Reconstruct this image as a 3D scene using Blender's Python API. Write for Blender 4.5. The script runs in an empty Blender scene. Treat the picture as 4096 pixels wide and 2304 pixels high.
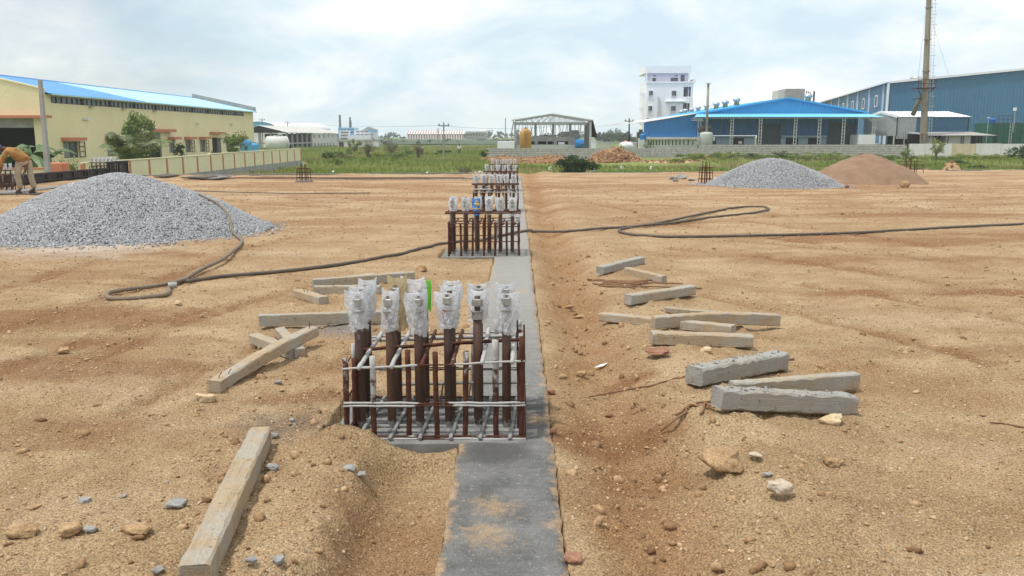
import bpy, math, random
import numpy as np
from mathutils import Vector, Matrix, Euler

# ------------------------------------------------------------------ camera, sky, sun, exposure
SC = bpy.context.scene
COL = SC.collection
R = math.radians
CAM_H, CAM_F = 1.7, 3400.0                       # eye height (m), focal length in photo pixels (4096 wide)
PITCH = math.atan((1152 - 540) / CAM_F); YAW = math.atan(17 / CAM_F)
cam_d = bpy.data.cameras.new("Camera"); cam = bpy.data.objects.new("Camera", cam_d); COL.objects.link(cam)
cam.location = (0, 0, CAM_H); cam.rotation_euler = (math.pi / 2 - PITCH, 0, YAW)
cam_d.sensor_width = 36.0; cam_d.lens = CAM_F / 4096 * 36; cam_d.clip_start = 0.05; cam_d.clip_end = 6000
SC.camera = cam
SUN_EL, SUN_AZ = R(68), R(-112)                  # azimuth measured clockwise from +Y (behind the camera, to the left)
world = bpy.data.worlds.new("World"); SC.world = world; world.use_nodes = True
nt = world.node_tree; nt.nodes.clear()
def wn(t, **k):
    n = nt.nodes.new(t)
    for a, b in k.items(): setattr(n, a, b)
    return n
sky = wn('ShaderNodeTexSky', sky_type='NISHITA', sun_disc=False)
sky.sun_elevation = SUN_EL; sky.sun_rotation = SUN_AZ
sky.air_density = 1.0; sky.dust_density = 1.5; sky.ozone_density = 1.2
bg_sky = wn('ShaderNodeBackground'); bg_sky.inputs['Strength'].default_value = 0.09
nt.links.new(sky.outputs[0], bg_sky.inputs['Color'])
# cloud deck: noise laid out on a flat layer overhead (direction divided by its height), so it spreads and flattens to the horizon
tc = wn('ShaderNodeTexCoord'); sep = wn('ShaderNodeSeparateXYZ'); nt.links.new(tc.outputs['Generated'], sep.inputs[0])
zz = wn('ShaderNodeMath', operation='MAXIMUM'); zz.inputs[1].default_value = 0.0; nt.links.new(sep.outputs['Z'], zz.inputs[0])
za = wn('ShaderNodeMath', operation='ADD'); za.inputs[1].default_value = 0.42; nt.links.new(zz.outputs[0], za.inputs[0])
dv = wn('ShaderNodeVectorMath', operation='DIVIDE'); cz = wn('ShaderNodeCombineXYZ')
for i in range(3): nt.links.new(za.outputs[0], cz.inputs[i])
nt.links.new(tc.outputs['Generated'], dv.inputs[0]); nt.links.new(cz.outputs[0], dv.inputs[1])
def wnoise(scale, det, rough, dist, loc):
    mp = wn('ShaderNodeMapping'); mp.inputs['Location'].default_value = loc; nt.links.new(dv.outputs[0], mp.inputs[0])
    n = wn('ShaderNodeTexNoise'); n.inputs['Scale'].default_value = scale; n.inputs['Detail'].default_value = det
    n.inputs['Roughness'].default_value = rough; n.inputs['Distortion'].default_value = dist
    nt.links.new(mp.outputs[0], n.inputs['Vector']); return n
def wramp(src, stops):
    r = wn('ShaderNodeValToRGB'); e = r.color_ramp.elements
    while len(e) < len(stops): e.new(0.5)
    for el, (p, c) in zip(e, stops): el.position = p; el.color = c if len(c) == 4 else (*c, 1)
    nt.links.new(src, r.inputs[0]); return r
n1 = wnoise(0.8, 8, 0.55, 0.2, (3.1, 7.7, 0)); n2 = wnoise(2.3, 12, 0.56, 0.25, (5.3, 1.2, 0))
shade = wramp(n2.outputs[0], [(0.38, (0.60, 0.74, 0.83)), (0.46, (0.72, 0.82, 0.88)), (0.53, (0.84, 0.895, 0.925)), (0.62, (1.02, 1.02, 1.02))])
cover = wramp(n1.outputs[0], [(0.30, (0, 0, 0)), (0.46, (1, 1, 1))])
bg_cl = wn('ShaderNodeBackground'); bg_cl.inputs['Strength'].default_value = 1.03
nt.links.new(shade.outputs[0], bg_cl.inputs['Color'])
fac = wn('ShaderNodeMath', operation='MULTIPLY_ADD'); fac.inputs[1].default_value = 0.45; fac.inputs[2].default_value = 0.55
nt.links.new(cover.outputs[0], fac.inputs[0])
mixw = wn('ShaderNodeMixShader'); nt.links.new(fac.outputs[0], mixw.inputs[0])
nt.links.new(bg_sky.outputs[0], mixw.inputs[1]); nt.links.new(bg_cl.outputs[0], mixw.inputs[2])
wo = wn('ShaderNodeOutputWorld'); nt.links.new(mixw.outputs[0], wo.inputs[0])
sun_d = bpy.data.lights.new("Sun", 'SUN'); sun_d.energy = 2.9; sun_d.angle = R(4); sun_d.color = (1.0, 0.95, 0.88)
sun = bpy.data.objects.new("Sun", sun_d); COL.objects.link(sun)
sdir = Vector((math.sin(SUN_AZ) * math.cos(SUN_EL), math.cos(SUN_AZ) * math.cos(SUN_EL), math.sin(SUN_EL)))
sun.rotation_euler = sdir.to_track_quat('Z', 'Y').to_euler(); sun.location = (0, -5, 30)
SC.view_settings.view_transform = 'Standard'; SC.view_settings.look = 'None'
SC.view_settings.exposure = 0.17; SC.view_settings.gamma = 1.0; SC.view_settings.use_curve_mapping = False
SC.render.engine = 'CYCLES'
SC.cycles.max_bounces = 6; SC.cycles.transparent_max_bounces = 12; SC.cycles.volume_bounces = 1; SC.cycles.caustics_reflective = False; SC.cycles.caustics_refractive = False

# ------------------------------------------------------------------ helpers
random.seed(7); RNG = np.random.default_rng(7)
cp_, sp_, cy_, sy_ = math.cos(PITCH), math.sin(PITCH), math.cos(YAW), math.sin(YAW)
def ray(u, v):
    a = (u - 2048) / CAM_F; b = -(v - 1152) / CAM_F
    y = cp_ + b * sp_; z = -sp_ + b * cp_
    return (a * cy_ - y * sy_, a * sy_ + y * cy_, z)
def onz(u, v, z=0.0):                            # where the sight line of photo pixel (u, v) meets height z
    r = ray(u, v); t = (z - CAM_H) / r[2]; return Vector((r[0] * t, r[1] * t, z))
def ony(u, v, y):                                # ... meets the plane at distance y
    r = ray(u, v); t = y / r[1]; return Vector((r[0] * t, y, CAM_H + r[2] * t))
def onx(u, v, x):                                # ... meets the plane at side offset x
    r = ray(u, v); t = x / r[0]; return Vector((x, r[1] * t, CAM_H + r[2] * t))
S = 4096 / 2576.0
def dz(x, y, z=0.0): return onz(x * S, y * S, z)
def dy(x, y, d): return ony(x * S, y * S, d)

def tag(o, label=None, cat=None, group=None, kind=None):
    if label: o['label'] = label
    if cat: o['category'] = cat
    if group: o['group'] = group
    if kind: o['kind'] = kind
    return o
BASE = {}                                        # world location of each parented object
def thing(name, label, cat, loc, group=None):
    o = bpy.data.objects.new(name, None); COL.objects.link(o); o.location = loc; o.empty_display_size = 0.2
    BASE[o] = Vector(loc); return tag(o, label, cat, group)

class MB:
    """collects faces in world coordinates; build() links them as one mesh object"""
    def __init__(s): s.v = []; s.f = []; s.w = []; s.cw = 0.0
    def add(s, vs, fs, w=None):
        b = len(s.v); s.v += [tuple(p) for p in vs]; s.f += [tuple(i + b for i in f) for f in fs]
        s.w += list(w) if w is not None else [s.cw] * len(vs); return s
    def hexa(s, p):                              # 8 corners: bottom 4 (ccw), top 4
        return s.add(p, [(3, 2, 1, 0), (4, 5, 6, 7), (0, 1, 5, 4), (1, 2, 6, 5), (2, 3, 7, 6), (3, 0, 4, 7)])
    def box(s, x0, x1, y0, y1, z0, z1):
        x0, x1 = min(x0, x1), max(x0, x1); y0, y1 = min(y0, y1), max(y0, y1); z0, z1 = min(z0, z1), max(z0, z1)
        return s.hexa([(x0, y0, z0), (x1, y0, z0), (x1, y1, z0), (x0, y1, z0), (x0, y0, z1), (x1, y0, z1), (x1, y1, z1), (x0, y1, z1)])
    def prism(s, pts, ext):                      # polygon (list of 3D points) extruded along vector ext
        n = len(pts); e = Vector(ext); a = [Vector(p) for p in pts]; b = [p + e for p in a]
        return s.add(a + b, [tuple(range(n - 1, -1, -1)), tuple(range(n, 2 * n))] + [(i, (i + 1) % n, n + (i + 1) % n, n + i) for i in range(n)])
    def bar(s, a, b, w, h, up=(0, 0, 1)):        # rectangular bar between two points
        a = Vector(a); b = Vector(b); d = (b - a).normalized(); sd = d.cross(Vector(up))
        if sd.length < 1e-4: sd = d.cross(Vector((0, 1, 0)))
        sd.normalize(); u = sd.cross(d); p = []
        for q in (a, b):
            p.append([q - sd * w / 2 - u * h / 2, q + sd * w / 2 - u * h / 2, q + sd * w / 2 + u * h / 2, q - sd * w / 2 + u * h / 2])
        return s.add(p[0] + p[1], [(0, 3, 2, 1), (4, 5, 6, 7), (0, 1, 5, 4), (1, 2, 6, 5), (2, 3, 7, 6), (3, 0, 4, 7)])
    def tube(s, pts, r, n=8, ws=None, cap=True):
        pts = [Vector(p) for p in pts]; k = len(pts); rr = r if hasattr(r, '__len__') else [r] * k
        vs = []; ref = None
        for i, p in enumerate(pts):
            d = (pts[min(i + 1, k - 1)] - pts[max(i - 1, 0)])
            d = d.normalized() if d.length > 1e-9 else Vector((0, 0, 1))
            if ref is None: ref = Vector((1, 0, 0)) if abs(d.x) < 0.8 else Vector((0, 1, 0))
            sd = (ref - d * ref.dot(d)).normalized(); ref = sd; up = d.cross(sd)
            vs += [p + (sd * math.cos(2 * math.pi * j / n) + up * math.sin(2 * math.pi * j / n)) * rr[i] for j in range(n)]
        fs = [(i * n + j, i * n + (j + 1) % n, (i + 1) * n + (j + 1) % n, (i + 1) * n + j) for i in range(k - 1) for j in range(n)]
        if cap: fs += [tuple(range(n - 1, -1, -1)), tuple(range((k - 1) * n, k * n))]
        w = None
        if ws is not None: w = [ws[i] for i in range(k) for j in range(n)]
        return s.add(vs, fs, w)
    def lathe(s, c, prof, n=16):                 # prof: (radius, z) from bottom to top about vertical axis through c
        return s.tube([Vector(c) + Vector((0, 0, z)) for _, z in prof], [max(r, 1e-4) for r, _ in prof], n)
    def build(s, name, mat, parent=None, smooth=False, bevel=0, origin=None):
        v = np.array(s.v, dtype=float)
        if parent is not None: o0 = BASE[parent]
        elif origin is not None: o0 = Vector(origin)
        else: o0 = Vector(((v[:, 0].min() + v[:, 0].max()) / 2, (v[:, 1].min() + v[:, 1].max()) / 2, v[:, 2].min()))
        me = bpy.data.meshes.new(name); me.from_pydata((v - np.array(o0)).tolist(), [], s.f); me.update()
        if any(s.w):
            at = me.attributes.new('wear_tone', 'FLOAT', 'POINT'); at.data.foreach_set('value', np.array(s.w, dtype=np.float32))
        return link(name, me, mat, parent, o0, smooth, bevel)
def link(name, me, mat, parent, o0, smooth=False, bevel=0):
    if mat is not None and not me.materials: me.materials.append(mat)
    if smooth: me.polygons.foreach_set('use_smooth', [True] * len(me.polygons))
    o = bpy.data.objects.new(name, me); COL.objects.link(o)
    if parent is not None: o.parent = parent; BASE[o] = BASE[parent]
    else: o.location = o0; BASE[o] = Vector(o0)
    if bevel:
        m = o.modifiers.new('bevel', 'BEVEL'); m.width = bevel; m.segments = 1; m.limit_method = 'ANGLE'
    return o
def part_copy(src, parent, off=(0, 0, 0), rot=None, scale=None):  # another part sharing the mesh, shifted in the parent's frame
    o = src.copy(); COL.objects.link(o); o.parent = parent; o.location = Vector(off)
    if rot: o.rotation_euler = rot
    if scale: o.scale = scale
    BASE[o] = BASE[parent]; return o

def scatter(name, bv, bf, pos, scl, rot, mat, parent=None, wear_tone=None, smooth=False, origin=(0, 0, 0)):
    """many small copies of one base shape joined in one mesh; rot: (n,3) euler or 'z' angles"""
    bv = np.array(bv, dtype=float); pos = np.array(pos, dtype=float); n = len(pos); scl = np.array(scl, dtype=float)
    if scl.ndim == 1: scl = np.repeat(scl[:, None], 3, 1)
    rx, ry, rz = rot[:, 0], rot[:, 1], rot[:, 2]
    ca, sa, cb, sb, cc, sc_ = np.cos(rx), np.sin(rx), np.cos(ry), np.sin(ry), np.cos(rz), np.sin(rz)
    m = np.empty((n, 3, 3))
    m[:, 0, 0] = cb * cc; m[:, 0, 1] = sa * sb * cc - ca * sc_; m[:, 0, 2] = ca * sb * cc + sa * sc_
    m[:, 1, 0] = cb * sc_; m[:, 1, 1] = sa * sb * sc_ + ca * cc; m[:, 1, 2] = ca * sb * sc_ - sa * cc
    m[:, 2, 0] = -sb; m[:, 2, 1] = sa * cb; m[:, 2, 2] = ca * cb
    b = bv[None] if bv.ndim == 2 else bv[RNG.integers(0, len(bv), n)]
    v = np.einsum('nij,nkj->nki', m, b * scl[:, None, :]) + pos[:, None, :]
    o0 = BASE[parent] if parent is not None else Vector(origin)
    v = v.reshape(-1, 3) - np.array(o0)
    k = bv.shape[-2]; bf = np.array(bf); fv = bf.shape[1]
    f = (bf[None] + (np.arange(n) * k)[:, None, None]).reshape(-1, fv)
    me = bpy.data.meshes.new(name); me.vertices.add(len(v)); me.vertices.foreach_set('co', v.ravel().astype(np.float32))
    me.loops.add(f.size); me.loops.foreach_set('vertex_index', f.ravel().astype(np.int32))
    me.polygons.add(len(f)); me.polygons.foreach_set('loop_start', (np.arange(len(f)) * fv).astype(np.int32))
    me.update(calc_edges=True)
    at = me.attributes.new('wear_tone', 'FLOAT', 'POINT')
    w = RNG.random(n) if wear_tone is None else np.array(wear_tone)
    at.data.foreach_set('value', np.repeat(w, k).astype(np.float32))
    return link(name, me, mat, parent, o0, smooth)
def ico_variants(k=6, jit=0.28):
    t = (1 + 5 ** .5) / 2
    v = np.array([(-1, t, 0), (1, t, 0), (-1, -t, 0), (1, -t, 0), (0, -1, t), (0, 1, t), (0, -1, -t), (0, 1, -t), (t, 0, -1), (t, 0, 1), (-t, 0, -1), (-t, 0, 1)]) / math.sqrt(1 + t * t)
    f = [(0, 11, 5), (0, 5, 1), (0, 1, 7), (0, 7, 10), (0, 10, 11), (1, 5, 9), (5, 11, 4), (11, 10, 2), (10, 7, 6), (7, 1, 8), (3, 9, 4), (3, 4, 2), (3, 2, 6), (3, 6, 8), (3, 8, 9), (4, 9, 5), (2, 4, 11), (6, 2, 10), (8, 6, 7), (9, 8, 1)]
    return np.array([v * (1 + RNG.uniform(-jit, jit, (12, 1))) for _ in range(k)]), f
ICO_V, ICO_F = ico_variants()
def eul(n): return RNG.uniform(0, 6.283, (n, 3))

# smooth value noise on arrays
def _hash(ix, iy, seed):
    h = (ix.astype(np.int64) * 374761393 + iy.astype(np.int64) * 668265263 + seed * 1442695041) & 0xffffffff
    h = ((h ^ (h >> 13)) * 1274126177) & 0xffffffff
    return ((h ^ (h >> 16)) & 0xffff) / 65535.0
def vnoise(x, y, seed=0):
    x = np.asarray(x, float); y = np.asarray(y, float)
    ix = np.floor(x); iy = np.floor(y); fx = x - ix; fy = y - iy
    fx = fx * fx * (3 - 2 * fx); fy = fy * fy * (3 - 2 * fy)
    a = _hash(ix, iy, seed); b = _hash(ix + 1, iy, seed); c = _hash(ix, iy + 1, seed); d = _hash(ix + 1, iy + 1, seed)
    return (a + (b - a) * fx) * (1 - fy) + (c + (d - c) * fx) * fy - 0.5
def fbm(x, y, oct=4, seed=0, g=0.5):
    s = 0; a = 1.0
    for i in range(oct): s = s + a * vnoise(x * 2 ** i + 17 * i, y * 2 ** i - 9 * i, seed + i); a *= g
    return s

# ------------------------------------------------------------------ materials
def mat_new(name):
    m = bpy.data.materials.new(name); m.use_nodes = True; t = m.node_tree; t.nodes.clear()
    o = t.nodes.new('ShaderNodeOutputMaterial'); b = t.nodes.new('ShaderNodeBsdfPrincipled'); t.links.new(b.outputs[0], o.inputs[0])
    return m, t, b
def nd(t, typ, ins=None, **k):
    n = t.nodes.new(typ)
    for a, b in k.items(): setattr(n, a, b)
    for a, b in (ins or {}).items():
        if hasattr(b, 'is_linked') or isinstance(b, bpy.types.NodeSocket): t.links.new(b, n.inputs[a])
        else: n.inputs[a].default_value = b
    return n
def noise_n(t, vec, scale, det=5, rough=0.55, dist=0.0):
    return nd(t, 'ShaderNodeTexNoise', {'Vector': vec, 'Scale': scale, 'Detail': det, 'Roughness': rough, 'Distortion': dist}).outputs[0]
def ramp_n(t, src, stops):
    r = nd(t, 'ShaderNodeValToRGB', {0: src}); e = r.color_ramp.elements
    while len(e) < len(stops): e.new(0.5)
    for el, (p, c) in zip(e, stops):
        el.position = p; el.color = (c, c, c, 1) if not hasattr(c, '__len__') else (*c, 1)
    return r.outputs[0]
def mix_n(t, f, a, b, mode='MIX'):
    n = nd(t, 'ShaderNodeMix', data_type='RGBA', blend_type=mode)
    for i, x in ((0, f), (6, a), (7, b)):
        if isinstance(x, bpy.types.NodeSocket): t.links.new(x, n.inputs[i])
        elif i == 0: n.inputs[0].default_value = x
        else: n.inputs[i].default_value = (*x, 1)
    return n.outputs[2]
def M(name, col, col2=None, scale=4.0, rough=0.8, fine=0.0, fscale=60, bump=0.0, bscale=40, metallic=0.0, spec=0.3,
      spots=None, wear_tone=None, objvar=0.0, stretch=None, lo=0.35, hi=0.65):
    """procedural surface: two mottled colours, fine grain, optional spots (colour, scale, threshold), optional 'wear' attribute colour"""
    m, t, b = mat_new(name); pos = nd(t, 'ShaderNodeNewGeometry').outputs['Position']
    vec = pos
    if stretch: vec = nd(t, 'ShaderNodeMapping', {'Vector': pos, 'Scale': stretch}).outputs[0]
    col2 = col2 or tuple(c * 0.8 for c in col)
    c = mix_n(t, ramp_n(t, noise_n(t, vec, scale, 6, 0.6), [(lo, 0.0), (hi, 1.0)]), col, col2)
    if fine:
        g = ramp_n(t, noise_n(t, pos, fscale, 3, 0.7), [(0.25, 1 - fine), (0.75, 1 + fine)])
        c = mix_n(t, 1.0, c, g, 'MULTIPLY')
    if spots:
        for sc_, ss, th in (spots if isinstance(spots, list) else [spots]):
            c = mix_n(t, ramp_n(t, noise_n(t, vec, ss, 7, 0.65), [(th, 0.0), (th + 0.06, 1.0)]), c, sc_)
    if objvar:
        rnd = nd(t, 'ShaderNodeObjectInfo').outputs['Random']
        c = mix_n(t, 1.0, c, ramp_n(t, rnd, [(0.0, 1 - objvar), (1.0, 1 + objvar * 0.6)]), 'MULTIPLY')
    if wear_tone:
        a = nd(t, 'ShaderNodeAttribute', attribute_name='wear_tone').outputs['Fac']
        j = noise_n(t, pos, wear_tone[1], 5, 0.7)
        f = nd(t, 'ShaderNodeMath', {0: a, 1: j}, operation='ADD').outputs[0]
        c = mix_n(t, ramp_n(t, f, [(0.85, 0.0), (1.05, 1.0)]), c, wear_tone[0])
    t.links.new(c, b.inputs['Base Color'])
    b.inputs['Roughness'].default_value = rough; b.inputs['Metallic'].default_value = metallic; b.inputs['Specular IOR Level'].default_value = spec
    if bump:
        bn = nd(t, 'ShaderNodeBump', {'Height': noise_n(t, pos, bscale, 6, 0.65), 'Strength': 0.6, 'Distance': bump})
        t.links.new(bn.outputs[0], b.inputs['Normal'])
    return m
def M_attr(name, stops, rough=0.85, spec=0.2, transl=0.0, fine=0.0, fscale=50):
    """colour picked along a ramp by the 'wear' attribute (each stone, leaf, blade its own tone)"""
    m, t, b = mat_new(name); a = nd(t, 'ShaderNodeAttribute', attribute_name='wear_tone').outputs['Fac']
    c = ramp_n(t, a, stops)
    if fine:
        pos = nd(t, 'ShaderNodeNewGeometry').outputs['Position']
        c = mix_n(t, 1.0, c, ramp_n(t, noise_n(t, pos, fscale, 3, 0.7), [(0.25, 1 - fine), (0.75, 1 + fine)]), 'MULTIPLY')
    t.links.new(c, b.inputs['Base Color']); b.inputs['Roughness'].default_value = rough; b.inputs['Specular IOR Level'].default_value = spec
    if transl:
        tr = nd(t, 'ShaderNodeBsdfTranslucent', {'Color': c}); mx = nd(t, 'ShaderNodeMixShader', {0: transl, 1: b.outputs[0], 2: tr.outputs[0]})
        t.links.new(mx.outputs[0], [n for n in t.nodes if n.type == 'OUTPUT_MATERIAL'][0].inputs[0])
    return m
# ------------------------------------------------------------------ the ground
FIELD_Z = -1.25
def edge_y(x): return 38.6 + 0.16 * np.asarray(x, float)
CAGES = [4.60, 12.0, 19.1, 26.3, 33.4]           # front of each pedestal along the beam
def site_h(x, y):
    x = np.asarray(x, float); y = np.asarray(y, float)
    h = 0.034 * fbm(x * 0.35, y * 0.35, 3, 1) + 0.022 * fbm(x * 1.6, y * 1.6, 3, 5)
    near = np.clip((9 - y) / 5, 0, 1)
    h += (0.014 + 0.014 * near) * fbm(x * 6, y * 6, 3, 9) + (0.009 + .006 * near) * fbm(x * 20, y * 20, 3, 15)
    # old wheel ruts running across the yard
    for (ang, sp, ph, am, sd) in ((0.22, 1.9, 0.3, 0.016, 40), (2.75, 3.1, 1.1, 0.014, 50)):
        s_ = x * math.sin(ang) + y * math.cos(ang); s_ = s_ + 0.5 * fbm(x * 0.25, y * 0.25, 2, sd)
        q = np.abs(((s_ + ph) % sp) - sp / 2)
        h -= am * np.exp(-(q / 0.16) ** 2) * np.clip(fbm(x * 0.3, y * 0.3, 2, sd + 3) * 3 + 0.3, 0, 1) * np.clip((np.abs(x) - 1.8) / 1.0, 0, 1)
    clod = np.clip(fbm(x * 9, y * 9, 2, 60) - 0.18, 0, 1) * np.clip(fbm(x * 0.7, y * 0.7, 2, 63) + 0.12, 0, 1)
    h += 0.20 * clod * np.clip(1.2 - np.abs(y - 6) / 20, 0.2, 1)
    # trench along the right side of the beam and its spoil bank
    t = x - 0.20 + 0.06 * fbm(y * 0.9, y * 0, 2, 70)
    k = np.clip(1.1 - (y - 3) / 34, 0.3, 1)
    prof = np.clip(1 - np.abs(y - 4.0) / 1.0, 0, 1)
    h += k * (-0.13 * (1 - 0.45 * prof) * np.exp(-((t - 0.40) / 0.24) ** 2) + 0.055 * np.exp(-((t - 1.15) / 0.38) ** 2))
    h += 0.075 * np.exp(-(((x - 0.95) / 0.30) ** 2 + ((y - 4.95) / 0.55) ** 2)) - 0.10 * np.exp(-(((x - 0.80) / 0.25) ** 2 + ((y - 4.25) / 0.28) ** 2))
    # scooped hollow left of the beam in front of the first pedestal, with a steep bank to its left
    q = x + 0.70 + 0.09 * fbm(y * 2.2, y * 0, 3, 77) + 0.16 * np.clip(3.7 - y, 0, 2)
    hol = 1 / (1 + np.exp(-q / 0.035)); hol = hol * np.where(x < -0.25, 1, 0) / (1 + np.exp((y - 4.46) / 0.03))
    h += hol * (-0.14 - 0.05 * np.exp(-((x + 0.62) / 0.2) ** 2)) + 0.055 * np.exp(-((q + 0.24) / 0.22) ** 2) / (1 + np.exp((y - 4.9) / 0.12))
    bank = np.exp(-((t - 1.0) / 0.55) ** 2) * np.clip((11 - y) / 6, 0, 1) + np.exp(-((q + .08) / .16) ** 2) / (1 + np.exp((y - 4.9) / .12)) + .8 * np.exp(-(((x + 1.1) / .35) ** 2 + ((y - 5.0) / .5) ** 2))
    h += bank * (.030 * np.abs(fbm(x * 7, y * 7, 3, 600)) + .045 * np.clip(fbm(x * 16, y * 16, 2, 610) - .05, 0, 1))
    # low ground left of the beam between pedestals
    for c in CAGES[1:]:
        h -= 0.09 * np.exp(-(((x + 0.6) / 0.4) ** 2 + ((y - c + 0.7) / 0.5) ** 2))
    # keep the beam and pedestals clear of sand
    on = ((x > -0.322) & (x < 0.208) & (y < 36.5)).astype(float)
    h = np.where(on > 0, np.minimum(h, 0) - 0.05, h)
    edge_r = np.exp(-((x - 0.208) / 0.07) ** 2) * np.where(x >= 0.208, 1, 0) + np.exp(-((x + 0.322) / 0.05) ** 2) * np.where(x <= -0.322, 1, 0) * np.where(y > 4.4, 1, .35)
    h = np.where((edge_r > 0) & (y < 36.5), h * (1 - edge_r) + edge_r * np.clip(h, -0.016, -0.004) + 0.016 * vnoise(y * 6, x * 3, 91), h)
    for c in CAGES:
        m = (x > -1.10) & (x < 0.12) & (y > c - 0.10) & (y < c + 0.85); h = np.where(m, np.minimum(h, -0.10), h)
    h = np.where((x > -1.25) & (x < -0.62) & (y > 4.3) & (y < 4.72), h + 0.05 * np.exp(-(((x + 0.98) / 0.2) ** 2 + ((y - 4.52) / 0.12) ** 2)), h)
    # outer rim: small spoil heaps, then the drop to the field
    d = edge_y(x) - y
    h += 0.16 * np.clip(fbm(x * 0.8, y * 0.8, 3, 80), 0, 1) * np.exp(-((d - 0.9) / 0.8) ** 2)
    h = h + (FIELD_Z - 0.3 - h) * (1 / (1 + np.exp((d + 0.7) / 0.16)))
    return h
PATCH = [(onz(x * S, y * S).x, onz(x * S, y * S).y, rx, ry, a) for x, y, rx, ry, a in (
    (180, 930, .9, .30, .8), (90, 800, 1.3, .45, .9), (300, 860, .8, .2, .6), (2420, 735, 1.7, .22, 1), (2230, 655, 2.0, .35, .7), (2480, 605, 2.6, .7, .8), (900, 468, 3.5, .9, .8), (1150, 505, 1.8, .6, .7), (330, 640, 1.4, .25, .8), (180, 690, 1.5, .3, .6),
    (1500, 1075, .32, .24, 1), (1590, 945, .22, .14, .9), (990, 1330, .30, .45, .6), (840, 1015, .38, .16, .8), (900, 930, .35, .2, .5), (640, 1190, .25, .12, .5), (1700, 560, 1.4, .5, .6), (2050, 470, 4.5, 1.0, .7), (1500, 470, 2.5, 1.2, .6), (600, 520, 1.5, .5, .5), (1540, 1230, .4, .2, .5), (2300, 880, .9, .15, .5), (30, 1100, .6, .3, .6), (1780, 640, 1.2, .25, .6), (2350, 540, 3, .5, .8), (700, 560, 2, .4, .4))]
def damp_mask(x, y):
    m = 0.0 * x
    for px_, py_, rx, ry, a in PATCH:
        q = ((x - px_) / rx) ** 2 + ((y - py_) / ry) ** 2; k = q < 3.5; xx, yv = x[k], y[k]
        m[k] = np.maximum(m[k], a * np.clip(1.15 - .62 * q[k] + 1.5 * fbm(xx * .9 / ry ** .5 + px_, yv * 1.7 / ry ** .5, 4, 500), 0, 1))
    return m
def ruts(x, y):                                 # wheel tracks of the trucks, in pairs, with broken tread
    m = 0.0 * x
    for x0, y0, x1, y1, w in RUTS:
        L = math.hypot(x1 - x0, y1 - y0); ux, uy = (x1 - x0) / L, (y1 - y0) / L; s_ = (x - x0) * ux + (y - y0) * uy; d_ = -(x - x0) * uy + (y - y0) * ux + .18 * np.sin(s_ * .9 + x0)
        for o in (-.75, .75): k = (np.abs(d_ - o) < 3 * w) & (s_ > 0) & (s_ < L); m[k] = np.maximum(m[k], np.exp(-((d_[k] - o) / w) ** 2) * np.clip(.6 + 1.8 * fbm(s_[k] * .6 + o, d_[k] * .5, 3, 520), 0, 1))
    return m
RUTS = [(onz(a * S, b * S).x, onz(a * S, b * S).y, onz(c * S, d * S).x, onz(c * S, d * S).y, w) for a, b, c, d, w in ((1900, 720, 2650, 890, .10), (1760, 610, 2650, 720, .14), (1500, 560, 2600, 500, .16), (0, 760, 760, 560, .14), (0, 880, 700, 700, .12), (60, 1010, 820, 760, .10), (620, 500, 1300, 545, .16), (1480, 500, 2300, 640, .16))]
def site_full(x, y):
    h = site_h(x, y); d = damp_mask(x, y); r = ruts(x, y) * np.clip((np.abs(x) - 1.5) / .8, 0, 1)
    tread = .5 + .5 * np.sin(x * 26 + 14 * fbm(x * 2, y * 2, 2, 530))
    h = h + d * (.020 * fbm(x * 5, y * 9, 3, 540) + .028 * np.clip(fbm(x * 13, y * 13, 2, 545), 0, 1)) * np.clip(np.abs(x + .06) - .4, 0, 1) - r * (.024 + .018 * tread)
    return h, np.clip(d * 1.0 + r * (.55 + .4 * tread), 0, 1)
def sh(x, y): return float(site_h(np.array([x]), np.array([y]))[0])

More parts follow.
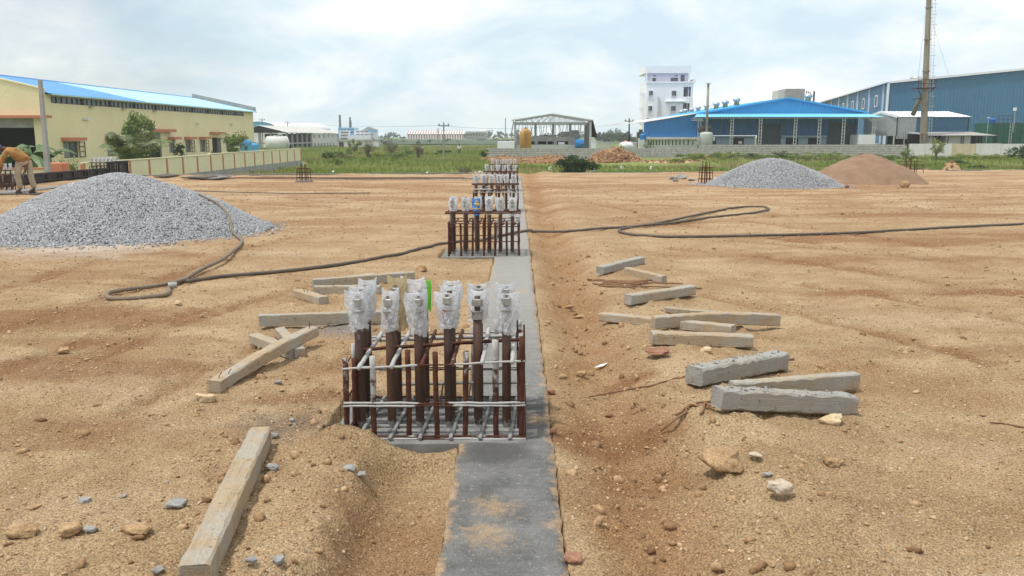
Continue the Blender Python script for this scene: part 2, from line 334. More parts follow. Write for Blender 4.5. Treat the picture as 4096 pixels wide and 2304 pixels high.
def M_sand():
    m, t, b = mat_new('site_sand'); pos = nd(t, 'ShaderNodeNewGeometry').outputs['Position']
    sx = nd(t, 'ShaderNodeSeparateXYZ', {0: pos})
    far = nd(t, 'ShaderNodeMapRange', {0: sx.outputs[1], 1: 7.0, 2: 22.0}).outputs[0]
    gold = mix_n(t, ramp_n(t, noise_n(t, pos, 1.3, 6, 0.6, 0.3), [(0.36, 0.0), (0.62, 1.0)]), (0.490, 0.352, 0.208), (0.350, 0.230, 0.124))
    red = mix_n(t, ramp_n(t, noise_n(t, nd(t, 'ShaderNodeMapping', {'Vector': pos, 'Scale': (0.35, 1.0, 1)}).outputs[0], 0.8, 7, 0.65, 0.4), [(0.42, 0.0), (0.57, 1.0)]), (0.450, 0.318, 0.190), (0.320, 0.196, 0.108))
    c = mix_n(t, far, gold, red)
    # damp, freshly dug patches
    damp = ramp_n(t, noise_n(t, pos, 0.55, 5, 0.6, 0.6), [(0.52, 0.0), (0.66, 1.0)])
    c = mix_n(t, nd(t, 'ShaderNodeMath', {0: damp, 1: 0.45}, operation='MULTIPLY').outputs[0], c, (0.33, 0.19, 0.095))
    pale = ramp_n(t, noise_n(t, nd(t, 'ShaderNodeMapping', {'Vector': pos, 'Location': (9, 3, 0), 'Scale': (0.5, 1.2, 1)}).outputs[0], 0.45, 5, 0.6, 0.5), [(0.57, 0.0), (0.70, 1.0)])
    c = mix_n(t, nd(t, 'ShaderNodeMath', {0: pale, 1: 0.5}, operation='MULTIPLY').outputs[0], c, (0.55, 0.42, 0.29))
    tx = nd(t, 'ShaderNodeMath', {0: noise_n(t, pos, 1.6, 5, 0.6), 1: 0.5, 2: sx.outputs[0]}, operation='MULTIPLY_ADD').outputs[0]
    tr1 = nd(t, 'ShaderNodeMapRange', {0: tx, 1: 0.50, 2: 0.72, 3: 0.0, 4: 1.0}).outputs[0]; tr2 = nd(t, 'ShaderNodeMapRange', {0: tx, 1: 0.95, 2: 1.25, 3: 1.0, 4: 0.0}).outputs[0]
    dug = nd(t, 'ShaderNodeMath', {0: nd(t, 'ShaderNodeMath', {0: tr1, 1: tr2}, operation='MULTIPLY').outputs[0], 1: ramp_n(t, noise_n(t, pos, 2.4, 5, 0.65), [(0.30, 0.25), (0.62, 0.85)])}, operation='MULTIPLY').outputs[0]
    c = mix_n(t, dug, c, (0.31, 0.165, 0.075))   # darker brown along the trench
    wet = nd(t, 'ShaderNodeAttribute', attribute_name='wear_tone').outputs['Fac']
    c = mix_n(t, nd(t, 'ShaderNodeMath', {0: wet, 1: 0.85}, operation='MULTIPLY').outputs[0], c, (0.25, 0.130, 0.062))   # damp, churned earth
    stk = ramp_n(t, noise_n(t, nd(t, 'ShaderNodeMapping', {'Vector': pos, 'Scale': (0.22, 1.5, 1)}).outputs[0], 2.1, 9, 0.68, 0.3), [(0.56, 0.0), (0.66, 1.0)])
    c = mix_n(t, nd(t, 'ShaderNodeMath', {0: stk, 1: nd(t, 'ShaderNodeMapRange', {0: sx.outputs[1], 1: 5.0, 2: 11.0, 3: 0.12, 4: 0.62}).outputs[0]}, operation='MULTIPLY').outputs[0], c, (0.30, 0.155, 0.078))   # scuffed streaks of darker soil
    # dust of crushed stone and cement round the heap and the pedestals
    for (cx, cy, r, cc, am) in ((-6.6, 13.0, 1.5, (0.55, 0.47, 0.40), 0.75), (-1.55, 7.4, 0.42, (0.26, 0.23, 0.21), 0.95), (-1.35, 4.75, 0.33, (0.22, 0.165, 0.12), 0.8)):
        dd = nd(t, 'ShaderNodeVectorMath', {0: pos, 1: (cx, cy, 0)}, operation='DISTANCE').outputs['Value']
        jj = nd(t, 'ShaderNodeMath', {0: noise_n(t, pos, 3.5 / r, 5, 0.65), 1: r * 1.6, 2: dd}, operation='MULTIPLY_ADD').outputs[0]
        mk = nd(t, 'ShaderNodeMapRange', {0: jj, 1: r * 1.0, 2: r * 1.9, 3: am, 4: 0.0}).outputs[0]
        c = mix_n(t, mk, c, cc)
    # grains
    g1 = ramp_n(t, noise_n(t, pos, 95, 3, 0.75), [(0.36, 0.42), (0.50, 1.0), (0.63, 1.50)])
    c = mix_n(t, 0.9, c, g1, 'MULTIPLY')
    v = nd(t, 'ShaderNodeTexVoronoi', {'Vector': pos, 'Scale': 46.0}); pk = ramp_n(t, v.outputs['Color'], [(0.80, 0.0), (0.86, 1.0)])
    edge = ramp_n(t, v.outputs['Distance'], [(0.22, 1.0), (0.40, 0.0)])
    c = mix_n(t, nd(t, 'ShaderNodeMath', {0: pk, 1: edge}, operation='MULTIPLY').outputs[0], c, (0.66, 0.52, 0.36))
    t.links.new(c, b.inputs['Base Color']); b.inputs['Roughness'].default_value = 0.95; b.inputs['Specular IOR Level'].default_value = 0.1
    hs = nd(t, 'ShaderNodeMath', {0: noise_n(t, pos, 120, 3, 0.7), 1: 0.35, 2: noise_n(t, pos, 34, 5, 0.7)}, operation='MULTIPLY_ADD').outputs[0]
    bn = nd(t, 'ShaderNodeBump', {'Height': hs, 'Strength': 1.0, 'Distance': 0.03}); t.links.new(bn.outputs[0], b.inputs['Normal'])
    return m
SAND = M_sand()
def grid_mesh(name, X, Y, Z, mat):
    ny, nx = X.shape; v = np.stack([X, Y, Z], -1).reshape(-1, 3).astype(np.float32)
    i = np.arange(ny - 1)[:, None] * nx + np.arange(nx - 1)[None]
    f = np.stack([i, i + 1, i + nx + 1, i + nx], -1).reshape(-1, 4)
    me = bpy.data.meshes.new(name); me.vertices.add(len(v)); me.vertices.foreach_set('co', v.ravel())
    me.loops.add(f.size); me.loops.foreach_set('vertex_index', f.ravel().astype(np.int32))
    me.polygons.add(len(f)); me.polygons.foreach_set('loop_start', (np.arange(len(f)) * 4).astype(np.int32))
    me.update(calc_edges=True)
    return link(name, me, mat, None, Vector((0, 0, 0)), True)
ROWS, COLS = 640, 940
yy = 0.6 * np.exp(np.linspace(0, math.log(50.0 / 0.6), ROWS)); ss = np.linspace(-0.76, 0.80, COLS)
X = ss[None] * (yy[:, None] + 2.2); Y = np.repeat(yy[:, None], COLS, 1)
Z, WET = site_full(X, Y)
site = tag(grid_mesh('sandy_ground', X, Y, Z, SAND), kind='structure')
site.data.attributes.new('wear_tone', 'FLOAT', 'POINT').data.foreach_set('value', WET.ravel().astype(np.float32))
# plain yard behind and beside the photographer
mb = MB(); mb.add([(-30, -25, -0.03), (30, -25, -0.03), (30, 0.62, -0.03), (-30, 0.62, -0.03)], [(0, 1, 2, 3)])
mb.add([(-30, 0.62, -0.04), (-2.0, 0.62, -0.04), (-20, 24, -0.25), (-30, 24, -0.25)], [(0, 1, 2, 3)])
mb.add([(2.1, 0.62, -0.04), (30, 0.62, -0.04), (30, 34, -0.25)], [(0, 1, 2)])
tag(mb.build('yard_ground', SAND, origin=(0, 0, 0)), kind='structure')

# grass field sheet, reaching past the far trees to the horizon
def M_field():
    m, t, b = mat_new('field_grass'); pos = nd(t, 'ShaderNodeNewGeometry').outputs['Position']
    st = nd(t, 'ShaderNodeMapping', {'Vector': pos, 'Scale': (0.5, 1, 1)}).outputs[0]
    c = mix_n(t, ramp_n(t, noise_n(t, st, 0.09, 7, 0.6, 0.4), [(0.36, 0.0), (0.62, 1.0)]), (0.15, 0.20, 0.052), (0.235, 0.255, 0.085))
    c = mix_n(t, ramp_n(t, noise_n(t, st, 0.05, 6, 0.6, 0.3), [(0.55, 0.0), (0.68, 0.8)]), c, (0.20, 0.165, 0.08))
    c = mix_n(t, 1.0, c, ramp_n(t, noise_n(t, pos, 2.2, 5, 0.75), [(0.28, 0.55), (0.72, 1.35)]), 'MULTIPLY')
    t.links.new(c, b.inputs['Base Color']); b.inputs['Roughness'].default_value = 0.95; b.inputs['Specular IOR Level'].default_value = 0.1
    bn = nd(t, 'ShaderNodeBump', {'Height': noise_n(t, pos, 3.0, 6, 0.7), 'Strength': 0.8, 'Distance': 0.25}); t.links.new(bn.outputs[0], b.inputs['Normal'])
    return m
FIELD = M_field()
def field_h(x, y):
    x = np.asarray(x, float); y = np.asarray(y, float)
    h = FIELD_Z + 0.10 * fbm(x * 0.15, y * 0.15, 3, 200) + 0.0 * x
    # bank carrying the block wall, a little higher than the open field on the right
    h = h + 0.35 * np.clip((x - 4) / 8, 0, 1) * np.clip((y - 84) / 10, 0, 1)
    far = np.clip((y - 130) / 120, 0, 1)
    h = h - 0.35 * far
    pond = np.clip(1 - ((y - 262) / 16) ** 2, 0, 1) * np.clip((x + 75) / 12, 0, 1); h = h - 1.2 * pond
    return h
yy = np.concatenate([np.linspace(-60, 30, 6)[:-1], 30 * np.exp(np.linspace(0, math.log(1250 / 30.0), 150))]); ss = np.linspace(-1.0, 1.0, 160)
X = ss[None] * (np.maximum(yy, 30)[:, None] * 0.9 + 40); Y = np.repeat(yy[:, None], len(ss), 1); Z = field_h(X, Y)
Z = np.where(Y < 34, FIELD_Z - 0.2, Z)
tag(grid_mesh('grass_field', X, Y, Z, FIELD), kind='structure')
def fh(x, y): return float(field_h(np.array([x]), np.array([y]))[0])

WATER = M('pond_water', (0.10, 0.12, 0.13), (0.12, 0.14, 0.15), rough=0.12, spec=0.6, bump=0.02, bscale=0.6)
mb = MB(); mb.add([(-75, 247, -1.72), (120, 247, -1.72), (120, 277, -1.72), (-75, 277, -1.72)], [(0, 1, 2, 3)])
tag(mb.build('pond_water', WATER), kind='structure')
PATH = M('dirt_path', (0.42, 0.31, 0.18), (0.33, 0.25, 0.14), scale=0.8, bump=0.05, bscale=3)
mb = MB(); xs = np.linspace(-30, -4, 30)
for a, b_ in zip(xs[:-1], xs[1:]):
    ya, yb = 140 + 2 * math.sin(a * .2), 140 + 2 * math.sin(b_ * .2)
    mb.add([(a, ya - 1.4, fh(a, ya) + .12), (b_, yb - 1.4, fh(b_, yb) + .12), (b_, yb + 1.4, fh(b_, yb) + .14), (a, ya + 1.4, fh(a, ya) + .14)], [(0, 1, 2, 3)])
tag(mb.build('dirt_path', PATH), kind='structure')
# dark scrub slope on the far bank
SCRUB = M('far_bank', (0.045, 0.070, 0.035), (0.065, 0.090, 0.045), scale=0.06, fine=0.3, fscale=0.5, bump=0.6, bscale=0.4)
X = np.linspace(-420, 420, 90)[None].repeat(12, 0); Y = np.linspace(285, 600, 12)[:, None].repeat(90, 1)
tag(grid_mesh('far_bank', X, Y, -1.62 + 0.35 * np.clip((Y - 285) / 60, 0, 1) + 1.2 * fbm(X * 0.03, Y * 0.03, 3, 230).clip(0, 1), SCRUB), kind='structure')

# loose grit, clods and pebbles on the sand: nobody could count them
PEB = M_attr('pebble_stone', [(0.0, (0.22, 0.13, 0.07)), (0.35, (0.37, 0.24, 0.135)), (0.75, (0.46, 0.32, 0.19)), (0.93, (0.52, 0.41, 0.29)), (1.0, (0.34, 0.33, 0.33))], rough=0.95, fine=0.35, fscale=70)
def rnd_ground(n, y0, y1, pw=1.0):
    out = []
    while len(out) < n:
        k = n * 2; y = y0 * (y1 / y0) ** (RNG.random(k) ** pw); x = RNG.uniform(-0.66, 0.66, k) * (y + 0.6)
        ok = ~((x > -0.40) & (x < 0.26)); ok &= (y < edge_y(x) - 0.6)
        for c in CAGES: ok &= ~((x > -1.12) & (x < 0.15) & (y > c - 0.12) & (y < c + 0.9))
        out += list(zip(x[ok], y[ok]))
    return np.array(out[:n])
n = 16000; p = rnd_ground(n, 2.6, 30); sz = 0.0026 + 0.008 * RNG.random(n) ** 11 + 0.0006 * p[:, 1]
tag(scatter('pebbles', ICO_V, ICO_F, np.column_stack([p, site_h(p[:, 0], p[:, 1]) + sz * 0.25]), np.column_stack([sz * 1.3, sz, sz * 0.75]), eul(n) * np.array([.1, .1, 1]), PEB, wear_tone=np.clip(RNG.normal(0.5, 0.2, n), 0, 1), smooth=False), 'loose grit and pebbles strewn over the sandy yard', 'pebbles', kind='stuff')
n = 650; p = rnd_ground(n, 2.8, 36); sz = 0.009 + 0.026 * RNG.random(n) ** 5 + 0.0005 * p[:, 1]
CLOD = M_attr('earth_clod', [(0.0, (0.20, 0.115, 0.06)), (0.6, (0.345, 0.22, 0.12)), (1.0, (0.45, 0.31, 0.18))], rough=1, fine=0.5, fscale=45)
tag(scatter('earth_clods', ICO_V, ICO_F, np.column_stack([p, site_h(p[:, 0], p[:, 1]) + sz * 0.12]), np.column_stack([sz * 1.4, sz, sz * 0.6]), eul(n) * np.array([.08, .08, 1]), CLOD, smooth=False), 'crumbled earth clods lying about the sandy yard', 'clods', kind='stuff')

n = 520; yb = 3.0 * 4.0 ** RNG.random(n); xb = np.where(RNG.random(n) < .72, .62 + .32 * RNG.normal(size=n), -1.0 + .22 * RNG.normal(size=n)); ok = (xb > .27) | ((xb < -.75) & (yb < 4.5)) | (xb < -1.15); xb, yb = xb[ok], yb[ok]; n = len(xb); sz = 0.007 + 0.026 * RNG.random(n) ** 4
tag(scatter('trench_clods', ICO_V, ICO_F, np.column_stack([xb, yb, site_h(xb, yb) + sz * .25]), np.column_stack([sz * 1.4, sz, sz * 0.75]), eul(n), CLOD, wear_tone=np.clip(RNG.normal(.4, .25, n), 0, 1)), 'broken earth clods along the trench banks beside the beam', 'clods', kind='stuff')
# ------------------------------------------------------------------ grade beam and pedestals
CONC = M('grey_concrete', (0.155, 0.152, 0.145), (0.235, 0.228, 0.215), scale=6, rough=0.95, fine=0.22, fscale=120, bump=0.004, bscale=90, spots=[((0.50, 0.49, 0.47), 38, 0.66), ((0.17, 0.17, 0.168), 3.2, 0.60)])
def M_beam():
    m, t, b = mat_new('beam_concrete'); pos = nd(t, 'ShaderNodeNewGeometry').outputs['Position']
    sx = nd(t, 'ShaderNodeSeparateXYZ', {0: pos})
    c = mix_n(t, ramp_n(t, noise_n(t, pos, 4.5, 7, 0.65, 0.3), [(0.36, 0.0), (0.64, 1.0)]), (0.105, 0.103, 0.098), (0.180, 0.176, 0.167))
    dry = nd(t, 'ShaderNodeMapRange', {0: sx.outputs[1], 1: 4.2, 2: 9.0}).outputs[0]
    c = mix_n(t, nd(t, 'ShaderNodeMath', {0: dry, 1: 0.75}, operation='MULTIPLY').outputs[0], c, (0.315, 0.302, 0.276))
    c = mix_n(t, ramp_n(t, noise_n(t, pos, 30, 6, 0.7), [(0.58, 0.0), (0.68, 0.7)]), c, (0.36, 0.35, 0.335))
    # damp stain beside the first pedestal, sand trodden on
    for (p_, r, cc, am) in (((-0.10, 4.42, 0), 0.20, (0.085, 0.083, 0.079), 0.85), ((0.10, 5.0, 0), 0.36, (0.095, 0.092, 0.088), 0.75)):
        d = nd(t, 'ShaderNodeVectorMath', {0: pos, 1: p_}, operation='DISTANCE').outputs['Value']
        j = nd(t, 'ShaderNodeMath', {0: noise_n(t, pos, 7, 5, 0.65), 1: r * 0.9, 2: d}, operation='MULTIPLY_ADD').outputs[0]
        c = mix_n(t, nd(t, 'ShaderNodeMapRange', {0: j, 1: r, 2: r * 1.6, 3: am, 4: 0.0}).outputs[0], c, cc)
    for (p_, r) in (((-0.10, 3.70, 0), 0.13), ((-0.13, 3.42, 0), 0.15), ((0.16, 3.52, 0), 0.05), ((0.13, 4.95, 0), 0.11), ((0.0, 9.2, 0), 0.16)):
        d = nd(t, 'ShaderNodeVectorMath', {0: pos, 1: p_}, operation='DISTANCE').outputs['Value']
        j = nd(t, 'ShaderNodeMath', {0: noise_n(t, pos, 11, 7, 0.8, 0.6), 1: r * 4.5, 2: d}, operation='MULTIPLY_ADD').outputs[0]
        k = nd(t, 'ShaderNodeMapRange', {0: j, 1: r * 2.3, 2: r * 3.3, 3: 0.6, 4: 0.0}).outputs[0]
        c = mix_n(t, k, c, (0.42, 0.285, 0.165))
    ex = nd(t, 'ShaderNodeMath', {0: nd(t, 'ShaderNodeMath', {0: sx.outputs[0], 1: 0.055}, operation='ADD').outputs[0]}, operation='ABSOLUTE').outputs[0]
    ej = nd(t, 'ShaderNodeMath', {0: noise_n(t, pos, 5.5, 7, 0.72), 1: 0.22, 2: ex}, operation='MULTIPLY_ADD').outputs[0]
    c = mix_n(t, nd(t, 'ShaderNodeMapRange', {0: ej, 1: 0.335, 2: 0.375, 3: 0.0, 4: 0.85}).outputs[0], c, (0.42, 0.285, 0.165))   # sand spilled over the edges
    tw = noise_n(t, nd(t, 'ShaderNodeMapping', {'Vector': pos, 'Scale': (1.5, 26, 1)}).outputs[0], 1.0, 5, 0.6)
    c = mix_n(t, 1.0, c, ramp_n(t, tw, [(0.3, 0.93), (0.7, 1.07)]), 'MULTIPLY')                                                   # trowel marks across
    c = mix_n(t, 1.0, c, ramp_n(t, noise_n(t, pos, 130, 3, 0.7), [(0.28, 0.58), (0.72, 1.42)]), 'MULTIPLY')
    t.links.new(c, b.inputs['Base Color']); b.inputs['Roughness'].default_value = 0.9; b.inputs['Specular IOR Level'].default_value = 0.25
    hs = nd(t, 'ShaderNodeMath', {0: noise_n(t, pos, 110, 4, 0.7), 1: 0.5, 2: noise_n(t, pos, 18, 4, 0.6)}, operation='MULTIPLY_ADD').outputs[0]
    t.links.new(nd(t, 'ShaderNodeBump', {'Height': hs, 'Strength': 0.9, 'Distance': 0.014}).outputs[0], b.inputs['Normal'])
    return m
BEAM = M_beam()
mb = MB(); ys = np.concatenate([np.arange(0.5, 8, 0.04), np.arange(8, 36.3, 0.15)]); nx = 13
le = -0.315 + 0.016 * fbm(ys * 3, ys * 0, 4, 301) + .012 * vnoise(ys * 21, ys * 0, 305); re = 0.205 + 0.014 * fbm(ys * 3, ys * 0 + 5, 4, 302) + .014 * vnoise(ys * 19, ys * 0 + 3, 306)
prev = None
for i, y in enumerate(ys):
    row = [(le[i] - 0.015, y, -0.35)] + [(le[i] + (re[i] - le[i]) * k / (nx - 1), y, 0.006 * float(fbm(np.array([k * 0.7]), np.array([y * 5]), 3, 303)[0]) - (0.008 if k in (0, nx - 1) else 0)) for k in range(nx)] + [(re[i] + 0.015, y, -0.35)]
    b0 = len(mb.v); mb.v += row; mb.w += [0.0] * len(row)
    if prev is not None: mb.f += [(prev + k, prev + k + 1, b0 + k + 1, b0 + k) for k in range(len(row) - 1)]
    prev = b0
tag(mb.build('grade_beam', BEAM, smooth=True), 'long grey concrete ground beam running away between the sand banks', 'concrete beam')

RUST = M('rusty_steel', (0.048, 0.017, 0.012), (0.105, 0.037, 0.021), scale=14, rough=0.85, fine=0.3, fscale=90, bump=0.002, bscale=160, wear_tone=((0.40, 0.395, 0.38), 30))
PIPE = M('brown_sleeve_steel', (0.042, 0.021, 0.015), (0.092, 0.046, 0.027), scale=7, rough=0.6, fine=0.2, fscale=60, spec=0.4, bump=0.001, bscale=90, stretch=(1, 1, 0.25), wear_tone=((0.36, 0.34, 0.31), 45))
CEM = M('cement_coated_steel', (0.33, 0.325, 0.31), (0.20, 0.197, 0.19), scale=30, rough=0.95, fine=0.25, fscale=150, bump=0.006, bscale=120, spots=((0.12, 0.055, 0.035), 22, 0.66))
NUT = M('galvanised_nut', (0.40, 0.40, 0.375), (0.26, 0.255, 0.235), scale=25, rough=0.45, metallic=0.4, fine=0.15, spec=0.5)
THREAD = M('oiled_thread', (0.05, 0.035, 0.03), (0.09, 0.05, 0.04), scale=30, rough=0.5, bump=0.002, bscale=200)
def M_bag(name, tint, alpha):
    m, t, b = mat_new(name); out = [n for n in t.nodes if n.type == 'OUTPUT_MATERIAL'][0]
    pos = nd(t, 'ShaderNodeNewGeometry').outputs['Position']
    b.inputs['Base Color'].default_value = (*tint, 1); b.inputs['Roughness'].default_value = 0.16; b.inputs['Specular IOR Level'].default_value = 0.8
    bn = nd(t, 'ShaderNodeBump', {'Height': noise_n(t, pos, 55, 4, 0.6, 1.5), 'Strength': 0.7, 'Distance': 0.012}); t.links.new(bn.outputs[0], b.inputs['Normal'])
    tl = nd(t, 'ShaderNodeBsdfTranslucent', {'Color': (*tint, 1)}); m1 = nd(t, 'ShaderNodeMixShader', {0: 0.35, 1: b.outputs[0], 2: tl.outputs[0]})
    tr = nd(t, 'ShaderNodeBsdfTransparent', {'Color': (0.93, 0.93, 0.94, 1)})
    f = ramp_n(t, noise_n(t, pos, 24, 4, 0.6), [(0.3, max(0, 1 - alpha - 0.16)), (0.7, 1 - alpha + 0.16)])
    m2 = nd(t, 'ShaderNodeMixShader', {0: f, 1: m1.outputs[0], 2: tr.outputs[0]}); t.links.new(m2.outputs[0], out.inputs[0])
    return m
BAG = M_bag('clear_plastic_film', (0.82, 0.83, 0.85), 0.60)
BAG_TAN = M_bag('stained_plastic_film', (0.62, 0.50, 0.28), 0.72)
BAG_GREEN = M_bag('green_plastic_film', (0.16, 0.66, 0.03), 0.95)
BAG_BLUE = M('blue_printed_film', (0.03, 0.12, 0.50), (0.02, 0.30, 0.72), scale=18, rough=0.3, spec=0.5, spots=[((0.75, 0.80, 0.85), 16, 0.60), ((0.62, 0.55, 0.08), 21, 0.64)])

def bag_mesh(c, z0, z1, r, seed, wide=1.35, ears=1.0, lean=(0, 0), n=34, m=22):
    """thin film sack pulled over a bolt: gathered hem, flattened top with two pointed corners, creased all over"""
    mb = MB(); rg = random.Random(seed); ph = rg.uniform(-0.5, 0.5); L = z1 - z0
    k1, k2, k3 = rg.uniform(0, 9), rg.uniform(0, 9), rg.uniform(0, 9)
    for i in range(m + 1):
        t = i / m
        for j in range(n):
            a = 2 * math.pi * j / n
            cx, cy = math.cos(a), math.sin(a)
            fl = t ** 1.6                                        # flatten towards the sealed top
            rx = r * (1.0 + (wide - 1.0) * min(1, t * 1.4)) * (1.12 if t < 0.12 else 1)
            ry = r * (1.0 - 0.82 * fl) * (1.08 if t < 0.12 else 1)
            crease = 0.10 * math.sin(3 * a + k1 + 5 * t) + 0.06 * math.sin(7 * a + k2 - 9 * t) + 0.05 * math.sin(5 * a + 14 * t + k3) + rg.uniform(-0.03, 0.03)
            rd_ = abs(math.sin(4 * a + 8 * t + k1 * 1.7)) + .7 * abs(math.sin(9 * a - 13 * t + k3)) + .5 * abs(math.sin(2 * a + 21 * t + k2))
            crease += .13 * (rd_ - 1.2)
            rx *= 1 + crease * (1 - 0.4 * fl); ry *= 1 + crease
            x, y = rx * cx, ry * cy
            z = z0 + L * t + (ears * 0.016 * (abs(cx) ** 3) * (1.3 if cx > 0 else 0.8) * t ** 3) + rg.uniform(-0.004, 0.004)
            if i == 0: z += 0.012 * math.sin(2 * a + k2) + rg.uniform(-0.006, 0.006)
            xr = x * math.cos(ph) - y * math.sin(ph); yr = x * math.sin(ph) + y * math.cos(ph)
            mb.v.append((c[0] + xr + lean[0] * t * L, c[1] + yr + lean[1] * t * L, z)); mb.w.append(0.0)
    mb.f += [(i * n + j, i * n + (j + 1) % n, (i + 1) * n + (j + 1) % n, (i + 1) * n + j) for i in range(m) for j in range(n)]
    b0 = m * n; mb.f += [(b0 + j, b0 + (j + 1) % n, b0 + (n - j - 2) % n, b0 + (n - j - 1) % n) for j in range(n // 2 - 1)]
    return mb

ORD = ['first', 'second', 'third', 'fourth', 'fifth', 'sixth']
COLX = [-0.915, -0.735, -0.568, -0.395, -0.227, -0.060]
def rebar(mb, a, b, r, rg, w0=0.0, w1=0.0, seg=None, n=7):
    a = Vector(a); b = Vector(b); L = (b - a).length; k = seg or max(2, int(L / 0.06))
    pts = [a.lerp(b, i / k) + Vector((rg.uniform(-1, 1), rg.uniform(-1, 1), rg.uniform(-1, 1))) * 0.0022 for i in range(k + 1)]
    ws = [w0 + (w1 - w0) * (i / k) for i in range(k + 1)]
    rr = [r * (1 + (0.22 * w + rg.uniform(-.05, .1) * (0.3 + w))) for w in ws]
    mb.tube(pts, rr, n, ws)
def pedestal(y0, idx, label, where, x_off=0.0, rows=((0.20, None), (0.50, None)), top=0.66, fine=True, dep=0.68, zoff=0.0, splash=0.6, ties=None, cap_bars=False, bags=True):
    rg = random.Random(100 + idx); X0, X1 = -0.955 + x_off, 0.035 + x_off
    T = thing('column_pedestal', label, 'pedestal', ((X0 + X1) / 2, y0 + dep / 2, zoff), 'pedestals with anchor bolts')
    mb = MB(); mb.hexa([(X0 - .13, y0 - .07, -.34 + zoff), (X1 + .03, y0 - .07, -.34 + zoff), (X1 + .03, y0 + dep + .07, -.34 + zoff), (X0 - .12, y0 + dep + .07, -.34 + zoff),
                        (X0 - .12, y0 - .06, -.002 + zoff), (X1 + .03, y0 - .06, .010 + zoff), (X1 + .03, y0 + dep + .06, .010 + zoff), (X0 - .10, y0 + dep + .06, .002 + zoff)])
    mb.build('concrete_base', CONC, T, bevel=0.012)
    def B(name, a, b, r, mat=RUST, w0=0.0, w1=0.0, seg=None, n=7):
        m_ = MB(); rebar(m_, Vector(a) + Vector((0, 0, zoff)), Vector(b) + Vector((0, 0, zoff)), r, rg, w0, w1, seg, n); return m_.build(name, mat, T, smooth=True)
    # verticals: front, rear, sides
    fx = [0.0, 0.115, 0.27, 0.395, 0.52, 0.655, 0.985] if not fine else [0.0, 0.112, 0.265, 0.388, 0.512, 0.642, 0.755]
    if fine: fx = [(q / 0.755) * (X1 - X0) for q in fx]
    else: fx = [(X1 - X0) * q for q in (0.0, 0.17, 0.34, 0.5, 0.66, 0.83, 1.0)]
    ft = [0.47, 0.485, 0.52, 0.51, 0.515, 0.575, 0.60] if fine else [rg.uniform(0.44, 0.54) for _ in fx]
    fw = [0.55, 0.95, 0.1, 0.0, 0.6, 0.9, 0.3] if fine else [rg.uniform(0, splash) for _ in fx]
    for q, h, w in zip(fx, ft, fw): B('vertical_bar', (X0 + q + rg.uniform(-.006, .006), y0, -0.01), (X0 + q + rg.uniform(-.008, .008), y0 + rg.uniform(-.01, .01), h), 0.0155, w0=0.0, w1=w * .72)
    for q, h, w in zip(fx, [.47, .46, .50, .52, .50, .54, .54], [.2, .4, .85, .2, .9, .95, .5]):
        B('vertical_bar', (X0 + q + rg.uniform(-.02, .02), y0 + dep, -0.01), (X0 + q + rg.uniform(-.02, .02), y0 + dep, h if fine else rg.uniform(.46, .56)), 0.0125, w0=w * splash, w1=w)
    for xx in (X0, X1):
        for q in (0.30, 0.62):
            h = 0.49 if fine else rg.uniform(.46, .60)
            B('vertical_bar', (xx, y0 + dep * q, -0.01), (xx + rg.uniform(-.01, .01), y0 + dep * q, h + rg.uniform(-.02, .05)), 0.0125, w1=0.7)
    if fine:
        B('vertical_bar', (X1 - .015, y0 + .42, 0), (X1 - .03, y0 + .42, .66), 0.006); B('vertical_bar', (X1 + .012, y0 + .30, 0), (X1 + .012, y0 + .30, .60), 0.006)
        B('vertical_bar', (-0.435, y0 + dep, 0), (-0.445, y0 + dep, .60), 0.011)
        for q, h in ((.16, .47), (.50, .52), (.58, .50)): B('vertical_bar', (X1 - .012, y0 + q, 0), (X1 - .018, y0 + q, h), 0.016); B('vertical_bar', (X0 + .012, y0 + q, 0), (X0 + .018, y0 + q, h - .04), 0.0145)
    # closed ties
    def tie(z, r, tilt=0.0, wl=0.0, wm=0.0, wr=0.0, g=0.014):
        m_ = MB(); zl, zr = z + zoff, z + tilt + zoff; y1_ = y0 + dep + g
        k = 16
        for s_, yq in ((0, y0 - g), (1, y1_)):
            pts = []; ws = []
            for i in range(k + 1):
                t = i / k; pts.append((X0 - g + (X1 - X0 + 2 * g) * t, yq + rg.uniform(-.003, .003), zl + (zr - zl) * t + rg.uniform(-.003, .003) + s_ * 0.01))
                ws.append(max(0, (wl if t < .42 else wm if t < .62 else wr) + rg.uniform(-.15, .1)))
            m_.tube(pts, [r * (1 + .35 * w + rg.uniform(0, .55) * w) for w in ws], 6, ws)
        for xq, zq in ((X0 - g, zl), (X1 + g, zr)): m_.tube([(xq, y0 - g, zq), (xq, y0 + dep * .5, zq + .006), (xq, y1_, zq + .01)], r, 6)
        return m_.build('tie_ring', RUST, T, smooth=True)
    if fine:
        tie(0.415, 0.0044, 0.045, .95, 0, .95); tie(0.215, 0.0044, 0.004, .95, .1, .95); tie(0.200, 0.0044, 0.004, .75, 0, .6, g=.018)
        tie(0.02, 0.005, 0, .3, 0, .3); tie(0.008, 0.005, 0, .7, .3, .7, g=.02)
        B('crown_bar', (X0 - .02, y0 + .33, .435), (X1 + .02, y0 + .33, .505), .0115)
        B('crown_bar', (X0 + .2, y0 + .66, .125), (X1 + .02, y0 + .66, .14), .009, w0=.8, w1=.9); B('crown_bar', (X0 + .05, y0 + .62, .425), (X1 + .02, y0 + .62, .455), .010, w0=.7, w1=.9)
    else:
        for z, wl in (ties or ((0.46, .4), (0.20, .2), (0.43, .1))): tie(z + rg.uniform(-.01, .01), 0.007, rg.uniform(-.01, .01), wl * rg.random() * 1.6, wl * rg.random(), wl * rg.random() * 1.6)
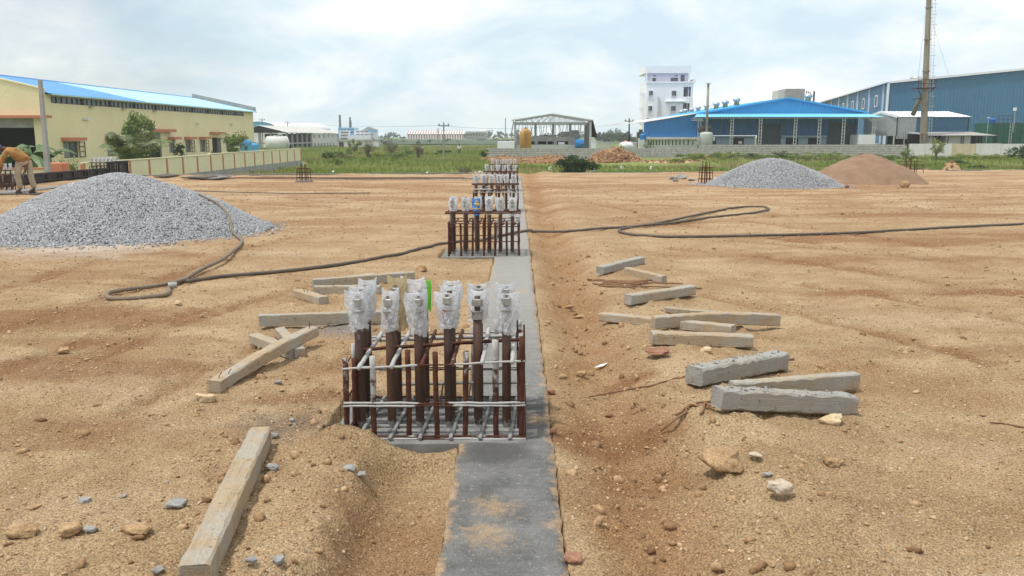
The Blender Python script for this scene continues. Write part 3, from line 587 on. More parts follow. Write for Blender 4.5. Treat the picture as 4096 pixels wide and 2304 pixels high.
        if cap_bars:
            for yq, zq in ((0.04, .605), (0.14, .62), (0.55, .61)): B('crown_bar', (X0 - .03 - rg.random() * .03, y0 + dep * yq * 1.2, zq), (X1 + .03, y0 + dep * yq * 1.2, zq + rg.uniform(-.01, .01)), .010)
    # cross bars front to back, high and low
    for i, cx in enumerate(COLX):
        cx = cx + x_off + 0.045
        w = [.9, .8, .1, .3, .8, .9][i] if fine else splash * rg.random() * 1.5
        zh = (0.425 + 0.007 * i) if fine else 0.455
        B('cross_bar', (cx - .005, y0 - .03, zh), (cx + .005, y0 + dep + .05, zh + (0.02 if fine else 0.01)), 0.011, w0=w, w1=w * .9 if i < 5 else .9)
        if fine: B('cross_bar', (cx - .02, y0 - .05, .022), (cx + .02, y0 + dep + .02, .028), 0.0115, CEM)
    if fine:
        for q in (.03, .10, .19, .30, .42, .56): B('floor_bar', (X0 + .02, y0 + q, .008), (X1 + .01, y0 + q + rg.uniform(-.01, .01), .010), .012, CEM)
        m_ = MB(); m_.tube([(-.48, y0 + .60, .01), (-.465, y0 + .6, .14), (-.44, y0 + .6, .165), (-.415, y0 + .6, .14), (-.42, y0 + .6, .01)], .006, 6); m_.build('lifting_loop', CEM, T, smooth=True)
    # anchor bolts and the plastic bags over their threads
    for ri, (yo, cols) in enumerate(rows):
        for ci, cx in enumerate(COLX):
            if cols is not None and ci not in cols: continue
            cx = cx + x_off + rg.uniform(-.004, .004); yb = y0 + yo + rg.uniform(-.006, .006); tp = 0.655 + rg.uniform(-.008, .008)
            bare = fine and ri == 0 and ci == 4
            ha = tp + zoff; hb = ha + 0.128
            nm = MB(); nm.tube([(cx, yb, zoff - .01), (cx, yb, zoff + .06), (cx, yb, zoff + tp * .6), (cx, yb, ha)], [.0262, .0258, .0255, .0255], 14, [.75, .25, .0, .05 if rg.random() < .7 else .45])
            bo = nm.build('anchor_bolt', PIPE, T, smooth=True)
            r_ = MB(); r_.tube([(cx, yb, ha - .01), (cx, yb, hb + .012)], .0165, 10); r_.build('threaded_rod', THREAD, bo, smooth=True)
            for zn, hn, rn in ((ha + .004, .045, .034), (hb - .045, .042, .034)):
                n_ = MB(); n_.tube([(cx, yb, zn), (cx, yb, zn + hn)], rn, 6); n_.build('nut', NUT, bo, bevel=.003)
            w_ = MB(); w_.tube([(cx, yb, ha + .050), (cx, yb, ha + .056)], .040, 16); w_.build('washer', NUT, bo)
            if not bags: continue
            low = -0.045 - rg.random() * .04; up = 0.012 + rg.random() * .03
            rowname = 'front' if ri == 0 else ('rear' if ri == 1 else 'middle')
            lb = f'{rowname}-row bolt {ORD[ci]} from left, {where}'
            col = BAG; desc = 'crumpled clear plastic bag over '
            if bare:
                mbg = bag_mesh((cx + .004, yb + .052, 0), ha - .03, hb + .028, .040, 55, 1.5, 1.2); desc = 'clear plastic bag slipped behind the bare '
            else: mbg = bag_mesh((cx, yb, 0), ha + low, hb + up, .044, idx * 97 + ri * 13 + ci, rg.uniform(1.15, 1.55), rg.uniform(.5, 1.6), (rg.uniform(-.12, .12), rg.uniform(-.05, .05)))
            if fine and ri == 1 and ci == 1: col = BAG_TAN; desc = 'brown-stained plastic bag over '; mbg = bag_mesh((cx + .012, yb, 0), ha - .13, hb + .05, .047, 71, 1.25, 1.6)
            if fine and ri == 1 and ci == 2: mbg = bag_mesh((cx - .028, yb, 0), ha + .03, hb + .055, .046, 72, 1.75, 1.5, (-.25, 0))
            if idx == 1 and ri == 0 and ci == 2: col = BAG_BLUE; desc = 'bright blue printed plastic packet over '
            o = mbg.build('plastic_bag', col, smooth=False)
            tag(o, desc + lb, 'plastic bag', 'plastic bags over the anchor bolts')
            if col is BAG_BLUE:
                pm = MB(); pm.tube([(cx - .052, yb - .056, ha + .018), (cx, yb - .066, ha + .004), (cx + .052, yb - .050, ha + .010)], .009, 6); pm.build('yellow_band', BAND, o)
                pm = MB(); pm.tube([(cx - .02, yb - .062, hb - .045), (cx + .008, yb - .064, hb - .06), (cx + .035, yb - .056, hb - .05)], .016, 6); pm.build('yellow_picture', BAND, o)
            if fine and ri == 1 and ci == 2:
                g = bag_mesh((cx + .034, yb - .035, 0), ha + .0, hb + .055, .011, 73, 1.3, .9, n=14, m=12).build('plastic_bag', BAG_GREEN); tag(g, 'narrow bright green plastic bag beside the third bolts of the nearest pedestal', 'plastic bag', 'plastic bags over the anchor bolts')
            if fine and ri == 0 and ci == 3:
                q = MB(); q.tube([(cx - .018, yb - .058, ha + .015), (cx - .028, yb - .060, ha + .045), (cx - .022, yb - .061, ha + .066), (cx - .010, yb - .060, ha + .058), (cx - .014, yb - .060, ha + .040), (cx - .024, yb - .060, ha + .036)], .0016, 5); q.build('red_letter', RED_INK, o)
    return T
BAND = M('yellow_print', (0.65, 0.55, 0.06), (0.5, 0.2, 0.05), scale=60, rough=.4)
RED_INK = M('red_ink', (0.35, 0.01, 0.03), rough=.5)
CNAME = ['nearest pedestal', 'second pedestal', 'third pedestal', 'fourth pedestal', 'farthest pedestal on the beam']
pedestal(CAGES[0], 0, 'nearest rebar pedestal, cement-splashed cage with bagged anchor bolts', CNAME[0], rows=((0.20, None), (0.50, None), (0.36, (0, 3))))
pedestal(CAGES[1], 1, 'second rebar pedestal, dark rusty cage with one blue packet', CNAME[1], top=.80, fine=False, splash=.25, cap_bars=True, ties=((.46, .2), (.20, .1), (.42, .2)), rows=((0.20, None), (0.50, None)))
pedestal(CAGES[2], 2, 'third rebar pedestal, cage with pale cement-crusted top ties', CNAME[2], top=.80, fine=False, splash=.7, cap_bars=True, ties=((.50, 1.2), (.45, 1.2), (.20, .4)), rows=((0.20, None), (0.50, None)))
pedestal(CAGES[3], 3, 'fourth rebar pedestal, small dark cage before the grass', CNAME[3], top=.78, fine=False, splash=.6, cap_bars=True, zoff=-.02, rows=((0.20, None),))
pedestal(CAGES[4], 4, 'farthest rebar pedestal at the end of the beam', CNAME[4], top=.76, fine=False, splash=.5, cap_bars=True, zoff=-.04, rows=((0.20, None),))

# ------------------------------------------------------------------ timber baulks
def M_wood(name, c1, c2, grime):
    m, t, b = mat_new(name); pos = nd(t, 'ShaderNodeTexCoord').outputs['Object']
    gr = nd(t, 'ShaderNodeMapping', {'Vector': pos, 'Scale': (1.2, 16, 16)}).outputs[0]
    c = mix_n(t, ramp_n(t, noise_n(t, gr, 2.2, 6, 0.6, 0.4), [(0.3, 0.0), (0.7, 1.0)]), c1, c2)
    c = mix_n(t, ramp_n(t, noise_n(t, pos, 5, 6, 0.65), [(0.46, 0.0), (0.58, 0.85)]), c, grime)
    c = mix_n(t, ramp_n(t, noise_n(t, pos, 24, 5, 0.7), [(0.60, 0.0), (0.67, 0.8)]), c, (0.13, 0.12, 0.11))
    c = mix_n(t, ramp_n(t, noise_n(t, nd(t, 'ShaderNodeMapping', {'Vector': pos, 'Scale': (3, 3, 3), 'Location': (4, 1, 2)}).outputs[0], 1.3, 5, 0.6), [(0.56, 0.0), (0.68, 0.6)]), c, (0.36, 0.20, 0.11))
    c = mix_n(t, 1.0, c, ramp_n(t, noise_n(t, pos, 110, 3, 0.7), [(0.3, 0.85), (0.7, 1.15)]), 'MULTIPLY')
    t.links.new(c, b.inputs['Base Color']); b.inputs['Roughness'].default_value = .9; b.inputs['Specular IOR Level'].default_value = .15
    t.links.new(nd(t, 'ShaderNodeBump', {'Height': noise_n(t, gr, 6, 6, 0.7), 'Strength': .9, 'Distance': .012}).outputs[0], b.inputs['Normal'])
    return m
W_TAN = M_wood('tan_timber', (0.46, 0.355, 0.235), (0.335, 0.25, 0.16), (0.385, 0.35, 0.295))
W_PALE = M_wood('cement_dusted_timber', (0.445, 0.38, 0.285), (0.33, 0.275, 0.20), (0.36, 0.345, 0.315))
W_GREY = M_wood('cement_caked_timber', (0.375, 0.345, 0.295), (0.285, 0.26, 0.22), (0.34, 0.33, 0.31))
NAIL = M('rusty_nail', (0.05, 0.025, 0.02), (0.09, 0.04, 0.03), rough=.8)
def timber(A, B, w, h, label, mat=W_TAN, side=1, za=None, zb=None, bow=0.0, taper=0.0, seed=0, nails=(), caked=False, name='timber_baulk'):
    """A, B: photo pixels (2576 wide) of the visible lower edge; the baulk lies to the far (side=1) or left (side=-1) of it"""
    rg = random.Random(seed + 900)
    a = dz(*A, z=za if za is not None else 0.0); b = dz(*B, z=zb if zb is not None else 0.0)
    if za is None: a = dz(*A, z=sh(a.x, a.y) - 0.004)
    if zb is None: b = dz(*B, z=sh(b.x, b.y) - 0.004)
    q_ = Vector((-(b - a).y, (b - a).x, 0)).normalized()
    if (side == 1 and q_.y < 0) or (side == -1 and q_.x > 0): q_ = -q_
    lift = max(sh(*(a.lerp(b, t) + q_ * w * s_).xy) - a.lerp(b, t).z for t in (0, .2, .35, .5, .65, .8, 1) for s_ in (0, .5, 1)) - .014
    if lift > 0: a = dz(*A, z=a.z + lift * (1 if za is None else .3)); b = dz(*B, z=b.z + lift * (1 if zb is None else .3))
    d = (b - a); L = d.length; ax = d.normalized(); nrm = Vector((-d.y, d.x, 0)).normalized() * side
    if nrm.y < 0 and side == 1: nrm = -nrm
    if side == -1 and nrm.x > 0: nrm = -nrm
    up = nrm.cross(ax)
    if up.z < 0: up = -up
    o0 = a + d * .5
    k = 22; mb = MB(); R_ = []
    for i in range(k + 1):
        t = i / k; off = bow * math.sin(math.pi * t); hh = h * (1 - taper * t) * rg.uniform(.98, 1.012); ww = w * rg.uniform(.98, 1.012)
        p = Vector((L * (t - .5), 0, off))
        e = 0.10 if i in (0, k) else 0
        c = min(w, h) * rg.uniform(.04, .15)
        q = [(0, c), (c, 0), (ww - c, 0), (ww, c), (ww, hh - c), (ww - c, hh), (c, hh), (0, hh - c)]
        R_.append([(p.x + rg.uniform(-.003, .003) * (2 if e else 0), yy_ + rg.uniform(-.0015, .0015), p.z + zz_ + rg.uniform(-.0015, .0015) + (rg.uniform(0, .008) if caked and zz_ > hh * .8 else 0)) for yy_, zz_ in q])
    vs = [p for r_ in R_ for p in r_]; n = 8
    fs = [(i * n + j, (i + 1) * n + j, (i + 1) * n + (j + 1) % n, i * n + (j + 1) % n) for i in range(k) for j in range(n)] + [tuple(range(n)), tuple(range(k * n + n - 1, k * n - 1, -1))]
    if ax.cross(nrm).z < 0: fs = [f[::-1] for f in fs]
    me = bpy.data.meshes.new(name); me.from_pydata(vs, [], fs); me.update(); me.materials.append(mat)
    o = bpy.data.objects.new(name, me); COL.objects.link(o)
    mw = Matrix((( ax.x, nrm.x, up.x, o0.x), (ax.y, nrm.y, up.y, o0.y), (ax.z, nrm.z, up.z, o0.z), (0, 0, 0, 1)))
    o.matrix_world = mw; tag(o, label, 'timber', 'loose timber baulks on the sand'); BASE[o] = Vector((0, 0, 0))
    if caked:
        k2 = 90; px_ = RNG.uniform(-L * .47, L * .47, k2); m_ = np.column_stack([px_, w * RNG.uniform(.08, .95, k2), h + RNG.uniform(-.006, .006, k2)]); s2 = RNG.uniform(.004, .013, k2)
        cr = scatter('concrete_crust', ICO_V, ICO_F, m_, np.column_stack([s2 * 1.6, s2 * 1.1, s2 * .6]), eul(k2) * np.array([.2, .2, 1]), CEM, o); cr['kind'] = 'stuff'
    for t, s_ in nails:
        m_ = MB(); p0 = Vector((L * (t - .5), w * s_, h * .96)); m_.tube([p0, p0 + Vector((.004, -.006, .022)), p0 + Vector((.018 * rg.choice((-1, 1)), -.018, .040))], .0028, 5)
        m_.build('nail', NAIL, o)
    return o
timber((532, 1490), (684, 1122), .115, .115, 'big square timber lying lengthwise at lower left of the beam', W_TAN, side=-1, seed=1)
timber((628, 866), (728, 905), .085, .085, 'short pale timber underneath the long tilted one, left cross piece', W_PALE, seed=2, za=None)
timber((692, 846), (741, 902), .085, .075, 'stubby pale timber underneath the long tilted one, right cross piece', W_PALE, seed=3)
timber((556, 990), (803, 846), .095, .085, 'long tilted timber with nails resting on two short ones', W_TAN, zb=.075, seed=4, bow=.02, nails=((.04, .5), (.10, .3), (.93, .4), (.97, .7)))
timber((652, 823), (962, 812), .07, .105, 'long grey-dusted timber lying across behind the nearest pedestal', W_PALE, seed=5)
timber((738, 748), (803, 769), .11, .085, 'short stubby timber with nails beside the grey stain', W_TAN, seed=6, nails=((.35, .3), (.4, .5), (.8, .7)))
timber((789, 742), (956, 741), .08, .095, 'straight timber with black crack marks, left of the beam', W_PALE, seed=7, nails=((.3, .1),))
timber((789, 727), (1044, 706), .07, .105, 'thin angled timber behind the cracked straight one', W_PALE, seed=8)
timber((870, 704), (945, 694), .10, .025, 'flat scrap board leaning by the angled timber', W_PALE, seed=9, za=.06, zb=.08, name='scrap_board')
timber((1519, 691), (1622, 664), .11, .095, 'farthest grey timber on the right, end raised', W_GREY, seed=10, zb=.02)
timber((1570, 691), (1664, 714), .09, .09, 'brown timber touching the farthest grey one on the right', W_TAN, seed=11)
timber((1588, 768), (1751, 742), .10, .10, 'timber beside the heap of cut rods on the right', W_PALE, seed=12)
timber((1673, 786), (1800, 797), .07, .045, 'thin short timber just behind the bowed one', W_PALE, seed=13)
timber((1505, 808), (1838, 843), .10, .075, 'long low timber underneath the bowed one', W_TAN, seed=14)
timber((1648, 829), (1962, 822), .085, .105, 'bowed reddish timber lying over the long low one', W_TAN, za=.075, zb=.015, bow=.025, seed=15)
timber((1640, 868), (1894, 876), .12, .095, 'clean-cut timber with a chamfered right end', W_TAN, seed=16)
timber((1766, 974), (1982, 930), .14, .115, 'thick grey timber caked with dried concrete', W_GREY, seed=17, caked=True)
timber((1850, 1006), (2161, 979), .085, .105, 'brown-stained timber behind the front grey one on the right', W_PALE, seed=18, zb=.01)
timber((1812, 1032), (2155, 1046), .12, .115, 'front grey timber on the right with concrete crust on top', W_GREY, seed=19, caked=True)

# ------------------------------------------------------------------ hose
HOSE_B = M('brown_hose_rubber', (0.21, 0.165, 0.115), (0.155, 0.125, 0.09), scale=5, rough=.7, fine=.15, spots=((0.33, 0.25, 0.15), 9, .62))
HOSE_D = M('dark_hose_rubber', (0.085, 0.075, 0.065), (0.13, 0.105, 0.08), scale=5, rough=.65, fine=.15, spots=((0.28, 0.20, 0.12), 8, .64))
def smooth_path(pts, k=10):
    out = []; P = [pts[0]] + list(pts) + [pts[-1]]
    for i in range(1, len(P) - 2):
        p0, p1, p2, p3 = [Vector(q) for q in P[i - 1:i + 3]]
        for j in range(k):
            t = j / k; out.append(0.5 * ((2 * p1) + (p2 - p0) * t + (2 * p0 - 5 * p1 + 4 * p2 - p3) * t * t + (3 * p1 - p0 - 3 * p2 + p3) * t ** 3))
    out.append(Vector(P[-2])); return out
def gpath(px, r): return [dz(x, y) for x, y in px]
PILE1 = (-7.15, 15.3, 2.55, 2.25, 1.02)          # cx, cy, rx, ry, height
def pile_h(x, y, P, seed=0):
    cx, cy, rx, ry, H = P; x = np.asarray(x, float); y = np.asarray(y, float)
    a = np.arctan2((y - cy) / ry, (x - cx) / rx); q = np.sqrt(((x - cx) / rx) ** 2 + ((y - cy) / ry) ** 2) / (1 + 0.05 * np.sin(3 * a + seed) + 0.03 * np.sin(5 * a + 2 * seed))
    q = np.clip(q, 0, 1.35)
    q = q * (1 + .07 * fbm(x * .9 + seed, y * .9, 3, 700))
    dome = 1 - q ** 1.5 + .05 * fbm(x * 1.6 + seed, y * 1.6, 3, 710)
    return H * np.where(q < 0.80, dome, np.maximum(dome, (1 - 0.80 ** 1.55) * np.exp(-(q - 0.80) * 5.2) - 0.10 - 0.12 * (q - .8)))
hr = .0245
raw = [(500, 492), (527, 505), (548, 516), (568, 535), (580, 560), (588, 588), (607, 607), (606, 617), (598, 626), (560, 665), (500, 694), (440, 716), (380, 729), (300, 742), (271, 752), (278, 763), (330, 764), (400, 757), (424, 748), (426, 732), (436, 720), (470, 708)]
pts = []
for x, y in raw:
    r_ = Vector(ray(x * S, y * S)); p = None
    for t in np.arange(6.0, 16.6, .02):                      # walk along the sight line to the heap or the ground
        q = Vector((0, 0, CAM_H)) + r_ * float(t)
        if q.z < max(sh(q.x, q.y) if t > 11 else -.02, float(pile_h(q.x, q.y, PILE1, 1.0)) + .015): p = q; break
    if p is None: q = Vector((0, 0, CAM_H)) + r_ * 15.6; p = Vector((q.x, q.y, float(pile_h(q.x, q.y, PILE1, 1.0)) + .01))
    p.z = max(p.z, sh(p.x, p.y), float(pile_h(p.x, p.y, PILE1, 1.0)) + .012)
    pts.append(p + Vector((0, 0, hr * .8)))
HOSE = thing('water_hose', 'long rubber water hose snaking from the gravel heap across the yard', 'hose', pts[8])
for i in (9, 10): pts[i].z += .0
pth = smooth_path(pts); 
for i in range(80, 105): pth[i].z += .05 * math.sin(math.pi * (i - 80) / 25)
mb = MB(); mb.tube(pth, hr, 10); mb.build('hose_length', HOSE_B, HOSE, smooth=True)
raw = [(470, 708), (560, 695), (680, 685), (800, 672), (900, 658), (1000, 640), (1118, 626), (1210, 604), (1262, 592), (1305, 583), (1345, 582), (1420, 582), (1500, 575), (1570, 571), (1680, 562), (1745, 553), (1800, 545), (1880, 537), (1925, 529), (1933, 524), (1915, 520), (1860, 521), (1800, 531), (1740, 543), (1660, 560), (1590, 571), (1560, 577), (1563, 584), (1600, 591), (1680, 595), (1800, 594), (1950, 591), (2100, 587), (2250, 580), (2380, 572), (2480, 567), (2580, 563), (2700, 557)]
pts = []
for i, (x, y) in enumerate(raw):
    p = dz(x, y); zz_ = max(sh(p.x, p.y), 0.0 if -0.4 < p.x < .3 else -1); pts.append(dz(x, y, zz_ + hr))
pth = smooth_path(pts)
for q in pth: q.z = max(q.z, (sh(q.x, q.y) if not -0.42 < q.x < .28 else .005) + hr * .75)
mb = MB(); mb.tube(pth, hr * .95, 10); mb.build('hose_length', HOSE_D, HOSE, smooth=True)
c = dz(436, 718, .05); mb = MB(); mb.tube([c + Vector((-.05, -.02, .0)), c + Vector((.03, .02, .0))], .036, 10); mb.build('hose_clamp', NUT, HOSE)

# ------------------------------------------------------------------ heaps
GRAVEL = M_attr('crushed_stone', [(0.0, (0.155, 0.158, 0.165)), (0.35, (0.285, 0.289, 0.30)), (0.75, (0.385, 0.389, 0.40)), (1.0, (0.56, 0.56, 0.565))], rough=.9, fine=.2, fscale=60)
GRAVEL_CORE = M('crushed_stone_core', (0.17, 0.17, 0.175), (0.33, 0.33, 0.335), scale=40, rough=1)
def heap(P, name, label, mat_core, seed, z=0.0, res=90):
    cx, cy, rx, ry, H = P; xs = np.linspace(-1.25, 1.25, res)
    X = cx + rx * xs[None].repeat(res, 0); Y = cy + ry * xs[:, None].repeat(res, 1)
    Z = pile_h(X, Y, P, seed) + z
    T = thing(name, label, 'heap', (cx, cy, z)); 
    v = np.stack([X - cx, Y - cy, Z - z - .015], -1).reshape(-1, 3)
    keep = (Z - z > -0.10)
    idx = np.arange(res * res).reshape(res, res); f = []
    for i in range(res - 1):
        for j in range(res - 1):
            if keep[i:i + 2, j:j + 2].all(): f.append((idx[i, j], idx[i, j + 1], idx[i + 1, j + 1], idx[i + 1, j]))
    me = bpy.data.meshes.new('heap_body'); me.from_pydata(v.tolist(), [], f); me.update()
    link('heap_body', me, mat_core, T, None, True); return T
def stones(T, P, seed, n, s0, s1, z=0.0, front=True):
    cx, cy, rx, ry, H = P; a = RNG.random(n * 3) * 2 * math.pi; q = np.sqrt(RNG.random(n * 3)) * 1.05
    x = cx + rx * q * np.cos(a); y = cy + ry * q * np.sin(a); h = pile_h(x, y, P, seed); ok = h > -0.012
    if front: ok &= (y < cy + ry * .25)
    x, y, h = x[ok][:n], y[ok][:n], h[ok][:n]; m_ = len(x); s_ = s0 + (s1 - s0) * RNG.random(m_)
    o = scatter('stones', ICO_V, ICO_F, np.column_stack([x, y, h + z + RNG.uniform(-.3, .5, m_) * s_]), np.column_stack([s_ * 1.25, s_, s_ * .8]), eul(m_), GRAVEL, T, wear_tone=np.clip(RNG.normal(.5, .20, m_), 0, 1)); o['kind'] = 'stuff'
    k = 1300; a = RNG.random(k) * 2 * math.pi; q = 1.0 + np.abs(RNG.normal(0, .09, k)); x = cx + rx * q * np.cos(a); y = cy + ry * q * np.sin(a); s_ = s0 + (s1 - s0) * RNG.random(k)
    o = scatter('spilled_stones', ICO_V, ICO_F, np.column_stack([x, y, site_h(x, y) + s_ * .4]), np.column_stack([s_ * 1.25, s_, s_ * .8]), eul(k), GRAVEL, T, wear_tone=np.clip(RNG.normal(.5, .2, k), 0, 1)); o['kind'] = 'stuff'
T = heap(PILE1, 'gravel_heap', 'large grey crushed-stone heap in the left foreground', GRAVEL_CORE, 1.0); stones(T, PILE1, 1.0, 46000, .010, .020)
PILE2 = (8.80, 29.6, 2.32, 2.0, .94)
T = heap(PILE2, 'gravel_heap', 'smaller grey crushed-stone heap at right beside the brown sand heap', GRAVEL_CORE, 2.2, z=-.03); stones(T, PILE2, 2.2, 20000, .012, .022, z=-.03)
SANDPILE = M('heap_sand', (0.27, 0.175, 0.113), (0.215, 0.132, 0.083), scale=2.2, rough=1, fine=.22, fscale=25, bump=.03, bscale=14)
PILE3 = (12.85, 31.6, 2.2, 2.0, 1.06)
heap(PILE3, 'sand_heap', 'smooth brown sand heap at right behind the gravel', SANDPILE, 3.3, z=-.03, res=120)
# ------------------------------------------------------------------ rocks and scraps
R_TAN = M('tan_rock', (0.47, 0.315, 0.175), (0.33, 0.205, 0.105), scale=14, rough=1, fine=.45, fscale=90, bump=.05, bscale=34)
R_PALE = M('pale_rock', (0.62, 0.50, 0.33), (0.48, 0.35, 0.20), scale=8, rough=1, fine=.28, fscale=80, bump=.02, bscale=28)
R_RED = M('red_brown_rock', (0.24, 0.115, 0.070), (0.32, 0.17, 0.11), scale=12, rough=1, fine=.3, fscale=80, bump=.015, bscale=40, spots=((0.5, 0.42, 0.36), 40, .68))
R_GREY = M('grey_rock', (0.235, 0.232, 0.228), (0.325, 0.318, 0.305), scale=12, rough=.95, fine=.25, fscale=80, bump=.012, bscale=40)
R_WHITE = M('whitish_rock', (0.54, 0.47, 0.38), (0.40, 0.30, 0.20), scale=10, rough=1, fine=.25, bump=.02, bscale=30)
def rock_mesh(c, sx, sy, sz, seed, box=0.35, sub=3):
    """angular boulder: subdivided cube rounded, cut by random planes, roughened"""
    rg = np.random.default_rng(seed); n = 4 * sub
    g = np.linspace(-1, 1, n); V = []; F = []; ids = {}
    def vid(p):
        k = tuple(np.round(p, 5))
        if k not in ids: ids[k] = len(V); V.append(p)
        return ids[k]
    for ax in range(3):
        for sg in (-1, 1):
            for i in range(n - 1):
                for j in range(n - 1):
                    q = []
                    for a, b in ((g[i], g[j]), (g[i + 1], g[j]), (g[i + 1], g[j + 1]), (g[i], g[j + 1])):
                        p = [0, 0, 0]; p[ax] = sg; p[(ax + 1) % 3] = a; p[(ax + 2) % 3] = b; q.append(vid(np.array(p, float)))
                    F.append(tuple(q) if sg > 0 else tuple(q[::-1]))
    V = np.array(V); s = V / np.linalg.norm(V, axis=1, keepdims=True); V = s * (1 - box) + V * box * 0.8
    for _ in range(9):
        d = rg.normal(size=3); d /= np.linalg.norm(d); h = rg.uniform(.55, .85); k = V @ d - h; V = V - np.outer(np.clip(k, 0, None), d) * .9
    nz = fbm(V[:, 0] * 2.2 + seed, V[:, 1] * 2.2 + V[:, 2] * 1.7, 4, seed); V = V * (1 + .24 * nz[:, None] + .06 * fbm(V[:, 0] * 7 + seed, V[:, 1] * 7 + V[:, 2] * 6, 3, seed + 5)[:, None])
    a = rg.uniform(0, 6.28); ca, sa = math.cos(a) , math.sin(a)
    V = V * np.array([sx, sy, sz])
    mb = MB(); mb.add([(c[0] + p[0], c[1] + p[1], c[2] + p[2]) for p in V], F); return mb
def rock(x, y, wpx, label, mat, seed, flat=.62, deep=.8, sink=.16, name='rock', box=.35, grp='rocks on the sand'):
    p = dz(x, y); p = dz(x, y, sh(p.x, p.y)); w = wpx * S / CAM_F * p.y * 1.02 / 2
    o = rock_mesh((p.x, p.y, p.z + w * flat * (1 - 2 * sink)), w, w * deep, w * flat, seed, box).build(name, mat, smooth=True)
    tag(o, label, 'rock', grp); return o
rock(518, 1012, 62, 'pale block-shaped stone at the foot of the long tilted timber', R_PALE, 1, .52, .6, .2, box=.8)
rock(162, 890, 38, 'brown lump on bare sand below the hose loop, far left', R_TAN, 2, .6)
rock(62, 1345, 92, 'biggest tan rock at the lower left edge', R_TAN, 3, .45)
rock(172, 1342, 70, 'tan rock just right of the biggest one, lower left', R_TAN, 4, .5)
rock(345, 1340, 92, 'half-buried tan rock with dark broken face, lower left', R_TAN, 5, .42, .8, .35)
rock(443, 1274, 58, 'two-tone rock with grey top left of the big timber', R_GREY, 6, .5)
rock(212, 1266, 36, 'dark grey square chip among tan rocks, lower left', R_GREY, 7, .5, box=.7)
rock(228, 1336, 38, 'grey flattish stone tucked beside tan rocks, lower left', R_GREY, 8, .45)
rock(88, 1278, 44, 'low tan mound-like rock, far lower left', R_TAN, 41, .35, .8, .4)
rock(1812, 1185, 118, 'large brown boulder half sunk in the sand, lower right', R_TAN, 9, .60, .95, .12)
rock(1962, 1242, 72, 'white-topped rock right of the sunk boulder', R_WHITE, 10, .6)
rock(2090, 1064, 62, 'pale cream rock leaning on the front grey timber', R_PALE, 11, .55)
rock(2097, 1170, 58, 'round tan stone at the right, below the timbers', R_TAN, 12, .6, .8, .35)
rock(1534, 1053, 28, 'small dark red stone right of the beam', R_RED, 13, .75)
rock(1444, 1412, 58, 'dark red-brown stone at the beam edge, bottom', R_RED, 14, .5)
rock(1403, 1413, 16, 'small orange pebble touching the beam edge, bottom', R_PALE, 42, .7)
rock(1060, 681, 30, 'brown stone at the end of the thin angled timber', R_TAN, 15, .6)
rock(1390, 1090, 22, 'dark clod on the beam edge beside the nearest pedestal', R_RED, 16, .8)
rock(1388, 992, 26, 'dark clod on the sand right of the pedestal', R_RED, 17, .7)
rock(1655, 886, 70, 'flat reddish stone in front of the clean-cut timber', R_RED, 18, .25, .8, .3)
rock(1775, 886, 34, 'tan lump in front of the clean-cut timber', R_PALE, 19, .55)
rock(1462, 948, 32, 'tan clod on the trench bank right of the beam', R_TAN, 20, .6)
rock(1460, 800, 30, 'thin flat stone on the trench bank, right of the beam', R_TAN, 21, .35)
rock(1655, 797, 20, 'brown stone between two timbers on the right', R_TAN, 22, .7)
rock(2085, 1252, 46, 'crumbly brown clod at the far lower right', R_TAN, 23, .45)
rock(2130, 472, 14, 'small red stone between the gravel and sand heaps', R_RED, 24, .8)
rock(2277, 472, 27, 'pinkish boulder in front of the brown sand heap', R_TAN, 25, .75)
rock(450, 766, 24, 'tan stone below the hose loop', R_PALE, 26, .5)
rock(735, 1061, 22, 'upper grey chip left of the nearest pedestal', R_GREY, 27, .55, box=.6)
rock(737, 1074, 22, 'lower grey chip left of the nearest pedestal', R_GREY, 28, .55, box=.6)
rock(691, 1101, 26, 'grey chip leaning on the far end of the big timber', R_GREY, 29, .7, box=.6)
rock(684, 1180, 40, 'cracked grey piece halfway along the big timber', R_GREY, 30, .4, box=.6)
rock(632, 1414, 38, 'blue-grey stone right of the big timber, bottom', R_GREY, 31, .55)
rock(702, 1414, 38, 'blue-grey stone in the hollow, bottom', R_GREY, 32, .55)
rock(398, 1438, 34, 'dark grey stone left of the big timber, bottom', R_GREY, 33, .5)
rock(880, 1180, 40, 'grey cement flake on the bank of the hollow', R_GREY, 34, .3, box=.5)
rock(905, 1195, 36, 'second cement flake lower on the bank of the hollow', R_GREY, 35, .3, box=.5)
rock(1000, 1158, 22, 'pale flake standing in the hollow under the pedestal', R_WHITE, 36, .9, .4)
rock(700, 965, 20, 'pale green-grey pebble between timber and pedestal', R_GREY, 37, .6)
rock(996, 1214, 38, 'earth lump in the hollow left of the beam', R_TAN, 38, .35)
rock(1930, 1195, 30, 'flat grey-brown stone right of the sunk boulder', R_GREY, 39, .35)
rock(1900, 1148, 36, 'white crumbling stone above the sunk boulder', R_WHITE, 40, .35)
rock(385, 1045, 24, 'lone tan stone on the left sand', R_TAN, 43, .4)
rock(310, 1250, 22, 'slate chip on the sand, left of the two-tone rock', R_GREY, 44, .4)
for i, (x, y, w) in enumerate(((1695, 452, 22), (1712, 450, 30), (1740, 455, 18), (1700, 457, 16))):
    rock(x, y, w, ['left', 'largest', 'right-hand', 'lowest'][i] + ' grey lump of the rubble near the right-hand starter bars', R_GREY, 60 + i, .5)
PAPER = M('white_paper', (0.80, 0.81, 0.80), (0.72, 0.72, 0.71), rough=.6)
p = dz(1513, 891); z = sh(p.x, p.y) + .012; mb = MB()
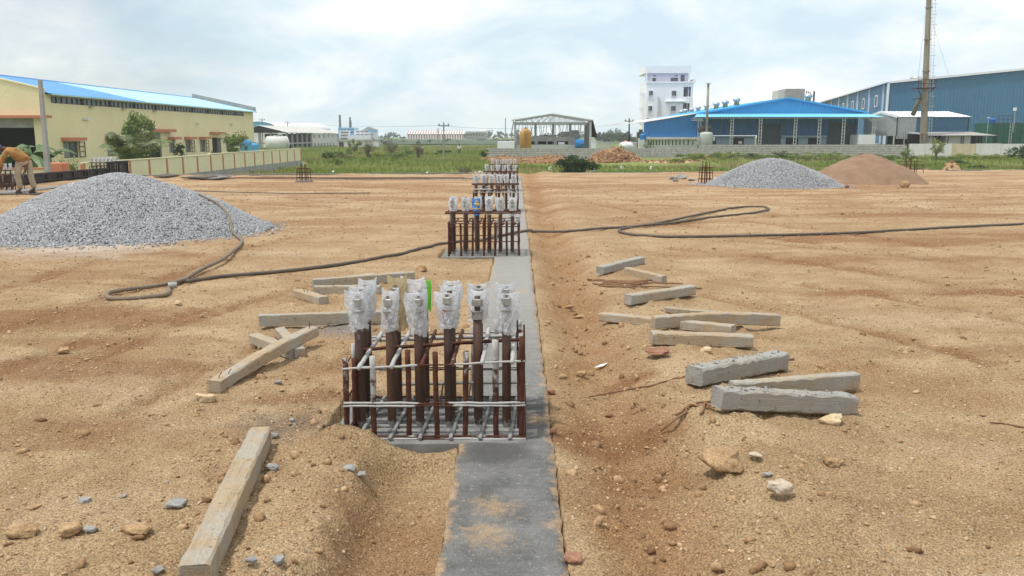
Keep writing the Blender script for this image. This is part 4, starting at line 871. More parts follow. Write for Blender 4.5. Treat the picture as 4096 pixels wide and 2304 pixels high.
mb.prism([(p.x - .06, p.y - .03, z), (p.x + .015, p.y - .015, z + .012), (p.x + .06, p.y + .05, z + .02), (p.x - .01, p.y + .035, z + .006)], (0, 0, .002)); tag(mb.build('paper_scrap', PAPER), 'scrap of white paper on the sand right of the beam', 'paper')
# cut rods
def rod(pts, r, label, grp='cut reinforcing rods on the sand'):
    q = []
    for x, y in pts:
        p = dz(x, y); q.append(dz(x, y, sh(p.x, p.y)) + Vector((0, 0, r * 1.5)))
    q = smooth_path(q, 6)
    for v_ in q: v_.z = max(v_.z, sh(v_.x, v_.y) + r * 1.2)
    mb = MB(); mb.tube(q, r, 6); return tag(mb.build('steel_rod', RODM, smooth=True), label, 'steel rod', grp)
RODM = M('rusty_rod', (0.17, 0.085, 0.045), (0.26, 0.145, 0.08), scale=9, rough=.85, fine=.2)
rod([(1482, 1001), (1560, 987), (1640, 973), (1720, 963), (1782, 957)], .006, 'long thin rod lying from the trench to the caked timber')
for i, (a, b) in enumerate((((1662, 1088), (1728, 1040)), ((1700, 1048), (1758, 1026)), ((1725, 1033), (1808, 1020)), ((1762, 1055), (1778, 1020)), ((1778, 1042), (1782, 1024)), ((1795, 1040), (1776, 1018)), ((1752, 1018), (1810, 1016)))):
    rod([a, ((a[0] + b[0]) / 2, (a[1] + b[1]) / 2 - 2), b], .0075, 'bent rusty rod in the small heap left of the front grey timber', 'rods heaped by the front grey timber')
rg = random.Random(5)
for i in range(14):
    cx, cy = rg.uniform(1530, 1600), rg.uniform(708, 724); L = rg.uniform(18, 70); a = rg.uniform(-.25, .25)
    rod([(cx - L * math.cos(a), cy - L * .35 * math.sin(a)), (cx, cy - 1), (cx + L * math.cos(a), cy + L * .35 * math.sin(a))], .008, 'short rusty rod in the tangled heap among the right timbers', 'rods in the tangled heap')
rod([(1480, 708), (1560, 712), (1640, 714), (1718, 716)], .008, 'longest rod sticking out of the tangled heap')
rod([(1612, 722), (1660, 724), (1765, 728)], .008, 'straight rod passing behind the timber by the tangled heap')
rod([(1982, 908), (1997, 906)], .008, 'rod stub poking from the concrete-caked timber')
rod([(2490, 1066), (2530, 1070), (2576, 1078)], .005, 'thin wire on the sand at the right edge')

# ------------------------------------------------------------------ starter-bar cages standing on the yard
def starter(u, v, label, hgt, wid, seed, slab=False, tall=4):
    p = onz(u, v); x, y, z = p.x, p.y, sh(p.x, p.y); rg = random.Random(seed)
    T = thing('starter_bars', label, 'rebar cage', (x, y, z), 'column starter cages on the yard'); w = wid / 2
    def B(a, b, r): mb = MB(); rebar(mb, Vector(a) + Vector((x, y, z)), Vector(b) + Vector((x, y, z)), r, rg, seg=4, n=6); return mb
    for i, (sx, sy) in enumerate(((-1, -1), (1, -1), (1, 1), (-1, 1), (0, -1), (0, 1))):
        B((sx * w, sy * w, -.03), (sx * w * (.95 if slab else .85), sy * w * .9, hgt * rg.uniform(.62, .76)), .013).build('vertical_bar', RUST, T)
    for i in range(tall): B(((-.5 + i / max(1, tall - 1)) * w * 1.1, (-.3 if i % 2 else .3) * w, 0), ((-.5 + i / max(1, tall - 1)) * w * 1.0, (-.3 if i % 2 else .3) * w, hgt * rg.uniform(.93, 1)), .014).build('anchor_rod', RUST, T)
    for q in (.22, .48, .70):
        mb = MB(); mb.tube([(x + a * w * 1.02, y + b * w * 1.02, z + hgt * q) for a, b in ((-1, -1), (1, -1), (1, 1), (-1, 1), (-1, -1))], .010, 5); mb.build('tie_ring', RUST, T)
    if slab: mb = MB(); mb.box(x - w * 1.25, x + w * 1.3, y - w * 1.3, y + w * 1.3, z - .1, z + .05); mb.build('concrete_base', CONC, T, bevel=.01)
starter(1216, 727, 'starter cage on a concrete pad at the left of the yard', .68, .42, 1, True)
starter(2822, 735, 'starter cage left of the smaller gravel heap', .80, .42, 2)
starter(3640, 690, 'starter cage half hidden behind the brown sand heap', .72, .85, 3)

# ------------------------------------------------------------------ formwork on the left and its caged pedestals
FORM = M('black_shutter_steel', (0.020, 0.020, 0.022), (0.05, 0.046, 0.042), scale=3, rough=.6, fine=.25, fscale=20, spots=((0.14, 0.13, 0.12), 5, .64))
fx = -17.1
for i in range(5):
    y0 = 28.2 + i * 1.9; top = .36 if i < 4 else .60
    T = thing('shutter_panel', ['nearest black shuttering panel behind the worker', 'second black shuttering panel behind the worker', 'third black shuttering panel, above the gravel heap edge', 'fourth black shuttering panel along the left foundation', 'tall black shuttering panel around the bagged pedestal'][i], 'formwork', (fx, y0 + .95, -.15), 'black shuttering along the left foundation')
    mb = MB(); mb.box(fx - .05, fx, y0 + .01, y0 + 1.89, -.2, top); mb.build('panel_face', FORM, T)
    mb = MB(); mb.box(fx + .002, fx + .06, y0 + .012, y0 + 1.888, top - .06, top - .005); mb.build('top_rail', FORM, T)
    mb = MB(); mb.box(fx + .002, fx + .06, y0 + .012, y0 + 1.888, .06, .11); mb.build('middle_rail', FORM, T)
    for j in range(3): mb = MB(); yq = y0 + .1 + j * .84; mb.box(fx + .003, fx + .055, yq, yq + .05, -.18, top - .06); mb.build('rib', FORM, T)
pedestal(36.2, 7, 'bagged rebar pedestal beyond the large gravel heap, by the yellow wall', 'pedestal by the yellow wall', x_off=-17.1, top=.80, fine=False, splash=.2, cap_bars=True, zoff=-.06, rows=((0.15, None), (.50, None)))
pedestal(26.6, 8, 'rebar pedestal at the left picture edge behind the worker', 'pedestal at the left picture edge', x_off=-15.8, top=.82, fine=False, splash=.2, cap_bars=True, rows=((0.20, None),))
mb = MB(); mb.box(-15.3, -14.7, 24.6, 31.5, -.1, .05); tag(mb.build('foundation_strip', CONC), 'concrete foundation strip behind the worker', 'concrete strip')
BOARD = M('dark_wet_board', (0.075, 0.062, 0.05), (0.12, 0.10, 0.08), scale=5, rough=.8, fine=.25)
for i, (u0, v0, u1, v1, lb) in enumerate(((660, 712, 720, 708, 'dark board lying flat below the yellow wall'), (725, 716, 820, 720, 'long dark shutter board lying on the sand below the yellow wall'), (862, 720, 925, 715, 'grey sheet lying on the sand right of the dark board'))):
    a, b = onz(u0, v0), onz(u1, v1); d = (b - a); n_ = Vector((-d.y, d.x, 0)).normalized() * .6
    mb = MB(); mb.prism([a + Vector((0, 0, .03)), b + Vector((0, 0, .06)), b + n_ + Vector((0, 0, .10)), a + n_ + Vector((0, 0, .05))], (0, 0, .04)); tag(mb.build('loose_board', BOARD if i < 2 else CONC), lb, 'board')
mb = MB(); xs = np.linspace(-16, 0.0, 60)
for a, b in zip(xs[:-1], xs[1:]): mb.hexa([(a, edge_y(a) + .1, -.9), (b, edge_y(b) + .1, -.9), (b, edge_y(b) + .4, -.9), (a, edge_y(a) + .4, -.9), (a, edge_y(a) + .1, .03), (b, edge_y(b) + .1, .03), (b, edge_y(b) + .4, .03), (a, edge_y(a) + .4, .03)])
tag(mb.build('perimeter_strip', CONC), 'low concrete perimeter strip along the grass, left of the beam end', 'concrete strip')
mb = MB(); xs = np.linspace(2, 34, 100)
for a, b in zip(xs[:-1], xs[1:]): mb.hexa([(a, edge_y(a) + .1, -.9), (b, edge_y(b) + .1, -.9), (b, edge_y(b) + .4, -.9), (a, edge_y(a) + .4, -.9), (a, edge_y(a) + .1, .0), (b, edge_y(b) + .1, .0), (b, edge_y(b) + .4, .0), (a, edge_y(a) + .4, .0)])
tag(mb.build('perimeter_strip', CONC), 'low concrete perimeter strip along the grass, right of the beam end', 'concrete strip')
# cross beam and rods stacked along it, far left of the beam
mb = MB(); mb.box(-12, -1.15, 33.6, 34.0, -.2, .035); tag(mb.build('cross_beam', CONC, bevel=.01), 'narrow concrete cross beam leading left from the farthest pedestal', 'concrete beam')
for i in range(3):
    mb = MB(); y = 33.3 + .08 * i; mb.tube([(-12 + i, y, .05 + .02 * i), (-7, y + .05, .06), (-2 - i * .7, y - .05, .07)], .018, 6); tag(mb.build('steel_rod', RODM), ['front', 'middle', 'rear'][i] + ' long rod lying along the cross beam', 'steel rod', 'rods along the cross beam')
mb = MB(); mb.tube(smooth_path([dz(470, 482) + Vector((0, 0, .03)), dz(600, 486) + Vector((0, 0, .03)), dz(740, 489) + Vector((0, 0, .03)), dz(930, 488) + Vector((0, 0, .03))], 5), .014, 6); tag(mb.build('thin_cable', HOSE_D), 'thin dark cable across the sand right of the large gravel heap', 'cable')

# ------------------------------------------------------------------ people
SKIN = M('brown_skin', (0.13, 0.065, 0.040), (0.10, 0.05, 0.03), rough=.55)
SHIRT = M('orange_shirt_cloth', (0.38, 0.205, 0.07), (0.28, 0.14, 0.045), scale=9, rough=.9, bump=.02, bscale=14)
TROUS = M('khaki_trouser_cloth', (0.42, 0.36, 0.27), (0.33, 0.275, 0.20), scale=7, rough=.95, bump=.02, bscale=14)
CAPM = M('navy_cap_cloth', (0.055, 0.065, 0.11), (0.075, 0.085, 0.13), rough=.9)
CAPW = M('white_cap_panel', (0.6, 0.6, 0.62), rough=.9)
SHOE = M('dark_shoe', (0.05, 0.04, 0.035), rough=.7)
HAIR = M('black_hair', (0.012, 0.011, 0.010), rough=.6)
def skin(name, verts, edges, radii, mat, parent, root=0, sub=2):
    o0 = BASE[parent] if parent is not None else Vector(verts[0])
    me = bpy.data.meshes.new(name); me.from_pydata([tuple(Vector(v) - o0) for v in verts], edges, []); me.update(); me.materials.append(mat)
    o = bpy.data.objects.new(name, me); COL.objects.link(o)
    m = o.modifiers.new('skin', 'SKIN'); sv = me.skin_vertices[0].data
    for i, r in enumerate(radii): sv[i].radius = r if hasattr(r, '__len__') else (r, r)
    sv[root].use_root = True; m.use_smooth_shade = True
    s_ = o.modifiers.new('sub', 'SUBSURF'); s_.levels = sub; s_.render_levels = sub
    if parent is not None: o.parent = parent; BASE[o] = o0
    else: o.location = o0; BASE[o] = o0
    return o
wp = onz(92, 778); wx, wy = wp.x, wp.y
def W(x, y, z): return (wx + x, wy + y, z + .06)
T = thing('person', 'worker in orange shirt, khaki trousers and navy cap bending over, far left', 'person', (wx, wy, .0))
# bent forward, head towards the left and camera; arms hanging down
pel = (.10, .02, .90); ch = (-.13, -.12, 1.20); nk = (-.25, -.20, 1.27); hd = (-.34, -.26, 1.25); ht = (-.39, -.31, 1.17)
body = [W(*pel), W(0, -.05, 1.06), W(*ch), W(*nk), W(*hd), W(*ht),
        W(-.17, -.30, 1.18), W(-.30, -.36, .92), W(-.33, -.40, .68), W(-.34, -.41, .60), W(-.36, -.44, .53),
        W(-.08, .10, 1.18), W(.22, .10, .95), W(.20, -.05, .74), W(.19, -.08, .66), W(.17, -.10, .59),
        W(.02, -.08, .88), W(-.03, -.12, .50), W(.00, -.10, .08), W(-.10, -.18, .03),
        W(.20, .10, .88), W(.24, .06, .50), W(.28, .12, .08), W(.17, .03, .03)]
ed = [(0, 1), (1, 2), (2, 3), (3, 4), (4, 5), (2, 6), (6, 7), (7, 8), (8, 9), (9, 10), (2, 11), (11, 12), (12, 13), (13, 14), (14, 15), (0, 16), (16, 17), (17, 18), (18, 19), (0, 20), (20, 21), (21, 22), (22, 23)]
rad = [.12, .12, .13, .055, .085, .07, .06, .045, .038, .035, .02, .06, .045, .038, .035, .02, .085, .062, .045, .035, .085, .062, .045, .035]
skin('body', body, ed, rad, SKIN, T)
for c_, hx in ((W(-.36, -.44, .55), -1), (W(.17, -.10, .61), 1)):
    for k in range(4): mb = MB(); a = (k - 1.5) * .018; mb.tube([(c_[0] + a, c_[1], c_[2]), (c_[0] + a * 1.2 - .005, c_[1] - .015, c_[2] - .05), (c_[0] + a * 1.1 - .012, c_[1] - .03 + .004 * k, c_[2] - .085 + abs(k - 1.5) * .008)], [.009, .0085, .007], 6); mb.build('finger', SKIN, T, smooth=True)
    mb = MB(); mb.tube([(c_[0] + hx * .03, c_[1], c_[2] + .02), (c_[0] + hx * .05, c_[1] - .02, c_[2] - .02), (c_[0] + hx * .045, c_[1] - .035, c_[2] - .045)], [.011, .010, .008], 6); mb.build('thumb', SKIN, T, smooth=True)
skin('shirt', [W(.11, .02, .84), W(.08, -.01, .96), W(0, -.05, 1.07), W(*ch), W(-.22, -.17, 1.25), W(-.17, -.30, 1.18), W(-.30, -.36, .93), W(-.325, -.395, .72), W(-.08, .10, 1.19), W(.22, .10, .96), W(.205, -.03, .78)],
     [(0, 1), (1, 2), (2, 3), (3, 4), (3, 5), (5, 6), (6, 7), (3, 8), (8, 9), (9, 10)], [(.175, .155), .165, .165, .17, .085, .085, .070, .062, .085, .070, .062], SHIRT, T, 2)
skin('trousers', [W(.11, .02, .92), W(.02, -.08, .84), W(-.03, -.12, .50), W(.00, -.10, .10), W(.20, .10, .84), W(.24, .06, .50), W(.28, .12, .10)],
     [(0, 1), (1, 2), (2, 3), (0, 4), (4, 5), (5, 6)], [.14, .115, .088, .088, .115, .088, .088], TROUS, T)
for c_, t_ in (((.00, -.10), (-.12, -.20)), ((.28, .12), (.15, .02))):
    skin('shoe', [W(c_[0] + .03, c_[1] + .03, -.01), W(c_[0] - .03, c_[1] - .03, .0), W(*t_, -.02)], [(0, 1), (1, 2)], [.05, .055, .042], SHOE, T)
hc = Vector(W(*hd)); dirh = (Vector(W(*ht)) - Vector(W(*nk))).normalized()
mb = MB(); upv = Vector((-.15, .1, .9)).normalized(); crown = hc + upv * .015 + dirh * .02
pr = [(.112, -.01), (.113, .03), (.104, .07), (.075, .105), (.03, .122), (.0, .124)]
mb.tube([crown + (upv * .6 + dirh * .8).normalized() * z for _, z in pr], [max(r, .002) for r, _ in pr], 14); cap = mb.build('cap', CAPM, T, smooth=True)
ax_ = (upv * .6 + dirh * .8).normalized(); vz = crown + (dirh * .55 - upv * .85).normalized() * .13
mb = MB(); mb.tube([crown + (dirh * .4 - upv * .9).normalized() * .08, vz + Vector((-.02, -.02, 0))], [.085, .06], 12); mb.build('visor', CAPM, cap)
mb = MB(); mb.tube([crown + ax_ * .05 + Vector((.055, -.075, .03)), crown + ax_ * .055 + Vector((.068, -.088, .035))], [.035, .03], 8); mb.build('cap_patch', CAPW, cap)
fc = hc + dirh * .045
for e in (-1, 1): mb = MB(); sd = dirh.cross(upv).normalized(); mb.lathe(fc + dirh * .03 + sd * .032 * e - upv * .055, [(.0, -.008), (.010, 0), (.0, .008)], 6); mb.build('eye', HAIR, T)
mb = MB(); mb.tube([fc - upv * .07 + dirh * .0, fc - upv * .10 + dirh * .035], [.012, .018], 6); mb.build('nose', SKIN, T, smooth=True)
mb = MB(); mb.tube([fc - upv * .085 + dirh * .07 - sd * .025, fc - upv * .085 + dirh * .07 + sd * .025], .006, 5); mb.build('mouth', HAIR, T)
for e in (-1, 1): mb = MB(); mb.tube([hc + sd * .085 * e + upv * .02, hc + sd * .10 * e - upv * .02], [.022, .016], 6); mb.build('ear', SKIN, T, smooth=True)
mb = MB(); mb.hexa([(wx - .75, wy - .30, .0), (wx + .55, wy - .30, .0), (wx + .6, wy + .3, .0), (wx - .75, wy + .3, .0), (wx - .75, wy - .30, .045), (wx + .55, wy - .30, .035), (wx + .6, wy + .3, .035), (wx - .75, wy + .3, .05)]); tag(mb.build('standing_board', BOARD), 'dark board under the bending worker', 'board')
def far_person(x, y, shirt, trous, label, face=1):
    z = fh(x, y); T = thing('person', label, 'person', (x, y, z))
    w = lambda a, b, c: (x + a, y + b, z + c)
    skin('body', [w(0, 0, .9), w(0, 0, 1.15), w(0, 0, 1.38), w(0, 0, 1.48), w(.02 * face, 0, 1.60), w(.02 * face, 0, 1.68), w(.2, 0, 1.36), w(.24, -.05, 1.08), w(.22, -.12, .85), w(-.2, 0, 1.36), w(-.24, -.05, 1.08), w(-.2, -.12, .85), w(.09, 0, .85), w(.1, -.04, .45), w(.1, 0, .04), w(-.09, 0, .85), w(-.1, .04, .45), w(-.1, .08, .04)],
         [(0, 1), (1, 2), (2, 3), (3, 4), (4, 5), (2, 6), (6, 7), (7, 8), (2, 9), (9, 10), (10, 11), (0, 12), (12, 13), (13, 14), (0, 15), (15, 16), (16, 17)], [.11, .12, .12, .05, .09, .07, .05, .04, .03, .05, .04, .03, .08, .06, .04, .08, .06, .04], SKIN, T, sub=1)
    skin('shirt', [w(0, 0, .86), w(0, 0, 1.15), w(0, 0, 1.40), w(.2, 0, 1.37), w(.25, -.05, 1.1), w(-.2, 0, 1.37), w(-.25, -.05, 1.1)], [(0, 1), (1, 2), (2, 3), (3, 4), (2, 5), (5, 6)], [.16, .16, .15, .075, .065, .075, .065], shirt, T, sub=1)
    skin('trousers', [w(0, 0, .92), w(.09, 0, .83), w(.1, -.04, .45), w(.1, 0, .1), w(-.09, 0, .83), w(-.1, .04, .45), w(-.1, .08, .1)], [(0, 1), (1, 2), (2, 3), (0, 4), (4, 5), (5, 6)], [.14, .10, .085, .075, .10, .085, .075], trous, T, sub=1)
    skin('hair', [w(.02 * face, .01, 1.66), w(.02 * face, .01, 1.73)], [(0, 1)], [.095, .07], HAIR, T, sub=1)
WSH = M('white_shirt_cloth', (.70, .70, .70), rough=.9); GTR = M('dark_trouser_cloth', (.10, .10, .11), rough=.9); GSH = M('grey_shirt_cloth', (.42, .43, .42), rough=.9)
a = ony(1689, 628, 118); far_person(a.x, 118, GSH, GTR, 'distant person in grey shirt standing in the grass by the bare shrub')
a = ony(1838, 630, 122); far_person(a.x, 122, WSH, GTR, 'distant person in white shirt beside the dark tarpaulin mound', -1)
# ------------------------------------------------------------------ shared building helpers
def rects_minus(u0, u1, v0, v1, holes):
    us = sorted({u0, u1, *[h[0] for h in holes], *[h[1] for h in holes]}); vs = sorted({v0, v1, *[h[2] for h in holes], *[h[3] for h in holes]})
    us = [u for u in us if u0 <= u <= u1]; vs = [v for v in vs if v0 <= v <= v1]; out = []
    for a, b in zip(us[:-1], us[1:]):
        run = None
        for c, d in zip(vs[:-1], vs[1:]):
            mu, mv = (a + b) / 2, (c + d) / 2
            if any(h[0] < mu < h[1] and h[2] < mv < h[3] for h in holes):
                if run: out.append((a, b, *run)); run = None
            else: run = (run[0], d) if run else (c, d)
        if run: out.append((a, b, *run))
    return out
def corr(mb, p0, ud, L, h0, h1, pitch=.25, amp=.03, out=(0, -1, 0), n_per=4):
    """profiled sheet standing on p0 along ud: h0(s), h1(s) give lower and upper height; ribs stand out along 'out'"""
    k = max(2, int(L / pitch * n_per)); ud = Vector(ud); out = Vector(out); vs = []; fs = []
    for i in range(k + 1):
        s = L * i / k; o = amp if (i % n_per) in (1, 2) else 0
        b = Vector(p0) + ud * s + out * o; vs += [b + Vector((0, 0, h0(s))), b + Vector((0, 0, h1(s)))]
    fs = [(2 * i, 2 * i + 2, 2 * i + 3, 2 * i + 1) for i in range(k)]
    return mb.add(vs, fs)
def corr_roof(mb, a, b, c, d, pitch=.25, amp=.03, n_per=4, th=.02):
    """profiled roof sheet with corners a-b (eave) and d-c (ridge); ribs run from eave to ridge"""
    a, b, c, d = [Vector(p) for p in (a, b, c, d)]; L = (b - a).length; k = max(2, int(L / pitch * n_per)); nrm = (b - a).cross(d - a).normalized()
    if nrm.z < 0: nrm = -nrm
    vs = []
    for i in range(k + 1):
        t = i / k; o = nrm * (amp if (i % n_per) in (1, 2) else 0); vs += [a.lerp(b, t) + o, d.lerp(c, t) + o]
    n = len(vs); vs += [v - nrm * th for v in vs]
    fs = [(2 * i, 2 * i + 2, 2 * i + 3, 2 * i + 1) for i in range(k)] + [(n + 2 * i, n + 2 * i + 1, n + 2 * i + 3, n + 2 * i + 2) for i in range(k)] + [(2 * i, n + 2 * i, n + 2 * i + 2, 2 * i + 2) for i in range(k)]
    fs += [(0, 1, n + 1, n), (n - 2, 2 * n - 2, 2 * n - 1, n - 1)]
    return mb.add(vs, fs)
YEL = M('cream_yellow_paint', (0.78, 0.685, 0.43), (0.72, 0.63, 0.385), scale=.35, rough=.9, fine=.06, fscale=4, bump=.006, bscale=8, spots=[((0.55, 0.48, 0.29), .9, .66)], stretch=(1, 1, .5))
YELW = M('pale_yellow_wall_paint', (0.74, 0.69, 0.45), (0.68, 0.63, 0.41), scale=.5, rough=.92, fine=.06, fscale=6, bump=.006, bscale=8, spots=[((0.52, 0.48, 0.31), 1.2, .68)])
ORANGE = M('terracotta_paint', (0.55, 0.205, 0.115), (0.47, 0.17, 0.095), scale=2, rough=.9, fine=.1, fscale=10)
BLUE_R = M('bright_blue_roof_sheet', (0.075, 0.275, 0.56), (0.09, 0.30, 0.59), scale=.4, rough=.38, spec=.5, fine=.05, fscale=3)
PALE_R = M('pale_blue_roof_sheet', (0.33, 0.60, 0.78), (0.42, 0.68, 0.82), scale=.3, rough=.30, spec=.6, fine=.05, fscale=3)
GLASS_D = M('dusty_dark_glass', (0.055, 0.065, 0.072), (0.10, 0.115, 0.12), scale=1.2, rough=.25, spec=.5)
GLASS_G = M('grey_shutter_pane', (0.22, 0.225, 0.21), (0.16, 0.165, 0.155), scale=2, rough=.4, spec=.4)
FRAME_D = M('dark_window_steel', (0.045, 0.04, 0.036), (0.06, 0.05, 0.045), rough=.6)
DARK = M('interior_shade', (0.015, 0.015, 0.018), (0.02, 0.02, 0.022), rough=1)  # near-black colour stands in for the unlit depth behind openings
GCON = M('weathered_concrete', (0.36, 0.355, 0.335), (0.27, 0.265, 0.25), scale=1.1, rough=.95, fine=.15, fscale=8, spots=[((0.16, 0.155, 0.145), .8, .64)])
PCON = M('pale_render', (0.60, 0.60, 0.58), (0.50, 0.50, 0.485), scale=.9, rough=.95, fine=.1, fscale=6, spots=[((0.36, 0.355, 0.33), .7, .66)])
WHITE = M('white_paint', (0.78, 0.78, 0.80), (0.72, 0.72, 0.745), scale=.5, rough=.85, fine=.04, fscale=4)
STEEL = M('pale_steel_paint', (0.52, 0.53, 0.52), (0.44, 0.45, 0.44), scale=2, rough=.6, spec=.4)
GALV = M('galvanised_sheet', (0.52, 0.53, 0.54), (0.42, 0.43, 0.44), scale=1.5, rough=.45, metallic=.5, spec=.5)

# ------------------------------------------------------------------ yellow factory
FX, FY0, FY1, FEV, FRX, FRZ, FG = -36.0, 66.0, 118.4, 4.78, -44.0, 6.65, -1.0
T = thing('factory_building', 'long cream-yellow factory with blue roof and terracotta sunshades at left', 'building', (FX - 8, 92, FG))
holes = {'win1': (68.3, 70.6, -.11, 1.16), 'win0': (75.6, 77.4, -.15, 1.15), 'gate': (84.5, 87.2, -1.0, 1.9), 'w2': (89.2, 90.7, -.12, 1.16), 'w3': (93.6, 95.2, -.16, 1.15), 'w4': (97.9, 99.6, -.2, 1.13), 'door': (101.9, 104.0, -1.0, 1.41), 'w5': (106.7, 108.2, -.2, 1.11), 'w6': (112.0, 113.5, -.2, 1.11)}
rib = (67.2, 114.4, 4.14, 4.66)
mb = MB()
for a, b, c, d in rects_minus(FY0 + .3, FY1, FG - .5, FEV, list(holes.values()) + [rib]): mb.box(FX - .3, FX, a, b, c, d)
mb.build('wall', YEL, T)
gp = MB()                                        # gable front with big doorway
for a, b, c, d in rects_minus(-62.0, FX, FG - .5, 5.02, [(-50.0, -36.9, -1.0, 2.95)]): gp.box(a, b, FY0, FY0 + .3, c, d)
gp.prism([(FX, FY0, 5.02), (FX, FY0, 5.10), (FRX, FY0, 6.95), (-52.2, FY0, 5.02)], (0, .3, 0)); gp.build('front_wall', YEL, T)
mb = MB(); mb.prism([(FX + .06, FY0 - .06, 5.10), (FX + .06, FY0 - .06, 5.22), (FRX, FY0 - .06, 7.07), (FRX, FY0 - .06, 6.95)], (0, .42, 0)); mb.build('parapet_coping', YEL, T)
mb = MB(); mb.box(-51, FX + .55, FY0 - .75, FY0 + .0, 2.97, 3.17); mb.build('sunshade', ORANGE, T)
mb = MB(); mb.box(-50, -36.9, FY0 + .12, FY0 + .28, 2.25, 2.95); mb.build('rolled_shutter', GCON, T)
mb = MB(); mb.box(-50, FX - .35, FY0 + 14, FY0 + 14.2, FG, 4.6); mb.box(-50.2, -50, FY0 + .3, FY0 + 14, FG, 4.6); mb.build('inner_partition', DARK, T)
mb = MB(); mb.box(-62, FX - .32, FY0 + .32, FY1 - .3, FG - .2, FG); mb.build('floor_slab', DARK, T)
mb = MB(); mb.box(-53, FX - .3, FY1 - .3, FY1, FG, 4.7); mb.prism([(FX - .3, FY1 - .3, 4.7), (FRX, FY1 - .3, 6.6), (-52, FY1 - .3, 4.7)], (0, .3, 0)); mb.build('rear_wall', YEL, T)
mb = MB(); mb.prism([(FX + .3, FY1 + .02, 4.75), (FX + .3, FY1 + .02, 5.45), (FRX - .2, FY1 + .02, 7.25), (FRX - .2, FY1 + .02, 6.5)], (0, .35, 0)); mb.build('rear_parapet', GCON, T)
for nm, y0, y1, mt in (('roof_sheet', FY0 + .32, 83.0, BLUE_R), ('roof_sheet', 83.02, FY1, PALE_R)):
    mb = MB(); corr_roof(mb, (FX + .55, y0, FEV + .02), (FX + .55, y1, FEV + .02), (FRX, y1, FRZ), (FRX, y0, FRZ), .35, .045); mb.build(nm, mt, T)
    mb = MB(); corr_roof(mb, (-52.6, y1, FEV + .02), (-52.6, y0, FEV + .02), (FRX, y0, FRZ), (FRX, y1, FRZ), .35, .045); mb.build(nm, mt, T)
mb = MB(); mb.tube([(FRX, FY0 + .4, FRZ + .04), (FRX, FY1, FRZ + .04)], .10, 6); mb.build('ridge_cap', BLUE_R, T)
mb = MB(); mb.box(FX + .52, FX + .60, FY0 + .33, FY1, FEV - .06, FEV + .03); mb.build('eaves_gutter', PALE_R, T)
src = None; k = 58; step = (rib[1] - rib[0]) / k
for i in range(k):
    y = rib[0] + step * i
    if src is None: mb = MB(); mb.box(FX - .13, FX - .10, y + .045, y + step - .045, rib[2] + .04, rib[3] - .02); src = mb.build('pane', GLASS_D, T)
    else: part_copy(src, T, (0, step * i, 0))
mb = MB()
for i in range(k + 1): y = rib[0] + step * i; w = .045 if i % 6 else .11; mb.box(FX - .14, FX - .04 if i % 6 else FX + .02, y - w, y + w, rib[2] + .045, rib[3] - .025)
mb.box(FX - .16, FX - .05, rib[0], rib[1], rib[2] - .0, rib[2] + .04); mb.box(FX - .16, FX - .05, rib[0], rib[1], rib[3] - .02, rib[3]); mb.build('clerestory_frame', FRAME_D, T)
for y in (73.2, 79.2, 86): mb = MB(); mb.box(FX + .003, FX + .25, y - .3, y + .35, 4.02, 4.10); mb.build('bracket_ledge', GCON, T)
for nm, (y0, y1, z0, z1) in holes.items():
    if nm == 'gate':
        mb = MB(); mb.box(FX - .26, FX - .20, y0, y1, z0, z0 + 1.9); mb.build('inner_shade', DARK, T)
        mb = MB(); mb.box(FX - .27, FX - .14, y0 + .02, y1 - .02, .98, z1 - .02); mb.build('rolling_shutter', GCON, T)
        mb = MB(); mb.box(FX - .02, FX + .06, y1 - .25, y1 - .05, z0, z1 - .9); mb.build('door_jamb', GCON, T)
    elif nm == 'door':
        mb = MB(); mb.box(FX - .28, FX - .2, y0, y1, z0, z1); d = mb.build('doorway', DARK, T)  # near-black panel paints the shade inside the door hole
        mb = MB(); mb.box(FX - .1, FX + .35, y1 - .14, y1 - .06, z0, z1 - .05); mb.build('door_leaf', GCON, T)
    else:
        mb = MB(); mb.box(FX - .14, FX - .08, y0, y1, z0, z0 + .06); mb.box(FX - .14, FX - .08, y0, y1, z1 - .06, z1)
        for q in (0, .5, 1): yq = y0 + (y1 - y0 - .08) * q; mb.box(FX - .135, FX - .085, yq, yq + .08, z0 + .06, z1 - .06)
        wdw = mb.build('window', FRAME_D, T)
        for q in (0, 1): m_ = MB(); ya = y0 + .09 + q * (y1 - y0) * .5; m_.box(FX - .12, FX - .105, ya, ya + (y1 - y0) * .5 - .14, z0 + .06, z1 - .06); m_.build('pane', GLASS_G if q == 0 else GLASS_D, wdw)
        m_ = MB(); yq = y1 + .05; L = min(.95, (y1 - y0) * .55)   # opened casement swung out from the far jamb
        for z in (z0 + .02, z0 + (z1 - z0) * .36, z0 + (z1 - z0) * .68, z1 - .04): m_.box(FX + .06, FX + .10 + .0, yq, yq + L, z, z + .05)
        m_.box(FX + .055, FX + .105, yq, yq + .06, z0, z1); m_.box(FX + .055, FX + .105, yq + L - .06, yq + L, z0, z1)
        if nm != 'w2': m_.build('open_casement', FRAME_D, wdw)
    sz = {'gate': (-.6, 2.6, 2.0, 2.28), 'door': (-.7, .9, 1.85, 2.05)}.get(nm, (-.25, .9, 1.24, 1.5))
    if nm != 'win0' or True: m_ = MB(); m_.box(FX + .003, FX + .65, y0 + sz[0], y1 + sz[1] * (.35 if nm not in ('gate', 'door') else 1), sz[2], sz[3]); m_.build('sunshade', ORANGE, T)
